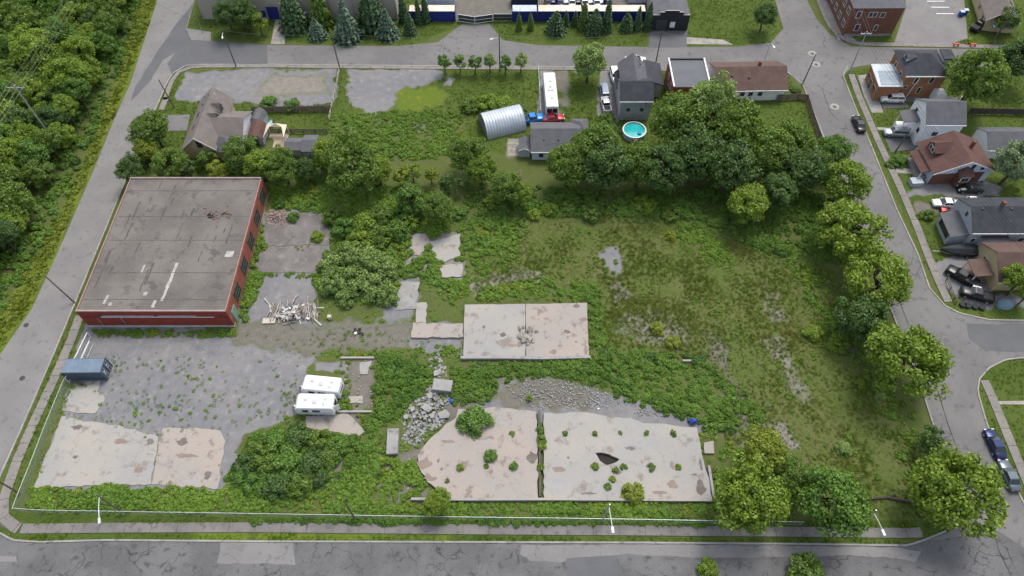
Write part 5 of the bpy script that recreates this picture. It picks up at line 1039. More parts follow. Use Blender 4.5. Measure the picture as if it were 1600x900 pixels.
# --- small brick annex with white roof
t = empty('brick_annex', (0, 0, 0), 0, 'low orange brick annex with a white bordered metal roof', 'building')
zz = 3.6; pl = PP([(1374,135),(1410,135),(1409,117),(1394,101),(1362,101.5)], zz); MB().prism(pl, -.1, zz-.05).build('wall', BRICK_O, t); cx_ = sum(q[0] for q in pl)/5; cy_ = sum(q[1] for q in pl)/5
MB().prism([(cx_+(a-cx_)*1.05, cy_+(b_-cy_)*1.05) for a, b_ in pl], zz-.045, zz+.1).build('roof_border', RF_MEMB, t); MB().prism(PP([(1377,133),(1408,133),(1407,117),(1401,111),(1372,111)], zz+.1), zz+.103, zz+.16).build('roof', RF_BLUE, t)
a0 = P(1374, 135, zz); a1 = P(1362, 101.5, zz)
for f_, w_, h_, zb in ((.22, 1.6, 1.5, .9), (.55, 1.3, 2.1, .1), (.8, 1.2, 1.4, .9)):
    p = Vector(a0).lerp(Vector(a1), f_); an = math.atan2(a1[1]-a0[1], a1[0]-a0[0]); o = MB().cbox((p.x-.06*math.sin(an+math.pi), p.y, zb+h_/2), (w_, .16, h_), (0, 0, an)).build('window', WHITE_P, t); MB().cbox((p.x, p.y, zb+h_/2), (w_-.25, .24, h_-.25), (0, 0, an)).build('pane', GLASS, o)
# --- white house
A, B = P(1449, 193.5, 5.6), P(1508, 194, 5.6); wh, L, ro = house('white_house', 'tall white sided house with plain grey roof and porch stairs', A, B, 7.0, 5.6, 8.0, 'x', 0, SID_WHITE, RF_GREY, WHITE_P, .25, [('n', .36, 2.6, 1.0, .9, dict(frame=DARK)), ('l', .72, 4.0, .8, 1.0, dict(frame=DARK)), ('l', .45, 3.2, .8, 1.0, dict(frame=DARK)), ('l', .2, 2.2, .8, 1.0, dict(frame=DARK))])
MB().tube((L-1.2, 3.7, 7.9), (L-1.2, 3.7, 9.2), .1, .1, 6).build('flue', STEELW, ro)
po = MB(); po.box(-2.8, 2.4, 0, -.02, 5.2, 1.5); po.build('porch', SID_WHITE, wh); MB().slabquad((-3.1, 2.1, 4.0), (.0, 2.1, 4.4), (.0, 5.5, 4.4), (-3.1, 5.5, 4.0), .1).build('porch_roof', RF_GREY, wh)
for yy in (2.5, 5.1): MB().box(-2.8, yy-.07, 1.5, -2.66, yy+.07, 3.95).build('post', WHITE_P, wh)
for i in range(6): MB().box(-4.4, .9+i*.0, 0, -3.0+i*0, 2.2, .01).build('stair_pad', CONC_G, wh) if i == 0 else MB().box(-2.9-.3*(6-i), 2.5, .25*(i-1), -2.9-.3*(5-i)-.003, 4.0, .25*i).build('step', WHITE_P, wh)
MB().add([(-4.5, 2.45, 1.0), (-2.85, 2.45, 2.4), (-2.85, 2.52, 2.4), (-4.5, 2.52, 1.0), (-4.5, 2.45, .6), (-2.85, 2.45, 2.0), (-2.85, 2.52, 2.0), (-4.5, 2.52, .6)], [(0,1,2,3),(7,6,5,4),(0,4,5,1),(2,6,7,3)]).build('stair_rail', WHITE_P, wh)
# --- brown roofed house with pale blue gable
A, B = P(1461, 269, 3.2), P(1552, 264, 3.2); br, L, ro = house('brown_roofed_house', 'gabled house with red brown roof, pale blue gable and brick ground floor', A, B, 7.4, 3.2, 5.8, 'y', 0, SID_BLUE, RF_RED, WHITE_P, .45, [('n', .12, .9, 1.1, 1.3), ('n', .22, .9, 1.1, 1.3), ('n', .78, 1.1, 1.9, 1.3), ('n', .62, 3.6, .7, 1.0, dict(frame=DARK)), ('n', .8, 3.2, .7, 1.0, dict(frame=DARK))])
MB().box(.02, -.09, -.1, L*.88, -.012, 2.6).build('brick_front', BRICK_D, br); by = MB(); by.box(L*.40, -1.3, -.1, L*.62, -.1, 3.0); by.build('bay', BRICK_D, br); MB().add([(L*.38, -1.5, 3.0), (L*.64, -1.5, 3.0), (L*.64, -.02, 3.5), (L*.38, -.02, 3.5), (L*.51, -.02, 4.3)], [(0, 1, 4), (1, 2, 4), (3, 0, 4)]).build('bay_roof', RF_RED, br)
f_ = MB().box(L*.43, -1.36, 1.5, L*.59, -1.302, 2.7).build('bay_window', WHITE_P, br); MB().box(L*.45, -1.39, 1.65, L*.505, -1.362, 2.55).box(L*.515, -1.39, 1.65, L*.57, -1.362, 2.55).build('pane', GLASS, f_)
d = MB(); d.add([(1.0, 3.6, 3.6), (1.0, 6.4, 3.6), (1.0, 6.4, 4.7), (1.0, 5.0, 5.7), (1.0, 3.6, 4.7), (3.4, 3.6, 4.7), (3.4, 6.4, 4.7), (4.0, 5.0, 5.7)], [(4, 3, 2, 1, 0), (0, 5, 4), (1, 2, 6)]); d.build('dormer', BRICK_D, br)
MB().slabquad((.7, 3.3, 4.6), (3.6, 3.3, 4.6), (4.2, 5.0, 5.8), (.7, 5.0, 5.8), .08).slabquad((.7, 5.0, 5.8), (4.2, 5.0, 5.8), (3.6, 6.7, 4.6), (.7, 6.7, 4.6), .08).build('dormer_roof', RF_RED, br); f_ = MB().box(.9, 4.2, 3.8, .98, 5.8, 4.9).build('dormer_window', WHITE_P, br); MB().box(.86, 4.35, 3.95, .9, 4.9, 4.75).box(.86, 5.1, 3.95, .9, 5.65, 4.75).build('pane', GLASS, f_)
chimney(ro, L*.70, 4.2, 4.2, 6.3, BRICK_D, .5); MB().slabquad((-1.9, .8, 2.3), (-.35, .8, 2.75), (-.35, 6.5, 2.75), (-1.9, 6.5, 2.3), .1).build('porch_roof', RF_RED, br); MB().box(-1.7, 1.0, 0, -.02, 6.2, .8).build('porch', CONC_G, br); MB().box(-3.4, -.6, 0, -1.2, .95, 1.0).build('porch_step', SID_GREY, br)
for yy in (1.0, 6.2): MB().box(-1.7, yy-.08, .8, -1.54, yy+.08, 2.3).build('post', WHITE_P, br)
house('back_garage', 'grey roofed back garage beside the silvery willow', P(1546, 233, 2.5), P(1612, 233, 2.5), 5.8, 2.5, 4.2, 'x', 0, SID_WHITE, RF_GREY, WHITE_P, .3, [], 'garage')
# --- grey sided house
A, B = P(1522, 362, 4.4), P(1640, 362, 4.4); gs, L, ro = house('grey_sided_house', 'grey sided house with wide charcoal roof behind the covered boat', A, B, 7.6, 4.4, 6.6, 'x', 0, SID_GREY, RF_DARK, WHITE_P, .3, [('l', .5, 4.2, .6, .9, dict(frame=DARK)), ('n', .72, 1.6, 1.1, 1.2)]); chimney(ro, 5.0, 3.9, 6.0, 7.6, BRICK_D, .5); vents(ro, [(1.6, 3.4, 6.3), (6.6, 3.4, 6.3), (6.2, 1.5, 5.1)])
MB().box(2.0, -1.6, 0, 6.3, -.02, 3.0).build('bay', SID_GREY, gs); MB().slabquad((1.8, -1.9, 3.05), (6.5, -1.9, 3.05), (6.5, .0, 3.4), (1.8, .0, 3.4), .08).build('bay_roof', RF_DARK, gs); window(gs, 'n', L, 7.6, 1.0, 1.5, .8, 1.1)
MB().box(-2.7, .6, 0, -.02, 5.6, 2.4).build('porch', SID_GREY, gs); MB().slabquad((-3.0, .3, 2.5), (.0, .3, 3.2), (.0, 5.9, 3.2), (-3.0, 5.9, 2.5), .1).build('porch_roof', RF_GREY, gs); MB().box(-2.76, 1.2, .9, -2.702, 4.9, 2.2).build('porch_window', GLASS, gs)
# --- brown house at the side street
A, B = P(1563, 438, 3.0), P(1640, 438, 3.0); bb, L, ro = house('corner_house', 'tan fronted house with a big brown roof beside the side street', A, B, 8.0, 3.0, 5.4, 'x', 0, STUC_TAN, RF_BROWN, WHITE_P, .35, [('l', .35, 1.2, 1.0, 1.2), ('l', .65, 1.2, 1.0, 1.2)]); MB().slabquad((-3.4, 1.2, 2.4), (-.36, 1.2, 2.75), (-.36, 4.8, 2.75), (-3.4, 4.8, 2.4), .1).build('porch_roof', RF_BROWN, bb)
for xx, yy in ((-3.2, 1.4), (-3.2, 4.6)): MB().box(xx-.08, yy-.08, 0, xx+.08, yy+.08, 2.35).build('post', WHITE_P, bb)
MB().box(-3.2, 1.4, 0, -.4, 4.6, .4).build('porch', WOODF, bb)
# --- tan bungalow at the car park
A, B = P(1545, 28, 3.2), P(1592, 33, 3.2); tb, L, ro = house('tan_bungalow', 'tan house with broad taupe roof beside the car park', A, B, 13, 3.2, 5.8, 'y', 0, STUC_TAN, RF_TAUPE, WHITE_P, .5, [('l', .2, 1, 1.2, 1.2), ('l', .5, 1, 1.2, 1.2), ('n', .35, 1, 1.4, 1.2)]); MB().box(1.0, -2.0, 2.3, 5.0, -.5, 2.42).build('awning', RF_BLUE, tb)
MB().cbox((L*.72, 4, 4.85), (1.1, .8, .1), (0, .7, 0)).build('skylight', GLASS, ro)
# --- pool
t = empty('pool', (*P(990, 210), 0), 0, 'round turquoise above ground pool with white rim', 'pool'); rp = 2.25
def disc(r, n=24): return [(r*math.cos(6.2832*i/n), r*math.sin(6.2832*i/n)) for i in range(n)]
w = MB()
for i in range(24): a = disc(rp)[i]; c = disc(rp)[(i+1) % 24]; w.quad((*a, 0), (*c, 0), (*c, 1.2), (*a, 1.2))
w.build('wall', SID_GREY, t); rim = MB(); o1, o2 = disc(rp+.12), disc(rp-.12)
for i in range(24): j = (i+1) % 24; rim.add([(*o1[i], 1.2), (*o1[j], 1.2), (*o2[j], 1.2), (*o2[i], 1.2), (*o1[i], 1.28), (*o1[j], 1.28), (*o2[j], 1.28), (*o2[i], 1.28)], [(4,5,6,7),(0,1,5,4),(2,3,7,6)])
rim.build('rim', WHITE_P, t); MB().prism(disc(rp-.1), .9, 1.05).build('water', surf('pool_water', (.02, .36, .36), (.05, .5, .52), .35, .1, None, 2, .02, 3., 0, 0, None, .6), t); MB().tube((.9, -.9, 1.05), (.9, -.9, 1.35), .42, .36, 12).build('float_ring', plain('blue_float', (.02, .2, .35), .5), t)
for i in range(4): MB().box(-.4, -rp-.35-.3*(4-i), .0, .4, -rp-.35-.3*(3-i)-.003, .28*(i+1)).build('step', WOODF, t)
# ------------------------------------------------------------------ vehicles
def loft(sections):
    """sections: list of equal length closed rings -> mesh with end caps"""
    b = MB(); n = len(sections[0])
    for s in sections: b.v += [tuple(q) for q in s]
    for i in range(len(sections)-1):
        for j in range(n): k = (j+1) % n; b.f.append((i*n+j, i*n+k, (i+1)*n+k, (i+1)*n+j))
    b.f.append(tuple(range(n))[::-1]); b.f.append(tuple(range((len(sections)-1)*n, len(sections)*n))); return b
PAINTS = {}
def paint(key, c, metal=.2, rough=.28):
    if key not in PAINTS: PAINTS[key] = plain('car_paint_'+key, c, rough, metal, .5, .04)
    return PAINTS[key]
RED_L = plain('tail_lamp_red', (.35, .01, .01), .3); LAMP = plain('lamp_clear', (.75, .76, .75), .2); RIMM = plain('wheel_rim', (.4, .41, .42), .4, .5)
_wheel = {}
def wheel(parent, x, y, r=.33, w=.22):
    if r not in _wheel:
        a = MB().tube((0, -w/2, 0), (0, w/2, 0), r, r, 16).mesh('tyre', BLACKISH, False); c = MB().tube((0, -w/2-.012, 0), (0, w/2+.012, 0), r*.6, r*.6, 12).mesh('rim', RIMM); _wheel[r] = (a, c)
    o = link('tyre', _wheel[r][0], parent); o.location = (x, y, r); c = link('rim', _wheel[r][1], o); return o
def car(label, px, py, rz, key, color, kind='sedan', L=4.6, W=1.82, metal=.2, z=.03, cat='car', name=None):
    """front of the car towards local +x; px, py: middle of the footprint in the photo"""
    t = empty(name or ('parked_car' if kind != 'pickup' else 'pickup_truck'), (*P(px, py), z), R(rz), label, cat); m = paint(key, color, metal); h = L/2; w = W/2
    Z = dict(sedan=(.72, .95, 1.42), suv=(.85, 1.08, 1.70), pickup=(.95, 1.12, 1.80))[kind]
    prof = {'sedan': [(-h, .62, .80, .82), (-h+.15, .9, .88, .93), (-h+.9, .97, .98, .97), (-.3, 1., 1.0, .99), (.75, 1., 1.0, .97), (h-.75, .97, .94, .88), (h-.2, .9, .86, .80), (h, .70, .78, .66)],
            'suv': [(-h, .72, .95, .98), (-h+.12, .93, .97, 1.06), (-h+.8, .98, .99, 1.07), (0, 1., 1.0, 1.07), (.9, 1., 1.0, 1.06), (h-.6, .97, .95, 1.0), (h-.15, .9, .88, .93), (h, .72, .8, .78)],
            'pickup': [(-h, .9, .97, .98), (-h+.1, .97, 1, 1.0), (-.4, 1, 1, 1.02), (.4, 1., 1.0, 1.08), (1.2, 1., 1.0, 1.10), (h-.6, .98, .97, 1.06), (h-.12, .92, .92, .98), (h, .8, .86, .85)]}[kind]
    secs = []
    for x, wl_, wu, zt_ in prof:
        zt_ = zt_*(Z[1] if kind != 'sedan' else .95)/(1.0 if kind != 'sedan' else .98)
        a, b_ = w*wl_, w*wu*.93; secs.append([(x, -a*.9, .24), (x, -a, .42), (x, -a*1.0, zt_*.72), (x, -b_, zt_-.06), (x, -b_*.86, zt_), (x, b_*.86, zt_), (x, b_, zt_-.06), (x, a, zt_*.72), (x, a, .42), (x, a*.9, .24)])
    loft(secs).build('body', m, t, True)
    zs = Z[1]*(.96 if kind == 'sedan' else 1.02)-.04; zr = Z[2]
    x0, x1, a0, a1 = {'sedan': (-h+.75, h-1.25, .75, .85), 'suv': (-h+.12, h-1.15, .35, .75), 'pickup': (-.75, h-1.3, .15, .6)}[kind]
    if kind == 'pickup': x0 = -.7
    b0, b1 = w*.90, w*.70
    gl = MB(); gl.add([(x0, -b0, zs), (x1, -b0, zs), (x1, b0, zs), (x0, b0, zs), (x0+a0, -b1, zr-.04), (x1-a1, -b1, zr-.04), (x1-a1, b1, zr-.04), (x0+a0, b1, zr-.04)], [(0,1,5,4),(1,2,6,5),(2,3,7,6),(3,0,4,7),(4,5,6,7)]); gl.build('cabin_glass', CARGLASS, t)
    rf = loft([[(x0+a0-.03, -b1*.9, zr-.05), (x0+a0-.03, b1*.9, zr-.05), (x0+a0-.03, b1*.9, zr-.03), (x0+a0-.03, -b1*.9, zr-.03)], [(x0+a0+.1, -b1-.03, zr-.06), (x0+a0+.1, b1+.03, zr-.06), (x0+a0+.1, b1, zr), (x0+a0+.1, -b1, zr)], [(x1-a1-.1, -b1-.03, zr-.06), (x1-a1-.1, b1+.03, zr-.06), (x1-a1-.1, b1, zr), (x1-a1-.1, -b1, zr)], [(x1-a1+.05, -b1*.92, zr-.07), (x1-a1+.05, b1*.92, zr-.07), (x1-a1+.05, b1*.92, zr-.04), (x1-a1+.05, -b1*.92, zr-.04)]]); rf.build('roof', m, t)
    pl = MB()
    for s in (-1, 1):
        for fx in ((.0, .0), (.5, .5), (1., 1.)):
            lo = Vector((x0+(x1-x0)*(fx[0] if fx[0] else .012), s*(b0+.012), zs)); up = Vector((x0+a0+(x1-a1-x0-a0)*fx[1], s*(b1+.012), zr-.05)); pl.tube(lo, up, .045, .04, 4)
    pl.build('pillar', m, t)
    for s in (-1, 1):
        MB().cbox((h-.10, s*w*.62, .66 if kind == 'sedan' else .82), (.16, .36, .16)).build('headlight', LAMP, t); MB().cbox((-h+.06, s*w*.68, .74 if kind == 'sedan' else .95), (.12, .3, .16)).build('tail_light', RED_L, t); MB().cbox((x1-.45, s*(w+.06), zs+.08), (.14, .18, .13)).build('mirror', m, t)
    rw = .33 if kind == 'sedan' else .37
    for xx in (h-.85, -h+.9):
        for s in (-1, 1): wheel(t, xx, s*(w-.10), rw)
    if kind == 'pickup':
        bd = MB(); zb = Z[1]*1.0+.02; bd.box(-h+.15, -w*.78, zb-.3, -.85, w*.78, zb+.012); bd.build('bed_liner', BLACKISH, t); rl = MB()
        for s in (-1, 1): rl.box(-h+.06, s*w*.86-.06, zb-.05, -.72, s*w*.86+.06, zb+.1)
        rl.box(-h+.02, -w*.8, zb-.05, -h+.12, w*.8, zb+.1); rl.build('bed_rail', m, t)
    return t
EA = math.degrees(math.atan2(*(lambda a, b: (b[1]-a[1], b[0]-a[0]))(P(1437, 610), P(1287, 215))))   # street direction
car('white sedan at the top of the gravel drive beside the grey house', 960, 122, -84, 'white', (.72, .73, .74), 'suv', 4.7)
car('silver blue wagon in the middle of the gravel drive', 944, 146, 92, 'silverblue', (.25, .30, .37), 'suv', 4.8)
car('small white pickup at the end of the gravel drive', 946, 168, 95, 'offwhite', (.5, .5, .5), 'pickup', 4.6, 1.7, cat='truck')
car('white car on the cross road half hidden by the grey house roof', 992, 97, 0, 'white', (.72, .73, .74), 'sedan', 4.7)
car('bright blue old pickup parked beside the arched hut', 831, 190, 12, 'blue', (.01, .17, .50), 'pickup', 5.0, 1.8, .1, cat='truck')
car('red hatchback below the white motorhome', 864, 188, 8, 'red', (.42, .02, .035), 'sedan', 4.6, 1.8, .1)
car('white hatchback beside the small brick annex', 1392, 158, 178, 'white', (.72, .73, .74), 'suv', 4.8)
car('silver wagon parked before the white house', 1398, 211, 176, 'silver', (.42, .44, .46), 'suv', 4.8, metal=.5)
car('black sedan driving on the street by the white house', 1340, 197, EA, 'black', (.012, .013, .015), 'sedan', 4.7)
car('dark green sedan on the drive beside the brown roofed house', 1513, 298, 178, 'darkgreen', (.014, .02, .018), 'sedan', 4.7)
car('white sedan before the grey porch', 1475, 321, 176, 'white', (.72, .73, .74), 'sedan', 4.7)
car('white pickup parked past the white sedan', 1515, 321, 178, 'white', (.72, .73, .74), 'pickup', 5.0, cat='truck')
car('black pickup parked askew on the side drive', 1500, 436, 136, 'black', (.012, .013, .015), 'pickup', 5.4, 1.9, cat='truck')
car('black pickup with a white tarpaulin beside the side street', 1523, 464, 160, 'black', (.012, .013, .015), 'pickup', 5.2, 1.9, cat='truck')
tp = MB().cbox((0, 0, 0), (1.3, 1.3, .35)).build('tarpaulin', WHITE_P); tp.location = (*P(1520, 459), 1.28); tp.rotation_euler = (0, 0, R(160)); tag(tp, 'white tarpaulin bundle on the black pickup bed', 'tarpaulin')
car('dark blue sedan parked by the corner lawn', 1551, 696, EA+2, 'navy', (.012, .022, .085), 'sedan', 4.7, metal=.4)
car('grey sedan parked behind the dark blue one', 1573, 745, EA+1, 'grey', (.10, .13, .15), 'sedan', 4.7, metal=.4)
car('black pickup with open doors beside the tan bungalow', 1527, 44, 40, 'black', (.012, .013, .015), 'pickup', 5.0, cat='truck')
yr = random.Random(4); yc = [('white', (.72, .73, .74)), ('black', (.012, .013, .015)), ('silver', (.42, .44, .46)), ('navy', (.012, .022, .085)), ('white', (.72, .73, .74))]
for i in range(16):
    k, c = yr.choice(yc); car('scrapped %s car standing in the crowded storage yard' % k, 856+i*6.3 if i < 16 else 0, (6.5, 1, -5)[i % 3], 90+yr.uniform(-12, 12), k, c, 'sedan', 4.3, 1.7)['group'] = 'scrapped %s cars in the storage yard' % k
# --- motorhome
t = empty('motorhome', (*P(859.5, 158), .03), R(-88), 'long white motorhome parked on the drive', 'motorhome'); h, w, hh = 5.2, 1.25, 3.1
def rbox(h, w, z0, z1, c=.14): return loft([[(x, -a, z0), (x, -a, z1-c), (x, -a+c, z1), (x, a-c, z1), (x, a, z1-c), (x, a, z0)] for x, a in ((-h, w-.08), (-h+.12, w), (h-.12, w), (h, w-.08))])
rbox(h, w, .45, hh).build('body', WHITE_T, t); MB().box(h+.005, -1.05, 1.45, h+.03, -.04, 2.55).box(h+.005, .04, 1.45, h+.03, 1.05, 2.55).build('windscreen', CARGLASS, t); MB().box(h+.005, -1.1, .5, h+.12, 1.1, .75).build('bumper', GALV, t)
for x, y in ((-2.5, 0), (.2, .3), (.2, -.35), (-.8, 0), (2.6, .1)): MB().cbox((x, y, hh+.1), (.5, .45, .2)).build('roof_vent', plain('vent_beige', (.6, .57, .5), .6), t)
for s in (-1, 1):
    for x in (-3.5, -1, 2.2): MB().box(x, s*w-(.02 if s > 0 else .03), 1.6, x+1.1, s*w+(.03 if s > 0 else .02), 2.3).build('window', CARGLASS, t)
    for x in (3.4, -2.9): wheel(t, x, s*(w-.14), .45)
    MB().cbox((h+.03, s*.9, 1.0), (.08, .3, .2)).build('headlight', LAMP, t)
# --- travel trailers
def trailer(label, px, py, rz, L, slide=False, open_door=False):
    t = empty('travel_trailer', (*P(px, py), .0), R(rz), label, 'trailer'); h, w, z1 = L/2, 1.22, 2.75
    secs = [[(x, -a, zb), (x, -a, zt_-.1), (x, -a+.1, zt_), (x, a-.1, zt_), (x, a, zt_-.1), (x, a, zb)] for x, a, zb, zt_ in ((-h, w-.1, 1.0, 1.9), (-h+.35, w, .62, 2.55), (-h+.7, w, .55, z1), (h-.35, w, .55, z1), (h-.08, w, .55, 2.55), (h, w-.1, .7, 1.8))]
    loft(secs).build('body', WHITE_T, t)
    for x, y, q in ((-h*.45, .3, .45), (.1, -.1, .6), (h*.55, .35, .4), (h*.5, -.5, .35)): MB().cbox((x, y, z1+.07), (q, q, .14)).build('roof_vent', plain('vent_grey_%d' % int(px), (.5, .52, .53), .5), t)
    for x, ww in ((-h*.45, .9), (h*.1, 1.15)): f = MB().box(x-ww/2, -w-.03, 1.45, x+ww/2, -w+.01, 2.05).build('window', CARGLASS, t); MB().box(x-ww/2-.05, -w-.04, 1.4, x+ww/2+.05, -w-.031, 1.45).build('sill', GALV, f)
    MB().box(-h+.5, -w-.012, 1.05, h-.3, -w+.005, 1.13).build('stripe', plain('trailer_stripe', (.22, .3, .36), .5), t); MB().box(h-.02, -.7, 1.3, h+.04, .7, 1.75).build('end_window', CARGLASS, t)
    for s in (-1, 1): wheel(t, .35, s*(w-.12), .34)
    MB().tube((-h+.1, -.5, .55), (-h-.9, 0, .5), .05, .05, 5).tube((-h+.1, .5, .55), (-h-.9, 0, .5), .05, .05, 5).tube((-h-.8, 0, .5), (-h-.8, 0, 0), .05, .05, 5).build('hitch', DARK, t)
    MB().tube((-h-.35, 0, .55), (-h-.35, 0, 1.0), .18, .18, 10).build('gas_bottle', STEELW, t)
    if open_door: MB().cbox((h+.35, -.35, 1.35), (.7, .06, 1.5), (0, 0, .5)).build('door', WHITE_T, t); MB().box(h-.01, -.2, .9, h+.012, .7, 2.2).build('doorway', BLACKISH, t)
    return t
trailer('white travel trailer standing on the north side of its twin', 507, 611, -6, 6.0); trailer('white travel trailer with an open end door', 497, 638.5, -1, 5.9, open_door=True)
# --- covered boat
t = empty('boat', (*P(1497, 395), .5), R(178), 'dark covered motorboat on its trailer', 'boat'); TARP = plain('charcoal_tarp', (.03, .034, .038), .8)
loft([[(x, -a, 0.1), (x, -a*1.02, .55), (x, -a*.4, zt_), (x, a*.4, zt_), (x, a*1.02, .55), (x, a, .1)] for x, a, zt_ in ((-3.2, 1.05, .9), (-1.5, 1.15, 1.25), (.5, 1.12, 1.3), (2.0, .75, 1.05), (3.0, .3, .8), (3.5, .05, .65))]).build('cover', TARP, t)
loft([[(x, -a, -.1), (x, -a, .12), (x, a, .12), (x, a, -.1)] for x, a in ((-3.3, .9), (0, 1.0), (2.2, .6), (3.4, .04))]).build('hull', STEELW, t); MB().cbox((-3.5, 0, .6), (.5, .45, .9)).build('outboard_motor', WHITE_P, t); MB().tube((-2.8, 0, -.15), (4.6, 0, -.15), .05, .05, 5).build('trailer_frame', GALV, t)
for s in (-1, 1): o = wheel(t, -1.0, s*1.15, .30, .2); o.location.z = -.2
# --- small yard machines
t = empty('quad_bike', (*P(1477, 333), .03), R(170), 'red quad bike beside the white sedan', 'quad bike'); m = paint('redq', (.5, .03, .03)); loft([[(x, -a, .45), (x, -a, z_), (x, a, z_), (x, a, .45)] for x, a, z_ in ((-1.0, .45, .8), (-.4, .25, .85), (.3, .3, .95), (1.0, .45, .8))]).build('body', m, t); MB().box(-.7, -.16, .86, .1, .16, .98).build('seat', BLACKISH, t); MB().tube((.45, -.4, 1.15), (.45, .4, 1.15), .03, .03, 5).tube((.5, 0, .9), (.45, 0, 1.15), .03, .03, 5).build('handlebar', DARK, t)
for x in (-.75, .75):
    for s in (-1, 1): wheel(t, x, s*.5, .3, .2)
t = empty('flower_bed_cover', (*P(1570, 476), 0), R(10), 'faded blue tarpaulin dome in the corner garden', 'tarpaulin'); MB().add([(1.6*math.cos(a)*s_, 1.1*math.sin(a)*s_, z_) for s_, z_ in ((1, 0), (.85, .6), (.45, .95)) for a in np.linspace(0, 6.283, 13)[:-1]], [(i, (i+1) % 12, 12+(i+1) % 12, 12+i) for i in range(12)]+[(12+i, 12+(i+1) % 12, 24+(i+1) % 12, 24+i) for i in range(12)]+[tuple(range(24, 36))]).build('sheet', plain('faded_blue', (.16, .24, .29), .8), t, True)
for i, x in enumerate((1503, 1511, 1522, 1533)): c = P(x, 477+i*1.5); o = MB().tube((0, 0, 0), (0, 0, .45), .5, .55, 12).build('planter_tyre', BLACKISH); o.location = (*c, 0); tag(o, 'round dark tyre planter in the corner garden row', 'planter', 'tyre planters in the corner garden')
for x, y, c, lb in [(1082,660,(.02,.05,.35),'crumpled blue tarpaulin at the big floor corner'),(707,627,(.01,.10,.50),'crumpled blue plastic sheet beside the rubble heap'),(935,639,(.8,.76,.6),'small white bucket by the broken floor edge')]:
    r = random.Random(int(x)); n = 9; s_ = .9 if x != 935 else .28
    b = MB(); ring = [(s_*math.cos(6.283*i/n)*r.uniform(.6, 1.1), s_*.6*math.sin(6.283*i/n)*r.uniform(.6, 1.1), .02) for i in range(n)]; top = [(a*.55, b_*.55, r.uniform(.2, .5)*s_) for a, b_, _ in ring]
    b.add(ring+top+[(0, 0, .45*s_)], [(i, (i+1) % n, n+(i+1) % n, n+i) for i in range(n)]+[(n+i, n+(i+1) % n, 2*n) for i in range(n)]); o = b.build('tarpaulin' if x != 935 else 'bucket', plain('tarp_%d' % int(x), c, .5)); o.location = (*P(x, y), .05 if x != 1082 else .5); tag(o, lb, 'tarpaulin' if x != 935 else 'bucket')
t = empty('recycling_bins', (*P(1500, 25), 0), 0, 'pair of blue recycling bins by the car park wall', 'bin')
for i, (a, b_) in enumerate(((0, 0), (1.1, .6))): o = MB().box(a-.45, b_-.4, 0, a+.45, b_+.4, 1.2).build('bin', plain('bin_blue_%d' % i, (.02, .07, .35), .5), t); MB().box(a-.5, b_-.45, 1.203, a+.5, b_+.45, 1.3).build('lid', plain('bin_lid_%d' % i, (.45, .5, .6), .5), o)
# ------------------------------------------------------------------ poles, lamps, wires
def pole(label, px, py, h, lean=(0, 0), arm=None, cross=0, mat=None, name='utility_pole', r=.15, cat='pole'):
    c = P(px, py); t = empty(name, (*c, 0), 0, label, cat); top = (lean[0], lean[1], h); MB().tube((0, 0, -.2), top, r, r*.65, 8).build('shaft', mat or WOODP, t)
    if arm:
        ax, ay, up = arm; MB().path([(top[0], top[1], h-.9), (top[0]+ax*.5, top[1]+ay*.5, h-.9+up*.8), (top[0]+ax, top[1]+ay, h-.9+up)], .05, 6).build('arm', STEELW, t); l_ = Vector((ax, ay, 0)).normalized(); MB().cbox((top[0]+ax+l_.x*.3, top[1]+ay+l_.y*.3, h-.93+up), (.75, .3, .16), (0, 0, math.atan2(ay, ax))).build('lamp_head', STEELW, t)
    if cross:
        MB().box(top[0]-cross, top[1]-.06, h-.6, top[0]+cross, top[1]+.06, h-.45).build('crossarm', mat or WOODP, t)
        for s in (-1, -.4, .4, 1): MB().tube((top[0]+s*cross*.95, top[1], h-.44), (top[0]+s*cross*.95, top[1], h-.15), .05, .05, 6).build('insulator', STEELW, t)
    return Vector((c[0]+top[0], c[1]+top[1], h))
W1 = pole('wooden pole with a lamp beside the gravel pad', 369, 104, 9.4, (0, 0), (.6, -2.2, .7)); W2 = pole('wooden pole at the rail fence beside the gravel pad', 531.5, 109, 9.4, (-.2, .2)); W3 = pole('wooden pole beside the street saplings', 781, 111, 9.2, (0, 0), (-1.3, -.6, .3)); W4 = pole('wooden pole behind the grey house', 1023, 106, 9.2); pole('slim light pole near the factory corner', 317, 51, 6.5, mat=GALV, name='lamp_post', r=.08)
W5 = pole('leaning wooden pole at the bungalow corner', 1254, 131, 7.6, (.2, 0)); W6 = pole('tall pale utility pole with a crossarm at the crossing', 1326, 115, 10, (.0, .6), None, 1.1, GALV); pole('slim street lamp behind the bungalow', 1189, 107, 7.2, (.2, 0), (.2, -1.3, .4), mat=GALV, name='street_lamp', r=.09, cat='street lamp')
pole('wooden pole rising beside the brick building corner', 118, 474, 6.5, (-2.2, 1.2)); W8 = pole('wooden pole at the front fence corner', 31, 771, 7.5, (0, 0)); W9 = pole('wooden front fence pole carrying a long lamp arm', 192, 801, 7.8, (0, 0), (1.2, -3.0, .5)); W10 = pole('plain wooden pole in the front thicket', 555, 811, 8.5); W11 = pole('grey pole in the front weeds with lamp arm over the pavement', 940, 815, 7.0, (.35, .2), (.2, -2.8, .3), mat=GALV)
W12 = pole('short lamp post hidden in the corner tree with its arm over the pavement', 1335, 822, 7.2, (0, 0), (.35, -2.4, .3), mat=GALV, name='street_lamp', cat='street lamp')
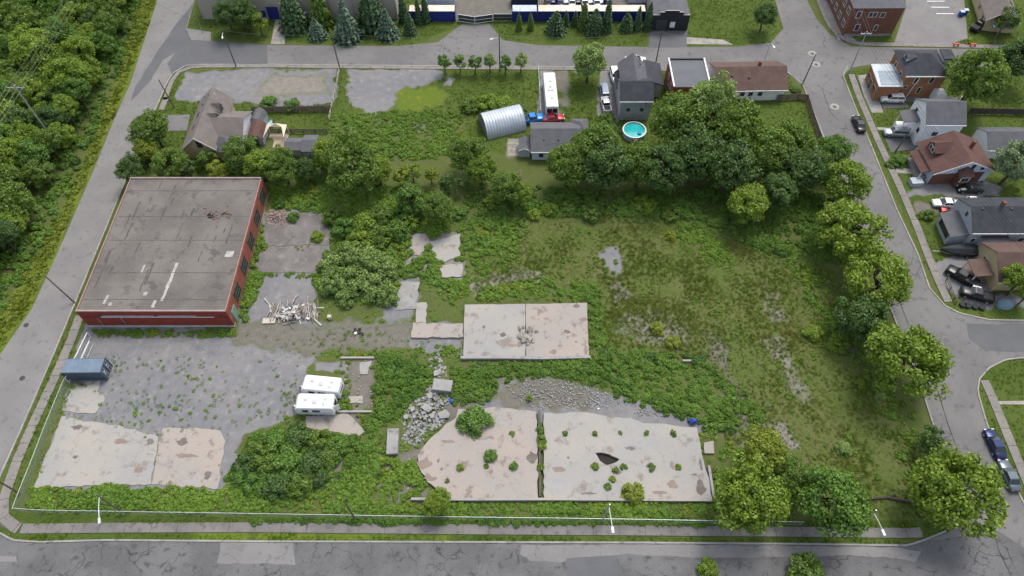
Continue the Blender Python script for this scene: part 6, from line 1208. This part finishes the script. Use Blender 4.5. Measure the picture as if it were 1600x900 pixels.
pole('wooden pole at the gravel corner pavement', 272, 168, 7.0, (-.4, .2)); W13 = pole('wooden pole beside the flower bed', 1399, 237, 6.2, (.2, 0)); W14 = pole('wooden pole with crossarm at the corner house', 1590, 476, 9.0, (0, 0), None, 1.0); W7 = pole('wooden pole at the orange roadside barriers', 1549, 68, 8.5)
T1 = pole('tall transmission pole with crossarms standing in the wood', 93, 232, 15.5, (0, 0), None, 1.6, GALV, r=.2)
for x, y, lb in ((1493, 72, 'orange roadside barrier before the car park'), (1519, 72.5, 'orange roadside barrier at the tan bungalow drive')):
    o = MB().cbox((0, 0, .5), (1.3, .2, .25)).cbox((-.5, 0, .22), (.08, .5, .44)).cbox((.5, 0, .22), (.08, .5, .44)).build('road_barrier', plain('barrier_orange_%d' % x, (.75, .14, .04), .5)); o.location = (*P(x, y), .09); tag(o, lb, 'barrier')
def wire(label, a, b, sag=.8, r=.022, n=14, off=(0, 0, 0)):
    a = Vector(a)+Vector(off); b = Vector(b)+Vector(off); pts = []
    for i in range(n+1): s = i/n; q = a.lerp(b, s); q.z -= sag*4*s*(1-s); pts.append(q)
    tag(MB().path(pts, r, 3).build('power_line', GALV if r < .02 else DARK), label, 'wire')
up = Vector((0, 0, -.3))
for i, (a, b) in enumerate(((W1, W2), (W2, W3), (W3, W4), (W4, W5), (W5, W6))): wire('overhead wire between poles along the cross road, span %s' % ('beside the gravel pad', 'above the saplings', 'over the motorhome', 'behind the brick shop', 'over the crossing')[i], a+up, b+up, .9)
wire('overhead wire from the gravel pad pole over the road corner', W1+up, (*P(240, 40), 8), .8)
SE = Vector((*P(1660, 640), 9.5))
for k, o in enumerate((-1.0, -.35, .35, 1.0)): wire('overhead wire above the front gardens, strand %s' % ('nearest the street', 'second from the street', 'third from the street', 'nearest the houses')[k], W6+Vector((o, 0, -.3)), W14+Vector((o, 0, -.3)), 1.6, .024, 20); wire('overhead wire crossing the side street, strand %s' % ('nearest the street', 'second from the street', 'third from the street', 'nearest the houses')[k], W14+Vector((o, 0, -.3)), SE+Vector((o, 0, 0)), 1.0, .024)
for k, o in enumerate((-1.0, .35, 1.0)): wire('overhead wire over the apartment house, strand %s' % ('nearest the road', 'in the middle', 'nearest the car park')[k], W6+Vector((o, 0, -.3)), Vector((*P(1285, -60), 10))+Vector((o, 0, 0)), .9, .022)
for k, o in enumerate((-1.5, -.6, .6, 1.5)):
    nm = ('outermost to the wood', 'second from the wood', 'second from the road', 'outermost to the road')[k]
    wire('transmission wire running down along the wood, strand %s' % nm, T1+Vector((o, 0, -.2)), Vector((*P(-60, 380), 13))+Vector((o, 0, 0)), 1.8, .018, 20); wire('transmission wire running up over the wood, strand %s' % nm, T1+Vector((o, 0, -.2)), Vector((*P(215, -40), 15))+Vector((o, 0, 0)), 1.8, .018, 20)
# ------------------------------------------------------------------ fences and gates
fm, fn, fl, fb = newmat('chain_link_mesh'); nt = NT(fm); co = coords(nt); sx = nt.new('ShaderNodeSeparateXYZ'); fl.new(co, sx.inputs[0])
s_ = nt.math('ADD', sx.outputs[0], sx.outputs[1]); d1 = nt.math('FRACT', nt.math('MULTIPLY', nt.math('ADD', s_, sx.outputs[2]), 14)); d2 = nt.math('FRACT', nt.math('MULTIPLY', nt.math('SUBTRACT', s_, sx.outputs[2]), 14))
wf = nt.math('MAXIMUM', nt.math('LESS_THAN', d1, .11), nt.math('LESS_THAN', d2, .11)); fb.inputs['Base Color'].default_value = (.36, .40, .40, 1); fb.inputs['Metallic'].default_value = .3; fb.inputs['Roughness'].default_value = .5
fl.new(wf, fb.inputs['Alpha'])
def chain_fence(label, px, h, gap=3.0, z=0):
    pts = resample([Vector(P(*q)) for q in px], gap); o0 = pts[0]; t = empty('chain_link_fence', (o0.x, o0.y, z), 0, label, 'fence'); rs_ = random.Random(2); tops = []
    for p in pts: q = p-o0; MB().tube((q.x, q.y, -.1), (q.x, q.y, h+.05), .035, .035, 6).build('post', GALV, t); tops.append(Vector((q.x, q.y, h+rs_.uniform(-.08, .03))))
    for a, b in zip(tops[:-1], tops[1:]):
        MB().tube(a, b, .035, .035, 5).build('top_rail', STEELW, t); MB().quad((a.x, a.y, .03), (b.x, b.y, .03), (b.x, b.y, b.z), (a.x, a.y, a.z)).build('mesh_panel', fm, t)
    return t
chain_fence('chain link fence along the front pavement', [(30,800),(64,802.5),(200,805),(400,808),(560,811),(700,813),(850,815),(1000,817),(1100,819),(1250,821)], 1.75)
chain_fence('chain link fence between the west pavement and the yard', [(30,800),(42,768),(70,695),(88,650),(108,600)], 1.7)
chain_fence('chain link fence along the road side of the brick building', [(140,508),(160,460),(185,395),(205,340),(222,295)], 1.5, 3.5)
def gate(label, px, h=1.5):
    a, b = [Vector(P(*q)) for q in px]; t = empty('yard_gate', (a.x, a.y, 0), 0, label, 'gate'); d = b-a
    for s in (0, .5, 1): MB().tube((*(d*s), 0), (*(d*s), h), .05, .05, 6).build('post', WHITE_P, t)
    MB().tube((0, 0, h), (*d, h), .075, .075, 6).build('top_bar', WHITE_P, t); MB().tube((0, 0, .25), (*d, .25), .045, .045, 6).build('lower_bar', WHITE_P, t); MB().quad((0, 0, .25), (*d, .25), (*d, h), (0, 0, h)).build('mesh_panel', fm, t)
gate('long white tubular yard gate beside the pavement', [(109,598),(143,527)]); gate('second white gate leaf standing open beside the container', [(129,578),(146,540)], 1.4)
def rail_fence(label, px, h, boards, gap=2.4, mat=None, name='rail_fence', bw=.14):
    pts = resample([Vector(P(*q)) for q in px], gap); o0 = pts[0]; t = empty(name, (o0.x, o0.y, 0), 0, label, 'fence'); m = mat or WOODF
    for p in pts: q = p-o0; MB().box(q.x-.07, q.y-.07, -.1, q.x+.07, q.y+.07, h+.05).build('post', m, t)
    for a, b in zip(pts[:-1], pts[1:]):
        a, b = a-o0, b-o0; an = math.atan2((b-a).y, (b-a).x); mid = (a+b)/2
        for z in boards: MB().cbox((mid.x, mid.y, z), ((b-a).length, .05, bw), (0, 0, an)).build('board', m, t)
    return t
rail_fence('wooden board fence round the bungalow lawn', [(1213,157),(1259,155),(1268,185),(1281,222)], 1.5, (.2, .45, .7, .95, 1.2, 1.42), 2.2, None, 'board_fence', .2)
rail_fence('pale wooden rail fence between the gravel pads', [(531,112),(527,135),(520,165),(515,190)], 1.2, (.4, .75, 1.1), 2.0, surf('pale_rail_wood', (.42, .36, .30), (.34, .29, .24), 1., .9))
rail_fence('white wire fence beside the motorhome drive', [(841,109),(843,140),(844,178)], 1.1, (.6, 1.05), 2.2, GALV, 'wire_fence', .05)
rail_fence('dark board fence behind the white house lawn', [(1512,178),(1560,179),(1640,181)], 1.6, (.2, .45, .7, .95, 1.2, 1.45), 2.4, surf('dark_fence_wood', (.08, .065, .055), (.06, .05, .045), 1, .9), 'board_fence', .22)
rail_fence('dark low fence behind the back lawn of the tan house', [(400,208),(450,208),(512,208)], 1.1, (.3, .6, .95), 2.4, surf('mossy_fence_wood', (.10, .09, .075), (.08, .07, .06), 1, .9), 'board_fence', .2)
rail_fence('weathered rail fence by the corner garden', [(1478,438),(1484,455),(1492,475)], .9, (.4, .8), 2.)
# palisade of slats behind the gravel pad: each slat a piece
a, b = Vector(P(395, 176)), Vector(P(518, 174)); t = empty('picket_fence', (a.x, a.y, 0), 0, 'weathered picket fence behind the gravel pad', 'fence'); n = 58; pr = random.Random(9)
for i in range(n): q = (b-a)*(i/(n-1)); MB().cbox((q.x, q.y+pr.uniform(-.04, .04), .8), (.24, .04, 1.6+pr.uniform(-.15, .15)), (pr.uniform(-.08, .08), pr.uniform(-.05, .05), 0)).build('picket', WOODF, t)
for z in (.4, 1.2): MB().cbox(((b-a).x/2, (b-a).y/2+.06, z), ((b-a).length, .05, .1)).build('rail', WOODF, t)
# yard gate with dark leaves
t = empty('steel_gate', (*P(716, 33.5), 0), 0, 'double leaf dark steel gate with white frame in the container row', 'gate'); sc_ = scale_at(33.5)
for k, (u0, u1, y0_, y1_) in enumerate(((0, 26, 0, -.9), (26.5, 54, -.9, 0), (55, 84, .1, .1))):
    x0_, x1_ = u0*sc_, u1*sc_; f_ = MB(); d_ = MB()
    for x_, y_ in ((x0_, y0_), (x1_, y1_)): f_.box(x_-.06, y_-.06, 0, x_+.06, y_+.06, 1.9)
    for z_ in (.15, .95, 1.85): f_.add([(x0_, y0_-.05, z_-.05), (x1_, y1_-.05, z_-.05), (x1_, y1_+.05, z_-.05), (x0_, y0_+.05, z_-.05), (x0_, y0_-.05, z_+.05), (x1_, y1_-.05, z_+.05), (x1_, y1_+.05, z_+.05), (x0_, y0_+.05, z_+.05)], [(3,2,1,0),(4,5,6,7),(0,1,5,4),(1,2,6,5),(2,3,7,6),(3,0,4,7)])
    o = f_.build('leaf_frame', WHITE_P if k < 2 else GALV, t); d_.quad((x0_, y0_, .1), (x1_, y1_, .1), (x1_, y1_, 1.8), (x0_, y0_, 1.8)); d_.build('panel', DARK, o)
# ------------------------------------------------------------------ rubble, stones and scrap
def rock_mesh(seed, flat=.7, n=22):
    r = np.random.default_rng(seed); bm = bmesh.new(); bmesh.ops.create_icosphere(bm, subdivisions=1, radius=.5)
    for v in bm.verts: v.co *= float(r.uniform(.72, 1.15)); v.co.z *= flat
    me = bpy.data.meshes.new('stone'); bm.to_mesh(me); bm.free(); return me
def chunk_mesh(seed):
    r = random.Random(seed); n = r.choice((4, 5, 6)); b = MB(); b.prism([(.5*math.cos(6.283*i/n+r.uniform(-.3, .3))*r.uniform(.7, 1.1), .5*math.sin(6.283*i/n+r.uniform(-.3, .3))*r.uniform(.6, 1.0)) for i in range(n)], -.14, .14); return b.mesh('concrete_chunk')
STONE = [surf('field_stone_%d' % i, c, tuple(q*.75 for q in c), 2., .9, None, 4, .12) for i, c in enumerate(((.33, .31, .265), (.28, .255, .21), (.20, .18, .165)))]
ROCKS = [rock_mesh(i) for i in range(6)]
sr = random.Random(6)
for i, (x, y, s) in enumerate([(813,511,.75),(818,511,.5),(814,515,.7),(816,521,1.0),(813,527,.9),(820,529,.8),(823,527,.9),(828,524,.8),(828,518,1.0),(830,512,.8),(818,533,.85),(824,534,.7),(828,530,.7),(832,531,.6),(827,534,.75),(825,538,.6),(821,525,.7),(838,518,.5),(833,534,.45)]):
    o = link('boulder', ROCKS[i % 6].copy()); o.data.materials.append(STONE[i % 3]); o.location = (*P(x, y, .55), .55+.24*s); o.scale = (s*1.35, s*1.15, s*1.1); o.rotation_euler = (0, 0, sr.uniform(0, 6)); tag(o, ('grey', 'tan', 'dark')[(0, 1, 2)[i % 3]]+' round boulder in the stone heap on the square floor', 'boulder', ('grey', 'tan', 'dark')[i % 3]+' boulders of the stone heap')
RUB = surf('broken_concrete', (.30, .295, .285), (.20, .20, .195), .8, .95, (.3, .25, .21), 1.4, .12, 9.); RUBB = surf('brick_rubble', (.36, .27, .23), (.28, .21, .18), 1.2, .95, (.42, .36, .32), 2.); CH = [chunk_mesh(i) for i in range(7)]
protos('rubble', CH, RUB); protos('bricks', CH[:4]+ROCKS[:2], RUBB)
def rubble(name, label, key, polys, n_per, lo, hi, hgt, seed):
    x, y, s = grow([(p, n_per, lo, hi) for p in polys], seed, avoid=False); rng = np.random.default_rng(seed); sd = np.max([poly_sd(x, y, PP(p)) for p in polys], 0); z = np.clip(sd*.4, 0, 1)*hgt*rng.uniform(.1, 1, len(x)); s = lo+(hi-lo)*rng.random(len(x))**2.2
    o = scatter(name, label, 'rubble', key, x, y, z+.05, np.stack([s, s, s*rng.uniform(.7, 1.4, len(x))], 1), seed); at = o.data.attributes['turn']; at.data.foreach_set('vector', np.stack([rng.normal(size=len(x))*.4, rng.normal(size=len(x))*.4, rng.random(len(x))*6.28], 1).astype(np.float32).ravel()); return o
rubble('concrete_rubble', 'heap of broken grey concrete spilling beside the pinkish floor', 'rubble', [[(628,690),(622,660),(640,630),(655,612),(670,600),(690,610),(704,628),(702,650),(690,664),(665,686),(648,698)], [(672,560),(685,545),(690,560),(698,590),(690,602),(672,598)]], 15, .14, .8, .5, 71)
rubble('gravel_rubble', 'loose stone rubble along the broken edge of the big floor', 'rubble', [[(790,600),(860,590),(960,614),(985,632),(920,640),(850,640),(800,625)], [(985,632),(1040,645),(1060,655),(990,648)]], 15, .07, .42, .15, 72)
rubble('brick_rubble', 'pale pink heap of old bricks beside the brick building', 'bricks', [[(412,335),(425,328),(445,328),(452,345),(440,355),(418,348)]], 22, .18, .5, 1.0, 73)
rubble('scattered_brick_rubble', 'scattered brick and stone fragments around the floors', 'bricks', [[(535,565),(580,560),(582,640),(550,640)], [(515,728),(560,720),(570,750),(520,750)], [(590,690),(612,665),(600,650),(580,690)], [(615,720),(665,700),(668,770),(630,775)], [(1110,695),(1130,690),(1125,720)]], 1.6, .12, .45, .1, 74)
for x, y, L_, W_, H_, rz, lb in [(692,603,3.0,1.9,1.0,-8,'big rectangular concrete block on the rubble heap'),(614,690,1.7,3.9,.9,2,'long upright concrete block beside the rubble heap')]:
    c = P(x, y, .6); b = MB().cbox((0, 0, H_/2), (L_, W_, H_), (0, 0, 0)); o = b.build('concrete_block', CONC_G); o.location = (*c, .1); o.rotation_euler = (R(3), R(-2), R(rz)); md = o.modifiers.new('worn', 'BEVEL'); md.width = .08; md.segments = 2; tag(o, lb, 'concrete block')
for i, (x, y, s, rz, lb) in enumerate([(694,648,2.1,10,'large flat broken slab at the rubble heap foot'),(683,582,1.6,60,'thin tilted slab at the neck of the rubble heap'),(668,636,2.0,5,'flat slab lying across the rubble heap'),(676,650,1.3,40,'triangular slab in the rubble heap'),(645,640,1.1,70,'small bluish slab on the upper rubble'),(634,652,.9,20,'pale slab on the lower rubble'),(672,618,1.2,80,'narrow slab standing near the big block')]):
    o = link('broken_slab', CH[i % 7].copy()); o.data.materials.append(CONC_G); o.location = (*P(x, y, .5), .55); o.scale = (s, s, .7); o.rotation_euler = (R(8-3*i % 11), R(6*(i % 3)-5), R(rz)); tag(o, lb, 'slab')
# scrap heap
t = empty('scrap_heap', (*P(455, 492), 0), 0, 'heap of scrap boards, panels and junk beside the brick building', 'scrap heap'); rr_ = random.Random(14)
TIMB = [surf('scrap_timber_%d' % i, c, tuple(q*.8 for q in c), 2., .9) for i, c in enumerate(((.36, .32, .28), (.26, .22, .19), (.5, .47, .43), (.18, .16, .15)))]
for i in range(64):   # loose boards of the middle
    a = rr_.gauss(0, 1.7); b_ = rr_.gauss(.4, 1.1); zz_ = max(.1, 1.0-.3*abs(a)*.8-.3*abs(b_))*rr_.uniform(.3, 1); MB().cbox((a, b_, zz_+.1), (rr_.uniform(.9, 2.8), rr_.uniform(.07, .2), .06), (rr_.uniform(-.2, .2), rr_.uniform(-.35, .35), rr_.choice([1.2, 1.5, 1.9, .9, 2.2, .2])+rr_.uniform(-.3, .3))).build('board', rr_.choice(TIMB), t)
for i in range(52):   # long sticks stacked side by side at both ends
    sd_ = rr_.random() < .6; a = rr_.uniform(1.4, 4.4) if sd_ else rr_.uniform(-3.6, -2.0); b_ = rr_.gauss(.5, .35); MB().cbox((a, b_, .12+.3*rr_.random()), (rr_.uniform(2.0, 3.6), rr_.uniform(.06, .12), .06), (0, rr_.uniform(-.12, .12), (1.85 if sd_ else 1.45)+rr_.uniform(-.16, .16))).build('stick', rr_.choice(TIMB), t)
PANELS = [plain('junk_white', (.58, .58, .56), .6), plain('junk_teal', (.16, .27, .28), .6), plain('junk_blue', (.09, .13, .22), .6), plain('junk_black', (.02, .02, .025), .6), plain('junk_cream', (.48, .44, .36), .7)]
for i in range(44): a = rr_.gauss(-.3, 1.25); b_ = rr_.gauss(.3, 1.0); MB().cbox((a, b_, max(.15, .9-.25*abs(a)-.3*abs(b_))*rr_.uniform(.5, 1.1)+.15), (rr_.uniform(.2, 1.1), rr_.uniform(.12, .5), rr_.uniform(.04, .2)), (rr_.uniform(-.5, .5), rr_.uniform(-.5, .5), rr_.uniform(0, 3))).build('panel', rr_.choice((PANELS[0], TIMB[0], PANELS[0], PANELS[1], PANELS[3], TIMB[2], TIMB[1], PANELS[0], PANELS[3])), t)
o = MB().cbox((0, 0, .2), (2.1, 1.0, .12), (.1, 0, .03)).build('discarded_plywood', PANELS[4]); o.location = (*P(421, 502), 0); tag(o, 'pale cream board lying at the foot of the scrap heap', 'board'); o = MB().cbox((0, 0, .1), (2.2, .25, .1), (0, 0, -.75)).build('loose_plank', TIMB[2]); o.location = (*P(496, 503), .0); tag(o, 'pale plank lying east of the scrap heap', 'plank'); o = MB().cbox((0, 0, .45), (.55, .5, .8)).cbox((.0, -.02, .88), (.6, .55, .06)).build('old_cooker', PANELS[4]); o.location = (*P(516, 498), 0); tag(o, 'cream discarded cooker standing beyond the scrap heap', 'cooker')
b = MB()
for i in range(9): b.cbox((rr_.gauss(0, .5), rr_.gauss(0, .3), .15), (rr_.uniform(.2, .6), .3, .2), (rr_.uniform(-.4, .4), 0, rr_.uniform(0, 3)))
o = b.build('rubbish_bag', PANELS[3]); o.location = (*P(560, 520), 0); tag(o, 'torn dark rubbish bag on the dirt track', 'rubbish')
o = MB().cbox((0, 0, .12), (.7, .4, .2), (.1, .1, .4)).build('litter_sheet', PANELS[0]); o.location = (*P(557, 521), 0); tag(o, 'white sheet of litter beside the torn bag', 'litter')
t = empty('patio', (*P(793, 244), 0), 0, 'tiled stone patio beside the little grey shed', 'patio')
for i in range(6):
    for j in range(6):
        MB().box(i*.86+.02, j*.8+.02, 0, i*.86+.84, j*.8+.78, .06+.01*((i+j) % 3)).build('tile', STONE[(i*2+j) % 2], t)
print('objects', len(bpy.data.objects), 'tris', sum(len(m.polygons) for m in bpy.data.meshes))
